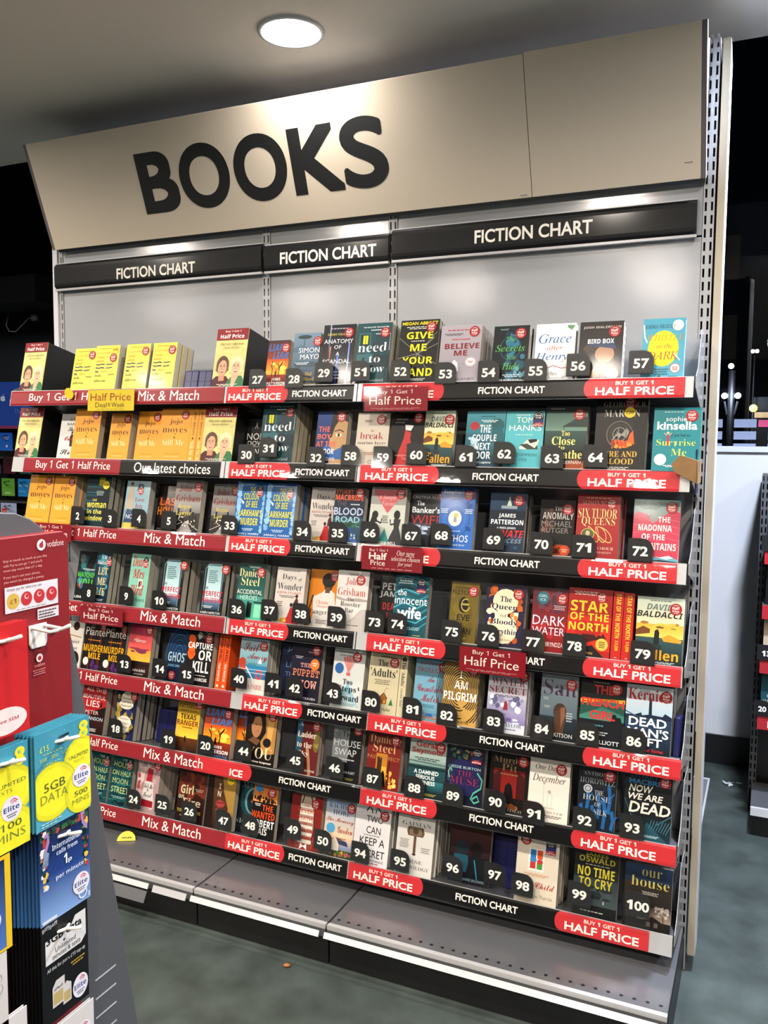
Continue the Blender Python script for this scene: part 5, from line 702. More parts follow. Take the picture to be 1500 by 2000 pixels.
C('pastp', '6A1E1A', '6E1C14', lambda a: (a.V(0, .5, 1, 1, '5A1A1A', '7A2018'), a.R(.28, .08, .62, .62, 'B87820'), a.R(.32, .1, .46, .56, '3A2410'), a.R(.46, .1, .6, .4, 'E0A838'), a.P([(.42, .06), (.62, .06), (.56, .28), (.52, .34), (.46, .28)], '140C08'), a.N(.6, .02, .98, .35, 24, .09, 'E8A848 D07828 F0C878', 6), a.R(.66, .1, .7, .5, '4A1410')), lambda a: (a.T('s', 'Danielle', .06, .8, .98, .94, 'C89A68'), a.T('s', 'Steel', .16, .64, .84, .8, 'C89A68'), a.T('g', 'PAST PERFECT', .02, .52, .98, .58, 'B07A48')), [('h', .82, .87)])
C('damned', 'A8B4AC', '10242A', lambda a: (a.V(0, .5, 1, 1, 'B0BAB2', '7A9A94'), a.V(0, 0, 1, .56, '1E4A50', '0E1A20'), [a.L([(.02+.05*i, .52), (.02+.05*i, .64)], .008, '2A4A4A') for i in range(20)], a.L([(0, .62), (1, .6)], .012, '2A4A4A'), a.R(.0, .5, 1, .54, '14282C'), a.V(.55, .12, 1, .3, '2A6A70', '143038')), lambda a: (a.T('G', 'Gerald', .16, .87, .84, .98, 'A83A34'), a.T('G', 'Seymour', .06, .74, .96, .86, 'A83A34'), a.M(.1, .64, .9, .7, 2, '3A4A48'), a.T('G', 'A DAMNED', .16, .41, .84, .48, 'E0E8E4'), a.T('G', 'SERIOUS', .22, .32, .74, .39, 'E0E8E4'), a.T('G', 'BUSINESS', .2, .23, .76, .3, 'E0E8E4'), a.M(.4, .04, .85, .09, 2, 'A89A40')), [('h', .84, .9)])
def muse(a):
    a.E(.5, .5, .44, .34, '1A1C48'); a.N(0, .72, 1, 1, 30, .1, '2A5A48 A83A30 8A7A38 18304A', 5); a.N(0, .0, .25, .7, 16, .08, '2A4A58 3A2A50', 6)
    a.L([(.1, .45), (.06, .55), (.1, .62), (.16, .58)], .025, '7AB8A0'); a.L([(.82, .6), (.96, .48), (.94, .34), (.76, .24), (.7, .14), (.8, .07), (.92, .12), (.86, .2), (.74, .14)], .035, '4AA088')
C('muse', '10142E', '0C1024', muse, lambda a: (a.T('g', 'JESSIE BURTON', .12, .62, .9, .68, 'A8C8C8'), a.T('s', 'THE', .3, .51, .72, .6, '8A2448'), a.T('s', 'MUSE', .12, .36, .88, .49, '8A2448')), [('b', .78, .88)], sp='14182E')
C('murder', '100C0C', '0E0A0A', lambda a: (a.V(.1, .25, .9, .72, '6A1210', '8A1A14'), a.P([(.1, .25), (.1, .6), (.3, .72), (.3, .25)], '3A0C0C'), a.P([(.7, .25), (.7, .72), (.92, .6), (.92, .25)], '3A0C0C'), a.P([(.36, .1), (.66, .1), (.62, .36), (.58, .46), (.5, .5), (.42, .44)], '080606'), a.N(.3, .05, .8, .14, 8, .14, 'A86A28 6A3A18', 3), a.R(0, 0, .1, 1, '0C0808')), lambda a: (a.T('s', 'Murder', .08, .82, .92, .93, '8A7048'), a.T('s', 'Pit', .3, .69, .7, .81, '8A7048'), a.M(.2, .62, .8, .65, 1, '8A7048'), a.T('s', 'MICK FINLAY', .2, .02, .9, .07, 'A8A498')), [('h', .84, .88)])
C('december', 'DCD6CC', 'D8D0C6', lambda a: (a.L([(.38, .24), (.38, .58)], .008, 'A89E92'), a.E(.38, .61, .03, .025, 'A89E92'), a.L([(.5, .22), (.48, .34), (.5, .44), (.56, .46), (.6, .4), (.58, .22)], .006, 'A89E92'), a.E(.52, .48, .04, .025, 'A89E92'), a.L([(.3, .22), (.66, .22)], .012, 'B8AEA2')), lambda a: (a.T('i', 'One Day in', .14, .8, .86, .91, '4A443E'), a.T('i', 'December', .08, .63, .9, .75, '4A443E'), a.T('s', 'JOSIE SILVER', .1, .13, .88, .17, '8A8278'), a.M(.4, .06, .9, .11, 2, '6A625A')), [('h', .78, .86)], sp='CFC8BE')
def silk(a):
    a.N(0, .6, 1, 1, 18, .3, '161A20 1C2228', 5)
    for x, y, l in ((.1, .1, .3), (.25, .3, .4), (.4, .05, .35), (.55, .2, .4), (.7, .05, .5), (.82, .3, .45), (.92, .05, .3)): a.L([(x, y), (x+.04, y+l*.5), (x-.01, y+l)], .09, '1C5890'); a.L([(x+.03, y+l*.5), (x+.14, y+l*.75)], .03, '1C5890')
    a.E(.26, .66, .12, .07, 'A8AEB4'); a.O(.26, .66, .08, .045, .02, '30363C')
C('silk', '12161C', '101A28', silk, lambda a: (a.T('s', 'ANTHONY', .12, .88, .84, .94, '8A9298'), a.T('s', 'HOROWITZ', .04, .75, .96, .84, '8A9298'), a.T('s', 'THE', .44, .58, .68, .65, 'A8B0B8'), a.T('s', 'HOUSE', .14, .48, .86, .57, 'A8B0B8'), a.T('s', 'OF', .46, .39, .62, .46, 'A8B0B8'), a.T('s', 'SILK', .46, .26, .8, .35, 'A8B0B8')), [('h', .82, .9)])
C('now', '14181A', '0A1216', lambda a: (a.V(0, 0, 1, .35, '0E1A20', '122A34'), a.P([(.3, 0), (.95, 0), (.5, .28)], '1E4A58'), [a.L([(.55+.05*i, .2-.01*i), (.6+.06*i, .32)], .006, '5A9AA8') for i in range(8)], a.L([(0, .6), (.2, .3)], .02, '2A4A58'), a.L([(1, .42), (.7, .26)], .02, '2A5A68')), lambda a: (a.T('G', 'STUART', .1, .93, .7, .99, '2A5A80'), a.T('G', 'MACBRIDE', .08, .84, .96, .92, '2A6A98'), a.T('G', 'NOW', .1, .72, .58, .83, 'D8D4C8', slant=.03), a.T('G', 'WE ARE', .06, .6, .8, .7, 'D8D4C8', slant=.03), a.T('G', 'DEAD', .12, .4, .98, .57, 'D8D4C8', slant=.03), a.M(.4, .05, .8, .09, 2, 'B8C8D0')), [('h', .84, .92)])
C('half', '0E3A40', '103E44', lambda a: (a.N(0, 0, 1, 1, 30, .2, '14484E 0C3036 1A565A', 7), [a.L([(0, .1+.17*i), (.3, .13+.17*i), (.6, .08+.17*i), (1, .12+.17*i)], .012, '2A7A7A') for i in range(6)], a.N(.1, 0, .9, .12, 8, .2, '061C20', 4, .3)), lambda a: (a.T('g', 'THE', .46, .9, .7, .95, 'A8B870'), a.T('g', 'HOUSE', .1, .76, .9, .87, 'A8B870'), a.T('g', 'ON HALF', .08, .6, .92, .7, 'A8B870'), a.T('g', 'MOON', .12, .44, .84, .55, 'A8B870'), a.T('g', 'STREET', .1, .26, .92, .38, 'B8C880'), a.M(.1, .15, .85, .2, 2, '8AB0A8')), [('r', .84, .85)])
C('tell', 'A88C8C', 'A08484', lambda a: (a.N(0, .0, 1, 1, 30, .25, 'B89A98 9A7A7A C8B0AE', 4), a.P([(.42, .62), (.66, .62), (.7, .86), (.46, .88)], '9A1E2A'), a.P([(.3, .25), (.82, .25), (.76, .6), (.36, .62)], 'C8C0BE'), a.P([(.32, .12), (.82, .12), (.82, .24), (.3, .26)], '8A1420'), a.N(.0, .4, .2, .8, 6, .14, '9A3A44', 3)), lambda a: (a.T('s', 'Jane Fallon', .1, .88, .92, .97, '3A2C30'), a.T('w', 'Tell Me', .34, .48, .74, .57, '2A2024'), a.T('w', 'a', .5, .42, .56, .47, '2A2024'), a.T('w', 'Secret', .36, .31, .74, .4, '2A2024')), None)
COVERS['tell'] = COVERS['tell'][:4]+([('h', .86, .95)], 'A08484')
C('girl', '3A1810', '140C0A', lambda a: (a.V(0, .5, 1, 1, '2A1410', '6A2A18'), a.N(0, .3, 1, 1, 22, .3, '4A1C14 6A2C1A 2A120E', 4), a.V(0, 0, 1, .3, '2A100C', '0E0A08')), lambda a: (a.T('B', 'Girl', .1, .53, .56, .7, 'C8BC98'), a.T('B', 'on', .04, .43, .24, .5, 'C8BC98'), a.T('B', 'Fire', .24, .32, .86, .46, 'B8AC90'), a.T('B', 'TONY PARSONS', .04, .18, .9, .24, 'A89A38'), a.M(.6, .6, .95, .66, 2, 'A09080'), a.M(.1, .1, .6, .14, 1, 'A09080')), None)
C('face', '3A2014', '1A0E08', lambda a: (a.V(0, 0, 1, 1, '5A3A24', '2A160C'), a.P([(.5, 1), (1, 1), (1, .0), (.6, .0), (.8, .4), (.6, .7)], '9A7838'), a.P([(0, 0), (.3, 0), (.2, 1), (0, 1)], '1A0E08'), a.P([(.3, .48), (.48, .55), (.7, .5), (.62, .42), (.45, .4)], '9A3A38'), a.L([(.3, .48), (.5, .49), (.7, .5)], .014, '3A1010'), a.P([(.38, .66), (.56, .7), (.6, .62), (.5, .6)], '3A2014'), a.L([(.44, .4), (.42, .2)], .05, '8A2020')), lambda a: (a.T('B', 'I', .4, .74, .48, .84, 'C8B8A0'), a.T('B', 'N', .38, .6, .5, .7, 'C8B8A0'), a.T('B', 'T', .38, .28, .5, .36, 'C8B8A0')), [('9', .8, .93)])
C('night', '0E1E22', '0A1214', lambda a: (a.E(.55, .6, .38, .3, '163A40'), a.E(.6, .6, .28, .24, '5A8A90'), a.E(.64, .6, .24, .22, '0E2226'), a.N(.5, .45, .8, .8, 8, .12, '8A5A50 3A6A70', 4)), lambda a: (a.T('s', 'MARY', .2, .82, .9, .93, '5A7A80'), a.T('s', 'NIGHT', .02, .17, .8, .26, '8A9A9C'), a.T('s', 'FALLS', .05, .05, .8, .13, '3A4A4C')), None)
C('wanted', '5A2A14', '0E0C0C', lambda a: (a.V(0, .68, 1, 1, 'A85A28', 'D88A40'), a.R(0, 0, 1, .68, '100E0E'), a.N(0, .64, 1, .82, 26, .1, '140E0C 2A1810', 6), a.N(.2, .78, .9, .95, 12, .05, '140E0C', 3), a.E(.22, .93, .15, .07, '2A78A8')), lambda a: (a.T('B', 'THE', .42, .53, .86, .64, 'D84A20'), a.T('B', 'WANTED', .0, .38, .96, .51, 'D84A20'), a.T('B', 'ROBERT', .02, .22, .96, .36, 'F0ECE8'), a.T('B', 'CRAIS', .06, .09, .7, .21, 'F0ECE8'), a.M(.08, .6, .38, .66, 2, 'D8D4D0')), [('h', .76, .88)])
C('evelyn', 'A89A8A', '8A2420', lambda a: (a.P([(0, 0), (.22, 0), (.3, 1), (0, 1)], '6A1A1A'), a.P([(.8, 0), (1, 0), (1, 1), (.74, 1)], '7A1E1C'), a.L([(.4, 1), (.28, .7), (.24, .4), (.32, .1)], .03, '2A2020'), a.L([(.62, 1), (.76, .7), (.8, .4), (.72, .1)], .03, '2A2020'), [a.R(.3, .12+.13*i, .74, .19+.13*i, 'D8D0C0') for i in range(6)], a.P([(.38, .0), (.5, .06), (.62, .0), (.6, .12), (.5, .07), (.4, .12)], 'E8E4E0')), lambda a: (a.T('g', 'THE', .42, .79, .58, .83, 'A82C28'), a.T('g', 'SEVEN', .24, .67, .76, .74, 'A82C28'), a.T('g', 'DEATHS', .22, .54, .78, .61, 'A82C28'), a.T('g', 'OF', .44, .46, .56, .5, 'A82C28'), a.T('g', 'EVELYN', .22, .33, .78, .4, 'A82C28'), a.T('g', 'HARDCASTLE', .12, .19, .9, .27, 'A82C28')), [('h', .78, .86)])
C('garden', '8AA4C0', 'C89A6A', lambda a: (a.V(0, .35, 1, 1, '8AA8C8', 'D8C0A0'), a.V(0, .15, 1, .37, 'E0B890', '5A7AA8'), a.R(0, .0, 1, .14, '2A4030'), a.N(0, .0, 1, .16, 26, .09, '3A6A30 8A6A28 A84A50 C89038', 6), a.P([(.28, .12), (.28, .26), (.42, .36), (.54, .24), (.54, .12)], 'D8D0C0'), a.P([(.42, .36), (.54, .24), (.86, .22), (.8, .3)], '2A3A58'), a.E(.22, .5, .15, .09, '4A98C0')), lambda a: (a.T('s', 'RACHEL', .1, .87, .86, .96, '4A5A78'), a.T('s', 'HORE', .26, .75, .84, .84, '4A5A78'), a.T('w', 'The Memory', .04, .6, .98, .7, 'A84438'), a.T('w', 'Garden', .46, .44, .96, .56, 'A84438'), a.M(.4, .3, .8, .36, 2, '8A5A48')), [('h', .86, .9)])
C('two', 'D8D6D8', 'D0CED0', lambda a: (a.L([(.3, .9), (.4, 1), (.48, .88)], .03, '141414'), a.L([(.56, .88), (.6, 1), (.74, .88)], .03, '141414')), lambda a: (a.T('g', 'TWO', .32, .72, .78, .83, '16161A'), a.T('g', 'CAN', .34, .53, .74, .65, '16161A'), a.T('g', 'KEEP A', .18, .33, .88, .46, '16161A'), a.T('g', 'SECRET', .2, .13, .9, .26, '16161A'), a.T('g', 'KAREN M. McMANUS', .1, .06, .88, .1, '4A4A50'), a.M(.2, .49, .8, .51, 1, '3A3A3A'), a.M(.1, .02, .85, .05, 1, 'A83A48')), [('h', .82, .86)], sp='0E5A64')
C('norse', 'CCCAC6', 'C6C4C0', lambda a: (a.P([(.3, .66), (.7, .66), (.74, .72), (.7, .82), (.3, .82), (.26, .74)], '5A4838'), a.P([(.34, .68), (.66, .68), (.66, .8), (.34, .8)], '7A6450'), a.E(.5, .74, .08, .05, '4A3A2C'), a.R(.46, .36, .53, .66, '5A4438'), a.E(.495, .35, .05, .02, '4A382C')), lambda a: (a.T('s', 'NEIL', .36, .93, .62, .98, '5A5A58'), a.T('s', 'GAIMAN', .12, .83, .9, .9, '5A5A58'), a.T('s', 'NORSE', .12, .2, .74, .26, '6A6864'), a.T('s', 'MYTHOLOGY', .08, .1, .92, .16, '6A6864'), a.M(.06, .44, .36, .6, 7, '8A8884'), a.M(.66, .4, .92, .5, 3, '8A8884')), None)
C('baldwin', '1A1014', '0E1014', lambda a: (a.V(0, .5, 1, 1, '3A1A18', '241418'), a.E(.3, .62, .17, .13, '18242A'), a.E(.66, .62, .16, .14, '140E10'), a.P([(.05, .2), (.5, .2), (.46, .5), (.12, .5)], '1E4A5C'), a.P([(.4, .05), (.98, .05), (.94, .42), (.74, .5), (.5, .44)], '101418'), a.L([(.62, .44), (.72, .1)], .03, '2A7A98'), a.L([(.9, .42), (.98, .2)], .04, '2A6A88')), lambda a: (a.T('B', 'JAMES BALDWIN', .36, .04, .9, .1, '7A98A8'),), None)
C('child', 'CFC6B4', 'CBC0AE', lambda a: (a.R(.28, .5, .66, .86, 'D8D8D4'), a.R(.33, .7, .46, .84, '2A6AA8'), a.R(.49, .7, .62, .84, 'C84A28'), a.R(.33, .54, .46, .68, 'B83430'), a.R(.49, .54, .62, .68, '4A8A3A'), a.E(.4, .68, .08, .04, '3A7AB0'), a.E(.56, .66, .07, .04, 'B83430')), lambda a: (a.M(.15, .42, .85, .47, 2, 'C88A68'), a.T('w', 'Only Child', .04, .2, .94, .34, 'A82A28'), a.T('s', 'Rhiannon Navin', .06, .09, .9, .15, '8A8478')), [('b', .8, .92), ('h', .2, .98)])
C('cry', '1A1C1C', '141616', lambda a: (a.V(0, .1, 1, .6, '2A3438', '3A484A'), a.N(0, .2, 1, .5, 20, .3, '222A2C 3A4648 1A2022', 5, .4), a.V(0, 0, 1, .18, '14181A', '0C0E0E'), a.L([(.7, .22), (.7, .27)], .015, 'D8D8D0')), lambda a: (a.T('B', 'JAMES', .24, .93, .76, .99, 'A8A030'), a.T('B', 'OSWALD', .1, .84, .92, .93, 'A89E30'), a.M(.15, .79, .9, .82, 1, 'A8A8A0'), a.T('B', 'NO TIME', .08, .62, .92, .77, 'B8AC30'), a.T('B', 'TO CRY', .12, .45, .88, .6, 'B8AC30'), a.M(.1, .07, .8, .1, 1, 'B0B0A8')), None)
C('house', '1A2A44', '161412', lambda a: (a.V(0, .7, 1, 1, '1E3250', '14202E'), a.V(0, 0, 1, .72, '2A2420', '12100E'), a.V(.3, .15, 1, .36, '3A302A', '8A7868'), a.P([(.45, .05), (.45, .16), (.62, .22), (.8, .16), (.86, .05)], '1A1614'), a.R(.5, .06, .58, .13, '5A5048'), a.R(.66, .06, .74, .13, '5A5048'), a.N(.62, .2, 1, .4, 30, .09, '8A8078 A89C90 6A6058', 5), a.L([(.86, .06), (.84, .24)], .015, '2A2420')), lambda a: (a.T('s', 'our', .36, .83, .78, .94, 'A89C58'), a.T('s', 'house', .14, .66, .94, .82, 'B0A458'), a.M(.36, .54, .74, .6, 3, 'A8A49C')), None)
# blue supports: row, x0, x1, set back, height, depth, label
SUPPORTS = [(1, 0.7907, 0.8502, 0.03, 0.074, 0.1, 'dark blue plastic support in the gap, left one on the top shelf'), (1, 0.8502, 0.9087, 0.03, 0.073, 0.1, 'dark blue plastic support touching the portrait box near ticket 27'), (6, 0.5977, 0.6869, 0.09, 0.126, 0.1, 'dark blue plastic support beside the yellow desert paperback'), (7, 1.9337, 2.0212, 0.09, 0.157, 0.1, 'dark blue plastic support beside the cream window-pane paperback'), (5, 2.4743, 2.4923, 0.05, 0.112, 0.12, 'sliver of blue plastic support beside the skyline paperbacks')]
# ================================================================== shelves with their promotional strips
SA, CA = math.sin(LEAN), math.cos(LEAN)
ROWN = ['', 'top', 'second', 'third', 'fourth', 'fifth', 'sixth', 'lowest']
ST = math.radians(12); SHH = .054
for row in range(1, 8):
    for b in range(3):
        xa, xb = U[b]+.002, U[b+1]-.002
        s = empty('book_shelf', ((xa+xb)/2, -DEP, SHZ[row]), 'tilted dark metal book shelf, %s shelf of the %s bay' % (ROWN[row], bay[b]), 'shelf', 'tilted book shelves')
        w2 = (xb-xa)/2
        bevel(MB().box(-w2, 0, -.012, w2, .254, 0).rot_x(-LEAN).build('tray', M['tray'], s), .0015)
        MB().box(-w2, .249, -.075, w2, .255, .13 if row == 1 else .1).build('tray_back', M['panel'], s)
        for sx, lo_ in ((-w2-(.004 if b == 0 else 0), b > 0), (w2+.004 if b == 2 else w2-.0015, b < 2)):
            pts = [(.002, -.028), (.25, -.09), (.25, -.074), (.002, -.015)] if lo_ else [(.0, -.028), (.25, -.09), (.25, .145), (.14, .145), (.06, .03), (.0, .004)]
            MB().prism(pts, sx, sx+.0015, 0).build('end_bracket', M['panel'], s)
        # sloping channel that holds the strips
        ch = MB().box(-w2, -.0045, -SHH-.001, w2, -.0015, .003).rot_x(-ST, -.001, .0).build('price_channel', M['silver'], s)
for (row, b, x0, x1, segs, txts) in STRIPS:
    s = [o for o in scene.collection.objects if o.type == 'EMPTY' and o.name.startswith('book_shelf')][(row-1)*3+b]
    ox = s.location.x; H = SHH+.002
    bow = lambda z: -.0045-.0016*min(1, 2.8*(1-(2*z/H-1)**2))
    def tilt(a):
        c_, q_ = math.cos(-ST), math.sin(-ST); a.v = [(x, y*c_-z*q_, y*q_+z*c_) for x, y, z in a.v]
    made = []
    for (col, u, v, kind) in segs:
        u -= ox; v -= ox; n = 8; rr = .022; a = Art(0, 0, 1, 1, 0, 0)
        def off(z):
            q = 2*z/H-1; return rr*(1-math.sqrt(max(0, 1-q*q*.92)))
        for k in range(n):
            za, zb = H*k/n, H*(k+1)/n
            ua, ub = (u+off(za), u+off(zb)) if kind == 'l' else (u, u)
            va, vb = (v-off(za), v-off(zb)) if kind == 'r' else (v, v)
            a._add([(ua, za), (va, za), (vb, zb), (ub, zb)], [(0, 1, 2, 3)], lin(col))
        dy = -.0003 if kind else 0.0
        if b == 2 and kind == 'r': dy = -.0004
        a.v = [(x, bow(z)+dy, z-SHH-.001) for x, _, z in a.v]; tilt(a)
        made.append((u, v, a.build('promo_strip', M['strip'], s)))
    for (t, u, v, kind) in txts:
        u -= ox; v -= ox; c0 = (u+v)/2
        par = next((o for (p, q, o) in made[::-1] if p <= c0 <= q), made[0][2])
        jobs = []
        if t == 'hp': jobs = [('G', 'HALF PRICE', u, .14, v, .56, 'EBE3D6'), ('G', 'BUY 1 GET 1', c0-(v-u)*.24, .66, c0+(v-u)*.24, .86, 'EBCDC4')]
        elif kind == 'f': jobs = [('G', t, u, .3, v, .68, 'EBE3D6')]
        elif kind == 'h': jobs = [('G', t, u, .14, v, .58, 'EBE3D6')]
        else: jobs = [('g', t, u, .14 if 'y' in t or 'P' in t else .2, v, .84, 'EDE5DA')]
        for (fo, tx, p, z0, q, z1, c) in jobs:
            a = Art(0, 0, 1, 1, 0, 0); a.T(fo, tx, p, H*z0, q, H*z1, c, res=4)
            a.v = [(x, -.0068, z-SHH-.001) for x, _, z in a.v]; tilt(a)
            a.build('lettering', M['strip_text'], par)

# ================================================================== books
def AR(): return Art(0, 0, 1, 1, 0, .00004)
_cov = {}
def art_meshes(key):
    if key not in _cov:
        if key not in COVERS: COVERS[key] = ('666666', '444444', lambda a: None, lambda a: None, None)
        ct, cb, fpic, ftxt, stick = COVERS[key][:5]
        a = AR(); fpic(a); pm = a.mesh('cover_picture', M['print']) if a.v else None
        t = AR(); t.y = a.y - .0002; ftxt(t); tm = t.mesh('title_lettering', M['print']) if t.v else None
        _cov[key] = (pm, tm, t.y-.0002)
    return _cov[key]
# shared stickers (metres)
def mk_sticker():
    a = Art(0, 0, 1, 1, 0, .00004); a.E(0, 0, .0165, .0165, '9B161C', n=24); m1 = a.mesh('price_sticker', M['print'])
    a = Art(0, 0, 1, 1, -.0002, .00004); a.T('B', 'Half', -.0095, -.001, .0095, .0075, 'F2E9E2'); a.T('B', 'Price', -.0088, -.0085, .0088, -.0025, 'F2E9E2'); a.M(-.009, .009, .009, .0125, 1, 'E8C8C0'); a.M(-.008, -.0125, .008, -.0098, 1, 'E8C8C0')
    return m1, a.mesh('sticker_lettering', M['print'])
def mk_club():
    a = Art(0, 0, 1, 1, 0, .00004)
    a.P([(-.0155+.0155*(1-math.cos(math.radians(t)))-0 if 0 else .0155*math.cos(math.radians(t)), .006+.0175*math.sin(math.radians(t))) for t in range(0, 181, 15)]+[(-.0155, -.0225), (.0155, -.0225)], '16161E')
    a.R(-.0155, -.012, .0155, -.001, '2A2F66'); a.R(-.0155, -.0225, .0155, -.0105, 'A3161E'); m1 = a.mesh('price_sticker', M['print'])
    a = Art(0, 0, 1, 1, -.0002, .00004); a.O(0, .006, .0125, .0145, .0012, 'DDDDDD', a0=0, a1=180); a.T('B', 'BOOK', -.008, .009, .008, .0135, 'F0F0F0'); a.T('B', 'CLUB', -.008, .0025, .008, .007, 'F0F0F0'); a.T('B', 'Half Price', -.014, -.0205, .014, -.015, 'F6E9E9'); a.M(-.011, -.0135, .011, -.011, 1, 'F0C0C0')
    return m1, a.mesh('sticker_lettering', M['print'])
def mk_rclub():
    a = Art(0, 0, 1, 1, 0, .00004)
    a.E(0, .009, .0115, .0125, '191920', n=20); a.E(0, -.006, .0125, .014, '9B161C', n=20); a.O(0, -.006, .0125, .014, .001, 'D8B0B0'); m1 = a.mesh('price_sticker', M['print'])
    a = Art(0, 0, 1, 1, -.0002, .00004); a.M(-.007, .008, .007, .017, 2, 'AAAAAA'); a.T('B', 'Half', -.008, -.006, .008, .001, 'F2E9E2'); a.T('B', 'Price', -.0078, -.0125, .0078, -.0075, 'F2E9E2')
    return m1, a.mesh('sticker_lettering', M['print'])
def mk_yellow(txt='£20'):
    a = Art(0, 0, 1, 1, 0, .00004); a.E(0, 0, .0155, .0155, 'E8C52C', n=24); m1 = a.mesh('price_sticker', M['print'])
    a = Art(0, 0, 1, 1, -.0002, .00004); a.T('B', txt, -.0105, -.0045, .0105, .0045, '1A1608'); return m1, a.mesh('sticker_lettering', M['print'])
STK = {'h': mk_sticker(), 'b': mk_club(), 'r': mk_rclub(), '20': mk_yellow(), '4': mk_yellow('£4.49'), '9': mk_yellow('£8.99')}

def place(row, x, setb, w, name, label, group, cat='book'):
    yy, zz = setb*CA, -setb*SA
    return empty(name, (x, -DEP+yy, SHZ[row]+zz+.0006), label, cat, group, rot=(-LEAN, 0, 0))
_bm = {}
def cover_mesh(key, w, h, t):
    k = (key, round(w, 3), round(h, 3), t)
    if k not in _bm:
        ct, cb = COVERS[key][:2]; sp = COVERS[key][5] if len(COVERS[key]) > 5 else cb
        c = .0007; back = sp
        _bm[k] = (box_mesh_col('cover', [(-w/2, 0, 0, w/2, c, h, ct, cb), (-w/2, t-c, 0, w/2, t, h, back, back), (-w/2, c, 0, -w/2+c, t-c, h, sp, sp)], M['print']),
                  )
    return _bm[k][0]
_pg = {}
def page_mesh(w, h, t):
    k = (round(w, 3), round(h, 3), t)
    if k not in _pg:
        mb = MB().box(-w/2+.0008, .0008, .0008, w/2-.0012, t-.0008, h-.0012); me = bpy.data.meshes.new('page_block'); me.from_pydata(mb.v, [], mb.f); me.materials.append(M['pages']); _pg[k] = me
    return _pg[k]
ORD = ['', 'second', 'third', 'fourth', 'fifth', 'sixth']
rnd = random.Random(5)
def short(d):
    return d
TH_ = lambda bi, key: .045 if key == 'fire' else round(.024+.008*((bi*7) % 5)/4, 4)
# neighbours whose measured edges overlap by a hair are trimmed to touch; set-back books slide behind what stands before them
LAY = [[b[0], b[1], b[2], b[3], b[4], b[5], b[6]+.006, b[7]] for b in BOOKS]
def depth_of(i): k = LAY[i][1]; return .187 if k == 'cpl' else .12 if k.startswith('sp_') else TH_(i, k)
for i in range(len(LAY)):
    for j in range(i+1, len(LAY)):
        p, q = LAY[i], LAY[j]
        if p[0] != q[0]: continue
        o = min(p[3], q[3])-max(p[2], q[2])
        if o <= 0: continue
        if o < .013 and abs(p[6]-q[6]) < .024:
            if p[2] < q[2]: p[3] -= o/2+.0004; q[2] += o/2+.0004
            else: q[3] -= o/2+.0004; p[2] += o/2+.0004
TAKEN = {r: [] for r in range(1, 8)}
for i in sorted(range(len(LAY)), key=lambda i: LAY[i][6]):
    p = LAY[i]; d = depth_of(i)
    for _ in range(4):
        for (x0, x1, ya, yb) in TAKEN[p[0]]:
            if min(x1, p[3])-max(x0, p[2]) > 0 and p[6] < yb and p[6]+d > ya: p[6] = yb+.001
    TAKEN[p[0]].append((p[2], p[3], p[6], p[6]+d))
for (row, xa, xb, y0, h, d, lab) in SUPPORTS: TAKEN[row].append((xa, xb, y0, y0+d))
def free(row, x0, x1, ya, yb): return yb < .24 and not any(min(x1, b)-max(x0, a) > 0 and ya < d and yb > c for a, b, c, d in TAKEN[row])
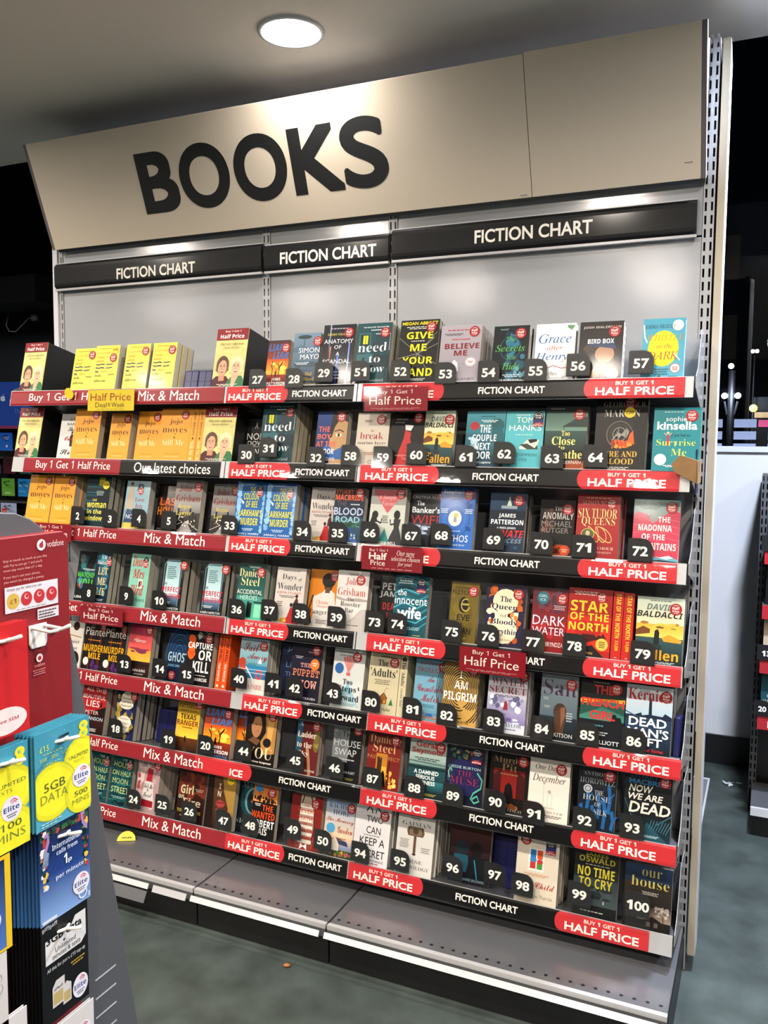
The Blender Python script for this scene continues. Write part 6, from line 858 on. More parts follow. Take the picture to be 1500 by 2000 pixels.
for bi, (row, key, xa, xb, h, n, setb, desc) in enumerate(LAY):
    w = xb-xa; cx = (xa+xb)/2; y0 = setb
    grp = 'paperbacks on the %s shelf' % ROWN[row]
    if key == 'cpl':
        r = place(row, cx, y0, w, 'display_box', desc, 'portrait display boxes', 'box')
        dpt = .185
        bevel(MB().box(-w/2, .001, 0, w/2, dpt, h).build('box_body', M['black'], r), .0015)
        box = box_mesh_col('front_card', [(-w/2, -.0002, .0, w/2, .001, h, 'D8D08A', 'B9BE7E')], M['print']); link(bpy.data.objects.new('front_card', box), r)
        pm, tm, yy = art_meshes('cpl')
        for nm, me in (('portrait_picture', pm), ('lettering', tm)):
            o = link(bpy.data.objects.new(nm, me), r); o.scale = (w, 1, h); o.location = (-w/2, -.0006, 0)
        continue
    if key.startswith('sp_'):
        r = place(row, cx, y0, w, 'paperback_book', desc, grp)
        ct = COVERS[key][0]; c = .0007; d = .118
        link(bpy.data.objects.new('cover', box_mesh_col('cover', [(-w/2, 0, 0, w/2, c, h, ct, ct), (-w/2, c, 0, -w/2+c, d, h, ct, ct), (w/2-c, c, 0, w/2, d, h, ct, ct)], M['print'])), r)
        MB().box(-w/2+.0008, .0008, .0008, w/2-.0008, d-.001, h-.001).build('page_block', M['pages'], r)
        pm, tm, yy = art_meshes(key)
        if tm: o = link(bpy.data.objects.new('spine_lettering', tm), r); o.scale = (w, 1, h); o.location = (-w/2, -.0003, 0)
        if pm: o = link(bpy.data.objects.new('spine_picture', pm), r); o.scale = (w, 1, h); o.location = (-w/2, -.0003, 0)
        continue
    hard = key == 'fire'
    t = TH_(bi, key)
    for c in range(n):
        lab = desc if c == 0 else '%s copy behind the %s' % (ORD[c], desc)
        lw = lab.split()
        if len(lw) > 16: lab = ' '.join(lw[:16])
        dx = 0 if c == 0 else rnd.uniform(-.003, .004)
        if c:
            ya = y0+c*(t+.0012)
            if not free(row, xa+dx, xb+dx, ya, ya+t): dx = 0
            if not free(row, xa, xb, ya, ya+t): break
            TAKEN[row].append((xa+dx, xb+dx, ya, ya+t))
        r = place(row, cx+dx, y0+c*(t+.0012), w, 'hardback_book' if hard else 'paperback_book', lab, grp)
        link(bpy.data.objects.new('cover', cover_mesh(key, w, h, t)), r)
        link(bpy.data.objects.new('page_block', page_mesh(w, h, t)), r)
        if c: continue
        pm, tm, yy = art_meshes(key)
        if pm: o = link(bpy.data.objects.new('cover_picture', pm), r); o.scale = (w, 1, h); o.location = (-w/2, -.0003, 0)
        if tm: o = link(bpy.data.objects.new('title_lettering', tm), r); o.scale = (w, 1, h); o.location = (-w/2, -.0003, 0)
        stick = COVERS[key][4]
        for sk in (stick or []):
            q, sx, sz = sk; m1, m2 = STK[q]
            so = link(bpy.data.objects.new('price_sticker', m1), r); so.location = (-w/2+sx*w, yy-.0004, sz*h)
            link(bpy.data.objects.new('sticker_lettering', m2), so); yy -= .0005

# blue supports standing in gaps
for (row, xa, xb, y0, h, d, lab) in SUPPORTS:
    r = place(row, (xa+xb)/2, y0, xb-xa, 'book_support', lab, 'blue plastic book supports', 'book support')
    w2 = (xb-xa)/2
    bevel(MB().box(-w2, 0, 0, w2, d, h).build('support_body', M['blue'], r), .004)
    MB().box(-w2+.003, -.0012, h*.46, w2-.003, 0, h*.48).box(-.001, -.0012, .004, .001, 0, h-.004).build('moulded_ridge', M['blue'], r)

# ================================================================== number tickets in clear clips
def ticket_outline(w, h, r):
    p = [(-w/2, 0), (w/2, 0)]
    p += [(w/2-r+r*math.cos(math.radians(t)), h-r+r*math.sin(math.radians(t))) for t in range(0, 91, 15)]
    q = .005; p += [(-w/2+q+q*math.cos(math.radians(t)), h-q+q*math.sin(math.radians(t))) for t in range(90, 181, 30)]
    return p
TW, TH = .067, .066
cm = MB().prism(ticket_outline(TW, TH, .029), -.0005, .0, 1); tcard = bpy.data.meshes.new('card'); tcard.from_pydata(cm.v, [], cm.f)
tcard.materials.append(mat('ticket_black', '131417', .45))
cm = MB().prism(ticket_outline(TW+.006, TH+.006, .03), -.0022, -.0012, 1); tclip = bpy.data.meshes.new('clear_clip'); tclip.from_pydata([(x, y, z-.003) for x, y, z in cm.v], [], cm.f); tclip.materials.append(M['clear'])
def look(d):
    for w_ in (' behind ticket', ' beside ticket', ' between tickets', ', left of ticket', ' without ticket', ' mostly hidden', ' half hidden', ' on the top shelf', ', half behind', ' leaning', ' set back'):
        d = d.split(w_)[0]
    return d.strip(' ,')
used_books = set()
def ticket_label(num, row, x):
    best = None
    for (br, key, xa, xb, h, n, sb, d) in BOOKS:
        if br != row or key.startswith('sp_'): continue
        dist = abs((xa+.02)-x)
        if (d in used_books): dist += 1
        if best is None or dist < best[0]: best = (dist, d, xa)
    d = best[1]; used_books.add(d)
    side = 'before' if x > best[2]-.03 else 'left of'
    w_ = ('black ticket reading %d %s the %s, %s shelf' % (num, side, look(d), ROWN[row])).split()
    return ' '.join(w_[:16])
for (num, row, x, zo) in TICKETS:
    zz = zo/CA
    r = empty('number_ticket', (x, -DEP-.0085, SHZ[row]+zo-.029), ticket_label(num, row, x), 'ticket', 'black number tickets', rot=(-math.radians(8), 0, 0))
    link(bpy.data.objects.new('card', tcard), r)
    link(bpy.data.objects.new('clear_clip', tclip), r)
    foot = MB().box(-TW/2, -.004, -max(zo-.031, 0), TW/2, -.0025, .004); foot.box(-TW/2, -.0065, -.001, TW/2, -.0025, .0005)
    foot.build('clip_foot', M['clear'], r)
    t = str(num); a = Art(0, 0, 1, 1, -.0008, .0)
    co, fs, asp = glyphs('G', t, 4); hh = .0275; ww = {1: .017, 2: .042, 3: .063}[len(t)]
    a.T('h', t, -ww/2, .016, ww/2, .016+hh, 'F8F6F0', res=4); a.build('number', M['matte'], r)

# hanging signs on the shelf edge
def shelf_sign(x0, z0, x1, z1, col, label, draw):
    r = empty('shelf_sign', ((x0+x1)/2, -.292, z0), label, 'sign', rot=(-math.radians(4), 0, 0))
    w2 = (x1-x0)/2; h = z1-z0
    link(bpy.data.objects.new('card', box_mesh_col('card', [(-w2, -.0008, 0, w2, 0, h, col, col)], M['strip'])), r)
    MB().box(-w2-.003, -.003, -.003, w2+.003, -.0022, h+.004).build('clear_cover', M['clear'], r)
    MB().box(-w2-.003, -.0022, h, w2+.003, .016, h+.004).build('clear_hook', M['clear'], r)
    a = Art(-w2, 0, 2*w2, h, -.0011, .00003); draw(a); a.build('lettering', M['matte'], r)
def d_half(a): a.T('g', 'Buy 1 Get 1', .2, .68, .76, .9, 'F0E4DC', res=4); a.T('g', 'Half Price', .08, .27, .9, .62, 'F4EAE2', res=4); a.M(.05, .06, .96, .14, 2, 'C08080')
def d_our(a):
    a.T('g', 'Buy 1 Get 1', .13, .76, .43, .9, 'F0E4DC', res=3); a.T('G', 'Half', .12, .44, .42, .74, 'F4EAE2', res=3); a.T('g', 'Price', .15, .2, .39, .42, 'F4EAE2', res=3)
    a.T('i', 'Our new', .58, .66, .87, .88, 'F0E4DC', res=3); a.T('i', 'selection chosen', .49, .44, .96, .64, 'F0E4DC', res=3); a.T('i', 'for you!', .6, .2, .83, .4, 'F0E4DC', res=3); a.M(.05, .05, .96, .12, 1, 'C08080')
    a.L([(.72, .64), (.87, .64)], .01, 'F0E4DC')
def d_yel(a): a.T('g', 'Half Price', .06, .48, .93, .84, '9A2A2A', res=4); a.T('g', 'Deal', .17, .17, .42, .4, '5A3A1A', res=3); a.M(.44, .2, .5, .38, 2, '5A3A1A'); a.T('g', 'Week', .52, .17, .8, .4, '5A3A1A', res=3); a.M(.1, .06, .9, .1, 1, '8A7A30')
shelf_sign(.406, 1.741, .62, 1.817, 'E3CC3C', 'yellow half price deal card hanging from the top shelf edge', d_yel)
shelf_sign(1.53, 1.733, 1.742, 1.806, '8F2630', 'dark red half price card hanging under the top shelf of the right bay', d_half)
shelf_sign(1.524, 1.235, 1.731, 1.31, '8A2430', 'dark red card with handwritten message hanging below ticket 66', d_our)
shelf_sign(1.856, .946, 2.062, 1.022, '8A1722', 'dark red half price card hanging below the gold and orange-flower paperbacks', d_half)
shelf_sign(.349, .95, .551, 1.015, '8A2631', 'dark red half price card hanging from the fourth shelf near the phone card stand', d_half)
shelf_sign(.115, 1.25, .312, 1.318, '8F2630', 'dark red half price card partly hidden behind the phone card stand', d_half)

r = empty('price_dot', (.315, -.2895, 1.806), 'round yellow price sticker stuck on the top shelf strip upside down', 'sticker', rot=(-math.radians(12), math.radians(180), 0))
a = Art(0, 0, 1, 1, 0); a.E(0, 0, .021, .021, 'E8C52C', n=24); a.T('B', '£4.49', -.014, -.006, .014, .006, '1A1608')
a.v = [(-x, -y, z) for x, y, z in a.v]; a.build('sticker_face', M['matte'], r)
r = empty('fallen_price_dot', (.557, -.30, .1412), 'creased yellow price sticker lying on the left base shelf', 'sticker', rot=(0, 0, .5))
a = Art(0, 0, 1, 1, 0, .0003); a.E(0, 0, .034, -.03, 'E8C52C', n=20, a0=0, a1=180); a.f = [f[::-1] for f in a.f]; a.M(-.024, -.014, .024, -.004, 1, '1A1608')
a.v = [(x, -z, .0006-y+.8*abs(z)) for x, y, z in a.v]; a.build('sticker_face', M['matte'], r)
r = empty('fallen_crumb', (1.383, -.52, 0), 'small orange-brown nut lying on the floor by the plinth', 'nut', rot=(0, 0, .4))
mb = MB(); n = 10
for j in range(7):
    ph = math.pi*j/6; rr = math.sin(ph)
    for k in range(n): mb.v.append((.011*math.cos(ph), .007*rr*math.cos(6.283*k/n), .006+.006*rr*math.sin(6.283*k/n)))
for j in range(6):
    for k in range(n): mb.f.append((j*n+k, j*n+(k+1) % n, (j+1)*n+(k+1) % n, (j+1)*n+k))
mb.build('nut_body', mat('nut_brown', '9A5A2C', .5), r, True)
# torn cardboard corner at the right end of the second shelf
r = empty('torn_cardboard', (2.46, -.292, 1.535), 'folded torn brown cardboard wedged by the teal book at the second shelf end', 'cardboard')
bevel(MB().prism([(-.01, .05), (.0, .028), (.055, .0), (.055, .062), (.012, .075)], -.004, .0, 1).build('front_flap', M['card'], r), .0005)
bevel(MB().prism([(.0, -.002), (.12, -.002), (.12, .062), (.0, .06)], .055, .059, 0).build('side_flap', M['card'], r), .0005)
MB().prism([(.03, -.03), (.1, -.03), (.1, .09), (.03, .09)], .05, .0535, 0).build('blue_backing', M['blue'], r)
# ================================================================== phone card stand in the foreground
st = empty('card_stand', (0, 0, 0), 'tall dark grey display stand with round top and red card panel', 'display stand')
yc = -1.905
right = [(-1.821, 1.534), (-1.793, 1.531), (-1.765, 1.52), (-1.745, 1.506), (-1.734, 1.494), (-1.712, 1.42), (-1.678, 1.282), (-1.658, 1.183), (-1.627, 1.003), (-1.546, .573), (-1.44, 0)]
pts = [(yc, 1.546)] + right + [(2*yc-y, z) for y, z in right[::-1]]
bevel(MB().prism(pts[::-1], 1.655, 1.68, 0).build('back_board', M['stand'], st), .002)
MB().box(1.4, -2.35, 0, 1.655, -1.46, .05).build('foot', M['stand'], st)
MB().prism([(1.42, .05), (1.655, .05), (1.655, 1.1)], -1.93, -1.9, 1).build('rear_strut', M['stand'], st)
sl = MB()
for k in range(7):
    z = .719-.034*k; sl.box(1.68, -1.652, z-.0012, 1.6806, -1.602, z+.0012)
sl.build('slot_line', M['silver'], st)
rp = bevel(MB().prism([(-2.09, .3), (-1.70, .3), (-1.712, 1.487), (-1.722, 1.4985), (-2.08, 1.4985), (-2.09, 1.487)], 1.6805, 1.7, 0).build('red_panel', M['red'], st), .001)

def rotz(o, x, y, z):  # print laid out facing -y turned to face +x; its left edge sits at y, foot at z
    o.rotation_euler = (0, 0, math.radians(90)); o.location = (x, y, z)
a = Art(0, 0, 1, 1, 0, .00005)   # x runs along +y
Y0, Z0 = -1.90, 1.0
def T2(f, t, ya, za, yb, zb, c, **k): a.T(f, t, ya-Y0, za-Z0, yb-Y0, zb-Z0, c, **k)
def E2(y, z, r, c): a.E(y-Y0, z-Z0, r, r, c, n=24)
E2(-1.766, 1.482, .0085, 'E8DCD8'); E2(-1.766, 1.4815, .0042, '9A1E22'); E2(-1.764, 1.486, .002, '9A1E22')
T2('g', 'vodafone', -1.755, 1.477, -1.722, 1.487, 'D8B8B4', res=3)
for i, t in enumerate(['Stay in touch as much as you like', 'with Pay as you go 1 and you\'ll', 'never pay more than £1 a day.']): T2('g', t, -1.837, 1.462-i*.0068, (-1.756, -1.766, -1.765)[i], 1.467-i*.0068, 'D09890')
for i, t in enumerate(["If you don't use your phone,", "you won't be charged a penny."]): T2('g', t, -1.837, 1.4385-i*.0068, (-1.77, -1.762)[i], 1.4435-i*.0068, 'D09890')
a.R(-1.836-Y0, 1.389-Z0, -1.736-Y0, 1.427-Z0, 'C8C0C4'); a.R(-1.777-Y0, 1.3695-Z0, -1.7355-Y0, 1.3855-Z0, 'C8C0C4')
T2('g', 'Simply pay for what you use', -1.832, 1.4195, -1.768, 1.4255, '3A3034')
E2(-1.8215, 1.4055, .0115, 'B8983A'); T2('B', '£1', -1.827, 1.402, -1.816, 1.409, '7A2A20')
for y in (-1.797, -1.773, -1.749): E2(y, 1.406, .0105, 'A81C24'); E2(y, 1.409, .004, 'D8A8A8'); E2(y+.0008, 1.4096, .0028, 'A81C24')
a.M(-1.826-Y0, 1.391-Z0, -1.75-Y0, 1.393-Z0, 1, '8A8084'); a.M(-1.775-Y0, 1.371-Z0, -1.738-Y0, 1.384-Z0, 3, '4A4044', 3, False)
E2(-1.776, 1.312, .0065, 'D8C0C0'); E2(-1.776, 1.3115, .0034, '8E1B20'); T2('g', 'vodafone', -1.786, 1.299, -1.766, 1.304, 'C88880'); a.M(-1.79-Y0, 1.286-Z0, -1.764-Y0, 1.296-Z0, 3, 'B86A68')
for y, z in ((-1.816, 1.347), (-1.748, 1.345)): E2(y, z, .0038, '1A0C0C')
o = a.build('panel_print', M['matte'], rp); rotz(o, 1.7012, Y0, Z0)

def hook(y, z, ln, label, plate=True):
    r = empty('display_hook', (1.7, y, z), label, 'hook')
    if plate: bevel(MB().prism([(-.017, -.017), (-.013, -.024), (.013, -.024), (.017, -.017), (.017, .012), (-.017, .012)], .001, .004, 0).build('hook_plate', M['white_plastic'], r), .0015)
    MB().tube([(.003, -.012, .008), (ln*.6, -.012, .006), (ln*.68, .0, .007)], .0028).tube([(.003, .012, .008), (ln*.6, .012, .006), (ln*.68, .0, .007), (ln*.8, .0, .01), (ln, .0, .016)], .0028).build('hook_arms', M['white_plastic'], r, True)
    return r
hook(-1.778, 1.352, .066, 'empty white double hook on the red panel')
hook(-1.785, 1.19, .085, 'white hook holding the turquoise card pack beneath the empty hook', False)
hook(-1.785, 1.045, .085, 'white hook holding the blue bird-patterned card pack', False)
hook(-1.79, .9, .085, 'white hook holding the black card packs', False)
hook(-1.885, 1.19, .085, 'white hook at the picture edge holding a cut-off turquoise pack', False)
hook(-1.885, 1.36, .085, 'white hook holding the bright red card packs', False)

PACKX = 1.752
def packs(y0, z0, w, h, n, ct, cb, label, group, draw, dx=.0042, dy=-.0028, side='103A44'):
    for c in range(n):
        lab = label if c == 0 else 'card pack hanging %s behind the front one: %s' % (['', 'second', 'third', 'fourth', 'fifth', 'sixth', 'seventh', 'eighth', 'ninth', 'tenth'][c], label)
        lab = ' '.join(lab.split()[:16])
        r = empty('card_pack', (PACKX-dx*c, y0+dy*c, z0+.0006*c), lab, 'card pack', group, rot=(0, 0, math.radians(90)))
        link(bpy.data.objects.new('pack_body', box_mesh_col('pack_body', [(0, 0, 0, w, .0014, h, ct, cb)], M['print'])), r)
        if c == 0:
            a = Art(0, 0, w, h, -.0004, .00004); draw(a); a.build('pack_print', M['print'], r)
def elite(a, cx, cy, rw=.17, date='Expires on'):
    a.E(cx, cy, rw, rw*.7, 'D4D0D8', n=24); a.T('B', 'Elite', cx-rw*.8, cy-.022, cx+rw*.75, cy+.032, '22306A'); a.M(cx-rw*.6, cy-.085, cx+rw*.6, cy-.04, 2, '4A4A58')
    a.L([(cx-.02, cy+.07), (cx+.04, cy+.09), (cx+.1, cy+.06)], .012, 'C04048'); a.L([(cx+.0, cy+.05), (cx+.04, cy+.066), (cx+.08, cy+.05)], .01, 'C04048')
def glow(a, cx, cy, rx, ry):
    a.E(cx, cy, rx*1.04, ry*1.04, 'A8B038', n=28); a.E(cx, cy, rx, ry, 'D2CA26', n=28); a.E(cx, cy, rx*.85, ry*.85, 'E0D62C', n=28)
def clipE(a):  # keep artwork inside the pack
    x0, x1, z0, z1 = a.x0, a.x0+a.w, a.z0, a.z0+a.h
    a.v = [(min(max(x, x0), x1), y, min(max(z, z0), z1)) for x, y, z in a.v]
def ee_logo(a, x, y):
    a.E(x, y+.035, .085, .05, 'D8CC28', n=16); a.E(x, y-.045, .085, .05, 'D8CC28', n=16); a.T('g', 'E', x-.03, y+.02, x+.03, y+.05, '2A8A98'); a.T('g', 'E', x-.03, y-.06, x+.03, y-.03, '2A8A98')
def ee_right(a):
    glow(a, .82, .6, .3, .2); glow(a, .3, .36, .42, .28); glow(a, .84, .24, .32, .24); clipE(a)
    ee_logo(a, .88, .88); a.T('g', '£15', .08, .8, .24, .86, 'C8D048')
    for i, t in enumerate(('5GB', '500', 'UTD')): a.T('g', t, .08+.2*i, .7, .2+.2*i, .735, 'B8C850')
    a.M(.08, .655, .5, .67, 1, 'B8C850'); a.M(.08, .76, .55, .775, 1, 'B8C850')
    a.T('g', 'UNLIMITED', .6, .6, .96, .64, '5A6A38'); a.T('l', 'TEXTS', .68, .55, .88, .58, '9AA040')
    a.T('g', '5GB', .14, .38, .52, .47, '4A5A30'); a.T('l', 'DATA', .08, .27, .56, .36, '6A7A38'); elite(a, .82, .39)
    a.T('g', '500', .68, .19, .93, .245, '4A5A30'); a.T('l', 'MINS', .64, .11, .96, .165, '6A7A38'); a.M(.08, .03, .5, .08, 2, '9AC0C8', 3, False)
    a.L([(.42, .885), (.6, .895)], .028, '1A2A30')
    r = random.Random(2)
    for i in range(18): a.E(r.uniform(.05, .95), r.uniform(.05, .95), .006, .004, 'B8D8DC', n=6)
def ee_left(a):
    glow(a, .6, .56, .5, .26); glow(a, .6, .16, .5, .26); clipE(a); ee_logo(a, .86, .88); a.T('g', 'UNLIMITED', .3, .62, .95, .66, '5A6A38'); a.T('l', 'TEXTS', .4, .56, .72, .6, '7A8A38'); elite(a, .7, .4)
    a.T('g', '100', .5, .21, .86, .28, '4A5A30'); a.T('l', 'MINS', .42, .1, .92, .18, '6A7A38')
def o2_right(a):
    a.V(0, .5, 1, 1, '101838', '1E3A78'); a.V(0, 0, 1, .5, '1E3A78', '7A9AC8')
    a.N(0, .3, .2, 1, 40, .09, '1A3A28 2A5A38 A83A38 D8B048 D8D0C8 0E2018', 4); a.N(.82, .3, 1, 1, 34, .09, '1A3A28 2A5A38 A83A38 D8B048 D8D0C8 0E2018', 5); a.N(.1, .88, .95, 1, 26, .1, '1A3A28 2A5A38 A83A38 14202C', 6)
    a.L([(.1, .92), (.16, .94), (.17, .86), (.1, .74), (.12, .62)], .05, '9A78A8'); a.P([(.04, .6), (.16, .62), (.18, .74), (.1, .78)], '7A8AA8'); a.L([(.9, .97), (.84, .98), (.86, .88), (.94, .8)], .05, '9A78A8')
    a.T('B', 'International', .24, .74, .8, .8, 'C8D0E0'); a.T('B', 'calls from', .32, .67, .74, .72, 'C8D0E0'); a.T('B', '1', .46, .53, .53, .64, 'E0E4EC'); a.T('B', 'p', .55, .52, .62, .57, 'E0E4EC'); a.T('B', 'per minute', .3, .4, .86, .46, 'C8D0E0')
    a.O(.83, .1, .09, .06, .022, 'D0D8E8'); a.T('B', '2', .93, .035, .98, .075, 'D0D8E8'); elite(a, .8, .22); a.R(.02, .02, .3, .05, 'C8CCD0'); a.L([(.4, .9), (.62, .91)], .025, '0A0E1A')
def o2_left(a):
    a.O(.5, .5, .5, .5, .0, 'D8B820') if 0 else None
    a.R(.9, 0, 1, 1, 'D8B020'); a.R(0, .96, 1, 1, 'D8B020'); a.R(0, 0, 1, .03, 'D8B020'); a.O(.6, .85, .1, .06, .025, 'D0D8E8'); a.T('B', '2', .76, .78, .82, .82, 'D0D8E8'); a.E(.7, .55, .08, .05, '6A80B0', n=16); elite(a, .65, .36)
def gif_right(a):
    a.P([(.08, .84), (.62, .84), (.72, .92), (.95, .92), (.95, .66), (.84, .6), (.08, .6)], 'CFCBC8'); a.T('B', 'giffgaff', .02, .94, .34, .99, 'B0B0B0')
    a.T('h', '3GB data', .1, .79, .86, .87, '141414'); a.T('h', '+', .44, .735, .5, .765, '141414'); a.T('g', 'Unlimited', .28, .68, .72, .73, '141414'); a.T('g', 'minutes & texts', .22, .62, .82, .67, '141414')
    a.T('g', 'All this for just a £10 top-up', .1, .51, .92, .56, 'C8C8C4'); a.M(.58, .42, .94, .48, 2, 'A88A30')
    a.P([(.2, .14), (.46, .14), (.46, .4), (.28, .4), (.2, .34)], 'C0BCB8'); a.R(.22, .16, .44, .28, 'B09A60'); a.P([(.42, .1), (.6, .1), (.6, .28), (.5, .32), (.42, .28)], 'C0BCB8'); a.R(.44, .12, .58, .22, 'B09A60'); a.T('B', 'giffgaff', .24, .3, .42, .33, '3A3A3A'); elite(a, .8, .17)
def red_left(a):
    a.T('g', 'Pay as you go 1', .2, .84, .92, .88, 'E8B8B0'); a.E(.66, .14, .3, .12, 'D8C8C4', n=24); a.T('B', 'Free SIM', .5, .13, .84, .16, 'A83A40')
packs(-1.837, 1.072, .108, .146, 6, '3A8499', '4E9CB0', 'turquoise card pack with yellow circles, 5GB, on the near column', 'turquoise card packs', ee_right)
packs(-1.952, 1.070, .103, .147, 3, '3A8499', '4E9CB0', 'turquoise card pack with yellow circles, 100 minutes, cut by the picture edge', 'turquoise card packs', ee_left)
packs(-1.834, .929, .1, .144, 10, '141C3A', '3E6EA6', 'blue card pack with bird and berry pattern below the turquoise pack', 'blue card packs', o2_right, dy=-.003)
packs(-1.985, .932, .1, .136, 2, '141C40', '4A6EB0', 'blue card pack with yellow border, cut by the picture edge', 'blue card packs', o2_left)
packs(-1.834, .772, .093, .156, 10, '101012', '0C0C0E', 'black card pack with white data panel, lowest readable pack', 'black card packs', gif_right, dy=-.0028)
packs(-1.964, 1.232, .12, .156, 3, 'B02024', 'B82226', 'bright red card pack hanging left of the empty hook', 'red card packs', red_left, dy=-.004)
packs(-1.995, .80, .1, .13, 2, 'C8C2BE', 'C0BAB6', 'white card pack below the yellow-bordered blue one', 'white card packs', lambda a: (a.T('B', '3', .72, .55, .92, .8, '9A9694'), a.T('B', '3', .74, .57, .9, .78, 'C8C2BE')))
packs(-1.958, .70, .095, .13, 2, 'C8C2BE', 'C0BAB6', 'white card pack with dark red picture low on the stand', 'white card packs', lambda a: (a.R(.3, .2, .85, .8, '1A1214'), a.N(.35, .25, .8, .5, 8, .2, 'A82A28 6A1A1A', 3), a.T('B', 'tonight', .4, .08, .92, .15, '2A2A2A')), dy=-.002)
packs(-1.832, .63, .1, .13, 2, 'C8C2BE', 'C4BEBA', 'white card pack at the bottom below the black packs', 'white card packs', lambda a: (a.T('g', 'giffgaff', .3, .78, .6, .86, '5A5A5A'), elite(a, .76, .7)))

# ================================================================== dim gift-card rack far left
rk = empty('gift_card_rack', (0, 0, 0), 'dark wall rack of hanging gift cards in the far left background', 'rack')
MB().box(-3.6, 1.62, .05, -1.0, 1.8, 2.02).build('rack_back', M['rackblack'], rk)
for z in (1.507, 1.208, .9):
    MB().box(-3.6, 1.5, z-.006, -1.0, 1.62, z+.002).build('rack_rail', M['steel'], rk)
MB().box(-3.6, 1.3, 2.49, -1.50, 1.62, 2.655).build('canopy_box', mat('canopy_grey', '2C2D31', .4), rk)
MB().box(-3.6, 1.5, .0, -1.0, 1.8, .05).box(-3.6, 1.62, 2.02, -3.5, 1.8, 2.66).box(-1.1, 1.62, 2.02, -1.0, 1.8, 2.5).build('rack_frame', M['rackblack'], rk)
MB().tube([(-1.94, 1.49, 2.45), (-1.95, 1.48, 2.38), (-1.92, 1.475, 2.34), (-1.86, 1.475, 2.335), (-1.8, 1.48, 2.38), (-1.76, 1.49, 2.42), (-1.72, 1.5, 2.42)], .004, 6).box(-1.73, 1.48, 2.4, -1.69, 1.52, 2.44).build('power_cable', mat('cable_grey', '3A3A3C', .5), rk, True)
def giftcard(x, z, w, h, ct, cb, label, draw=None, y=1.475):
    r = empty('gift_card', (x, y, z), label, 'gift card', 'gift cards on the far rack')
    link(bpy.data.objects.new('card_face', box_mesh_col('card_face', [(0, 0, 0, w, .002, h, ct, cb)], M['print'])), r)
    if draw: a = Art(0, 0, w, h, -.0004, .00005); draw(a); a.build('card_print', M['print'], r)
    MB().tube([(w*.3, .02, h*.82), (w*.45, -.03, h*.8), (w*.7, -.035, h*.62), (w*.8, -.03, h*.6)], .003, 6).tube([(w*.55, .02, h*.85), (w*.7, -.03, h*.83)], .003, 6).build('hook_wire', M['rackblack'], r, True)
def applelogo(a, cx, cy, s, c, bg, asp=1):
    a.E(cx-.22*s, cy, .42*s, .5*s*asp, c, n=18); a.E(cx+.22*s, cy, .42*s, .5*s*asp, c, n=18); a.E(cx+.72*s, cy+.1*s*asp, .26*s, .28*s*asp, bg, n=16); a.P([(cx, cy+.6*s*asp), (cx+.04*s, cy+.8*s*asp), (cx+.28*s, cy+.95*s*asp), (cx+.22*s, cy+.7*s*asp)], c)
r = empty('rack_sign', (-2.4, 1.48, 1.70), 'blue backlit sign with white fruit logo above the gift cards', 'sign')
link(bpy.data.objects.new('sign_face', box_mesh_col('sign_face', [(0, 0, 0, .83, .02, .31, '26489A', '2A4CA8')], M['print'])), r)
a = Art(0, 0, 1, 1, -.001, .0001); applelogo(a, .40, .20, .035, 'C8D0E8', '2A4A9E'); a.T('g', 'App Store', .46, .165, .80, .225, 'B8C4E4'); a.T('g', 'The perfect gift', .5, .09, .78, .13, '6A80C0'); a.R(0, 0, .83, .02, '8A3A5A'); a.build('sign_print', M['print'], r)
giftcard(-2.035, 1.553, .115, .12, '1E5AC0', '2A6AD0', 'bright blue gift card with white fruit logo below the blue sign', lambda a: (applelogo(a, .55, .25, .13, 'D0DCF0', '2660C8', 1), a.M(.2, .6, .8, .8, 2, 'A8C0E8')))
giftcard(-2.15, 1.40, .11, .055, '8A6AD0', '7A5AC8', 'purple gift card at the picture edge')
giftcard(-2.01, 1.40, .11, .11, '3A1A22', '4A2028', 'dark maroon gift card beside the purple one')
giftcard(-1.86, 1.40, .115, .11, '16282A', '1E3A3A', 'dark teal gift card near the book unit', lambda a: a.T('g', 'HOME', .1, .05, .8, .2, '6A8A88'))
giftcard(-2.17, 1.25, .11, .118, 'A85A70', '8A4A60', 'pink gift card cut by the picture edge')
giftcard(-2.03, 1.25, .118, .118, '5A9A38', '6AA840', 'green gift card with white brand name', lambda a: (a.T('G', 'asos', .25, .12, .7, .22, 'C8E0B0'), a.T('g', 'asos', .3, .72, .7, .8, '9AC878')))
giftcard(-1.88, 1.25, .115, .118, '1E7AC0', '2A86CC', 'sky blue gift card beside the green one', lambda a: (a.T('g', 'PRIME', .1, .55, .8, .65, 'B8D8F0'), a.T('g', 'PRIME', .1, .25, .6, .33, '8AB8E0')))
giftcard(-2.045, 1.1, .145, .102, 'A8B4D8', 'B0BCDC', 'pale gift card with orange-red square just above the stand top', lambda a: (a.R(.08, .32, .38, .62, 'C83A20'), a.T('B', 'next', .12, .4, .34, .5, 'E8C8C0'), a.M(.5, .38, .9, .46, 1, '7A88B8')))
rl = bpy.data.lights.new('rack_spot', 'AREA'); rl.shape = 'RECTANGLE'; rl.size = 2.0; rl.size_y = .05; rl.energy = 6; rl.color = (.8, .87, 1)
ro = bpy.data.objects.new('rack_spot', rl); link(ro); ro.location = (-2.4, 1.25, 2.48); ro.rotation_euler = (math.radians(-8), 0, 0)

# ================================================================== low rear unit behind the gondola
ru = empty('rear_display_base', (1.35, 1.0, 0), 'low empty base shelf standing behind the main book unit', 'shelving')
bevel(MB().box(-1.1, -.27, .11, 1.15, .27, .14).build('tray', M['base'], ru), .002)
MB().box(-1.1, -.25, 0, 1.13, .25, .11).build('plinth', M['plinth'], ru)
MB().box(-1.1, .27, .115, 1.15, .285, .142).box(1.15, -.27, .115, 1.158, .285, .142).build('edge_rail', M['silver'], ru)

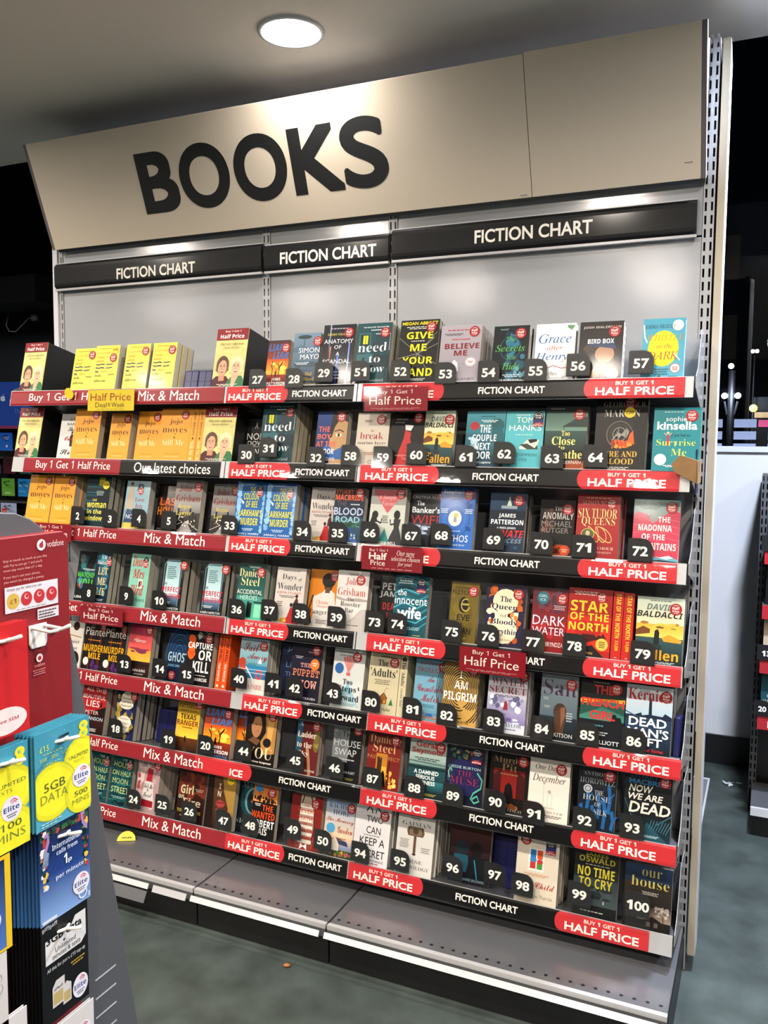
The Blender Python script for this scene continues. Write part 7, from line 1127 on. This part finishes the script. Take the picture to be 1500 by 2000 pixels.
# ================================================================== right-hand book unit by the window
fx = empty('window_shelving_unit', (0, 0, 0), 'second black book shelving unit at the right edge of the picture', 'shelving')
mb = MB()
for a_, b_ in ((0, .004), (.010, .020), (.026, .03)): mb.box(2.666+a_, 1.36, .0, 2.666+b_, 1.4, 1.5)
z = .1
while z < 1.5: mb.box(2.67, 1.361, z, 2.692, 1.362, z+.013); z += .038
mb.build('slotted_upright', M['steel'], fx)
MB().box(2.666, 1.4, .0, 3.9, 1.84, 1.5).build('unit_back', M['black'], fx)
MB().box(2.685, 1.09, 0, 3.9, 1.36, .1).build('plinth', M['plinth'], fx)
MB().box(2.68, 1.07, .1, 3.9, 1.36, .13).build('base_tray', M['base'], fx)
MB().box(2.68, 1.055, .098, 3.9, 1.07, .132).build('price_rail', M['rail'], fx)
for k, (z, dep) in enumerate(((1.18, .25), (.95, .25), (.72, .25), (.48, .25))):
    MB().box(2.69, 1.14, z, 3.9, 1.36, z+.02).build('shelf_board', M['tray'], fx)
    link(bpy.data.objects.new('promo_strip', box_mesh_col('promo_strip', [(2.69, 1.13, z-.035, 3.9, 1.139, z+.022, 'A82830', 'A82830')], M['strip'])), fx)
    a = Art(0, 0, 1, 1, 1.1285, 0)
    for q in range(3): a.T('G', 'HALF PRICE', 2.73+.4*q, z-.026, 2.95+.4*q, z+.004, 'EBE3D6', res=2)
    a.build('lettering', M['strip_text'], fx)
cols = ['7A8A98', 'C8C4BC', '1E4A54', '141416', 'A84A30', '2A3A68', 'B8A890']
for k, z in enumerate((1.2, .97, .74, .5)):
    for q in range(6):
        w = .115; x = 2.70+q*.15
        r = empty('paperback_book', (x+w/2, 1.17, z+.001), 'paperback on shelf %s of the right-hand unit, place %s from its left end' % (('one', 'two', 'three', 'four')[k], ('one', 'two', 'three', 'four', 'five', 'six')[q]), 'book', 'paperbacks on the right-hand unit')
        c = cols[(k*3+q) % 7]
        link(bpy.data.objects.new('cover', box_mesh_col('cover', [(-w/2, 0, 0, w/2, .0008, .178, c, c), (-w/2, .027, 0, w/2, .028, .178, c, c), (-w/2, .0008, 0, -w/2+.0008, .027, .178, c, c)], M['print'])), r)
        MB().box(-w/2+.001, .001, .001, w/2-.001, .0268, .177).build('page_block', M['pages'], r)
        if k == 3 and q == 0:
            a = Art(-w/2, 0, w, .178, -.0003); a.T('s', 'OLD', .2, .4, .7, .5, 'A8A090'); a.T('s', 'PLACES', .06, .26, .9, .36, 'A8A090'); a.build('title_lettering', M['print'], r)
for num, x, z in ((6, 2.71, 1.2), (13, 2.712, .742), (20, 2.708, .505)):
    r = empty('number_ticket', (x, 1.125, z), 'black ticket reading %d on the %s shelf of the right-hand unit' % (num, {6: 'highest', 13: 'third', 20: 'lowest'}[num]), 'ticket', 'tickets on the right-hand unit')
    link(bpy.data.objects.new('card', tcard), r)
    a = Art(0, 0, 1, 1, -.0008, .0); co, fs, asp = glyphs('G', str(num), 4); ww = min(.0235*asp, .05); a.T('h', str(num), -ww/2, .0175, ww/2, .041, 'F4F1EA', res=3); a.build('number', M['matte'], r)
r = empty('crumpled_wrapper', (2.60, 1.62, 0), 'small crumpled clear wrapper on the floor by the skirting', 'wrapper')
mb = MB(); rr = random.Random(4)
for i in range(7):
    x, y = rr.uniform(-.03, .03), rr.uniform(-.02, .02); b = len(mb.v)
    mb.v += [(x+rr.uniform(-.03, .03), y+rr.uniform(-.02, .02), rr.uniform(0, .02)) for _ in range(3)]; mb.f.append((b, b+1, b+2))
mb.build('wrapper_film', M['outer'], r)

# ================================================================== night street outside the window
tag(MB().box(-12, 2.1, -.6, 22, 40, -.5).build('street', M['asphalt']), kind='structure')
bd = empty('office_building', (0, 26, 0), 'dark building facade across the street with faint windows', 'building')
MB().box(-8, 0, -.6, 12, .4, 16).build('facade', M['brickwall'], bd)
for i, (x, z) in enumerate([(1.2, 7.3), (1.2, 4.9), (3.3, 7.6), (-.8, 7.3), (-.8, 4.9), (5.4, 7.3), (5.4, 4.9)]):
    f = MB().box(x-.5, -.06, z-.75, x+.5, 0, z+.75).build('window_frame', mat('dim_frame', '0E1013', .6), bd)
    MB().box(x-.42, -.08, z-.67, x-.03, -.06, z+.67).box(x+.03, -.08, z-.67, x+.42, -.06, z+.67).build('pane', mat('dim_pane', '1A1C20', .3, emit=('C8B890', .008 if i != 2 else 1.5)), f)
lp = empty('street_lamp', (2.016, 14, -.5), 'street lamp with top light and two white globes seen through the window', 'lamp post')
MB().tube([(0, 0, 0), (0, 0, 1.2), (0, 0, 3.45)], .06, 10).box(-.12, -.12, 0, .12, .12, .9).build('post', M['rackblack'], lp)
MB().tube([(0, 0, 2.7), (-.06, 0, 2.66), (-.11, 0, 2.9)], .02).tube([(0, 0, 2.7), (.06, 0, 2.66), (.11, 0, 2.9)], .02).build('bracket_arm', M['rackblack'], lp)
def globe(x, z, r0, m, name, parent, y=0):
    mb = MB(); n = 12
    for j in range(9):
        ph = math.pi*j/8
        for k in range(n): mb.v.append((x+r0*math.sin(ph)*math.cos(6.2832*k/n), y+r0*math.sin(ph)*math.sin(6.2832*k/n), z-r0*math.cos(ph)))
    for j in range(8):
        for k in range(n): mb.f.append((j*n+k, j*n+(k+1) % n, (j+1)*n+(k+1) % n, (j+1)*n+k))
    return mb.build(name, m, parent, True)
gl = mat('lamp_globe', 'FFFFFF', emit=('DCE6FF', 5)); glt = mat('lamp_top', 'FFFFFF', emit=('FFFFFF', 6))
globe(-.112, 3.0, .055, gl, 'globe', lp); globe(.112, 3.0, .055, gl, 'globe', lp); globe(-.02, 3.53, .05, glt, 'top_light', lp)
yl = empty('yellow_lamp', (2.389, 14.2, -.5), 'round yellow lamp above the shop front across the street', 'lamp post')
MB().tube([(0, 0, 0), (0, 0, 2.72)], .025).build('post', M['rackblack'], yl); globe(0, 2.78, .07, mat('yellow_globe', 'FFE060', emit=('FFE870', 2.5)), 'globe', yl)
wl = empty('twin_lamp', (2.372, 14.4, -.5), 'small twin white lamp high on a thin post outside', 'lamp post')
MB().tube([(0, 0, 0), (0, 0, 3.75)], .015).build('post', M['rackblack'], wl); globe(-.035, 3.82, .035, glt, 'globe', wl); globe(.035, 3.82, .035, glt, 'globe', wl)
sf = empty('shop_front', (2.36, 14.6, -.5), 'lit cream and pink shop front across the street', 'shop')
MB().box(0, 0, 0, 1.6, .5, 3.0).build('shop_wall', M['rackblack'], sf)
MB().box(0.0, -.03, 2.62, 1.6, 0, 2.72).build('cream_fascia', mat('cream_glow', 'E0C090', emit=('E8C898', .9)), sf)
MB().box(.12, -.03, 2.45, 1.6, 0, 2.58).build('pink_awning', mat('pink_glow', 'D04A78', emit=('E05A88', .7)), sf)
ob = empty('round_window', (2.75, 17, 3.75), 'round lit window high outside at the right edge', 'window light')
mb = MB(); mb.prism([(.2*math.cos(k*.2618), .2*math.sin(k*.2618)) for k in range(24)], 0, .05, 1); mb.build('lit_disc', mat('disc_glow', 'C8DCD8', emit=('D8ECE8', 1.1)), ob)
MB().box(-.2, -.02, -.01, .2, 0, .01).box(-.01, -.02, -.2, .01, 0, .2).box(-.11, -.02, -.17, -.1, 0, .17).build('glazing_bar', M['rackblack'], ob)
MB().box(-.03, .0, -3.95, .03, .05, -.2).build('support_post', M['rackblack'], ob)
bpy.context.view_layer.update()
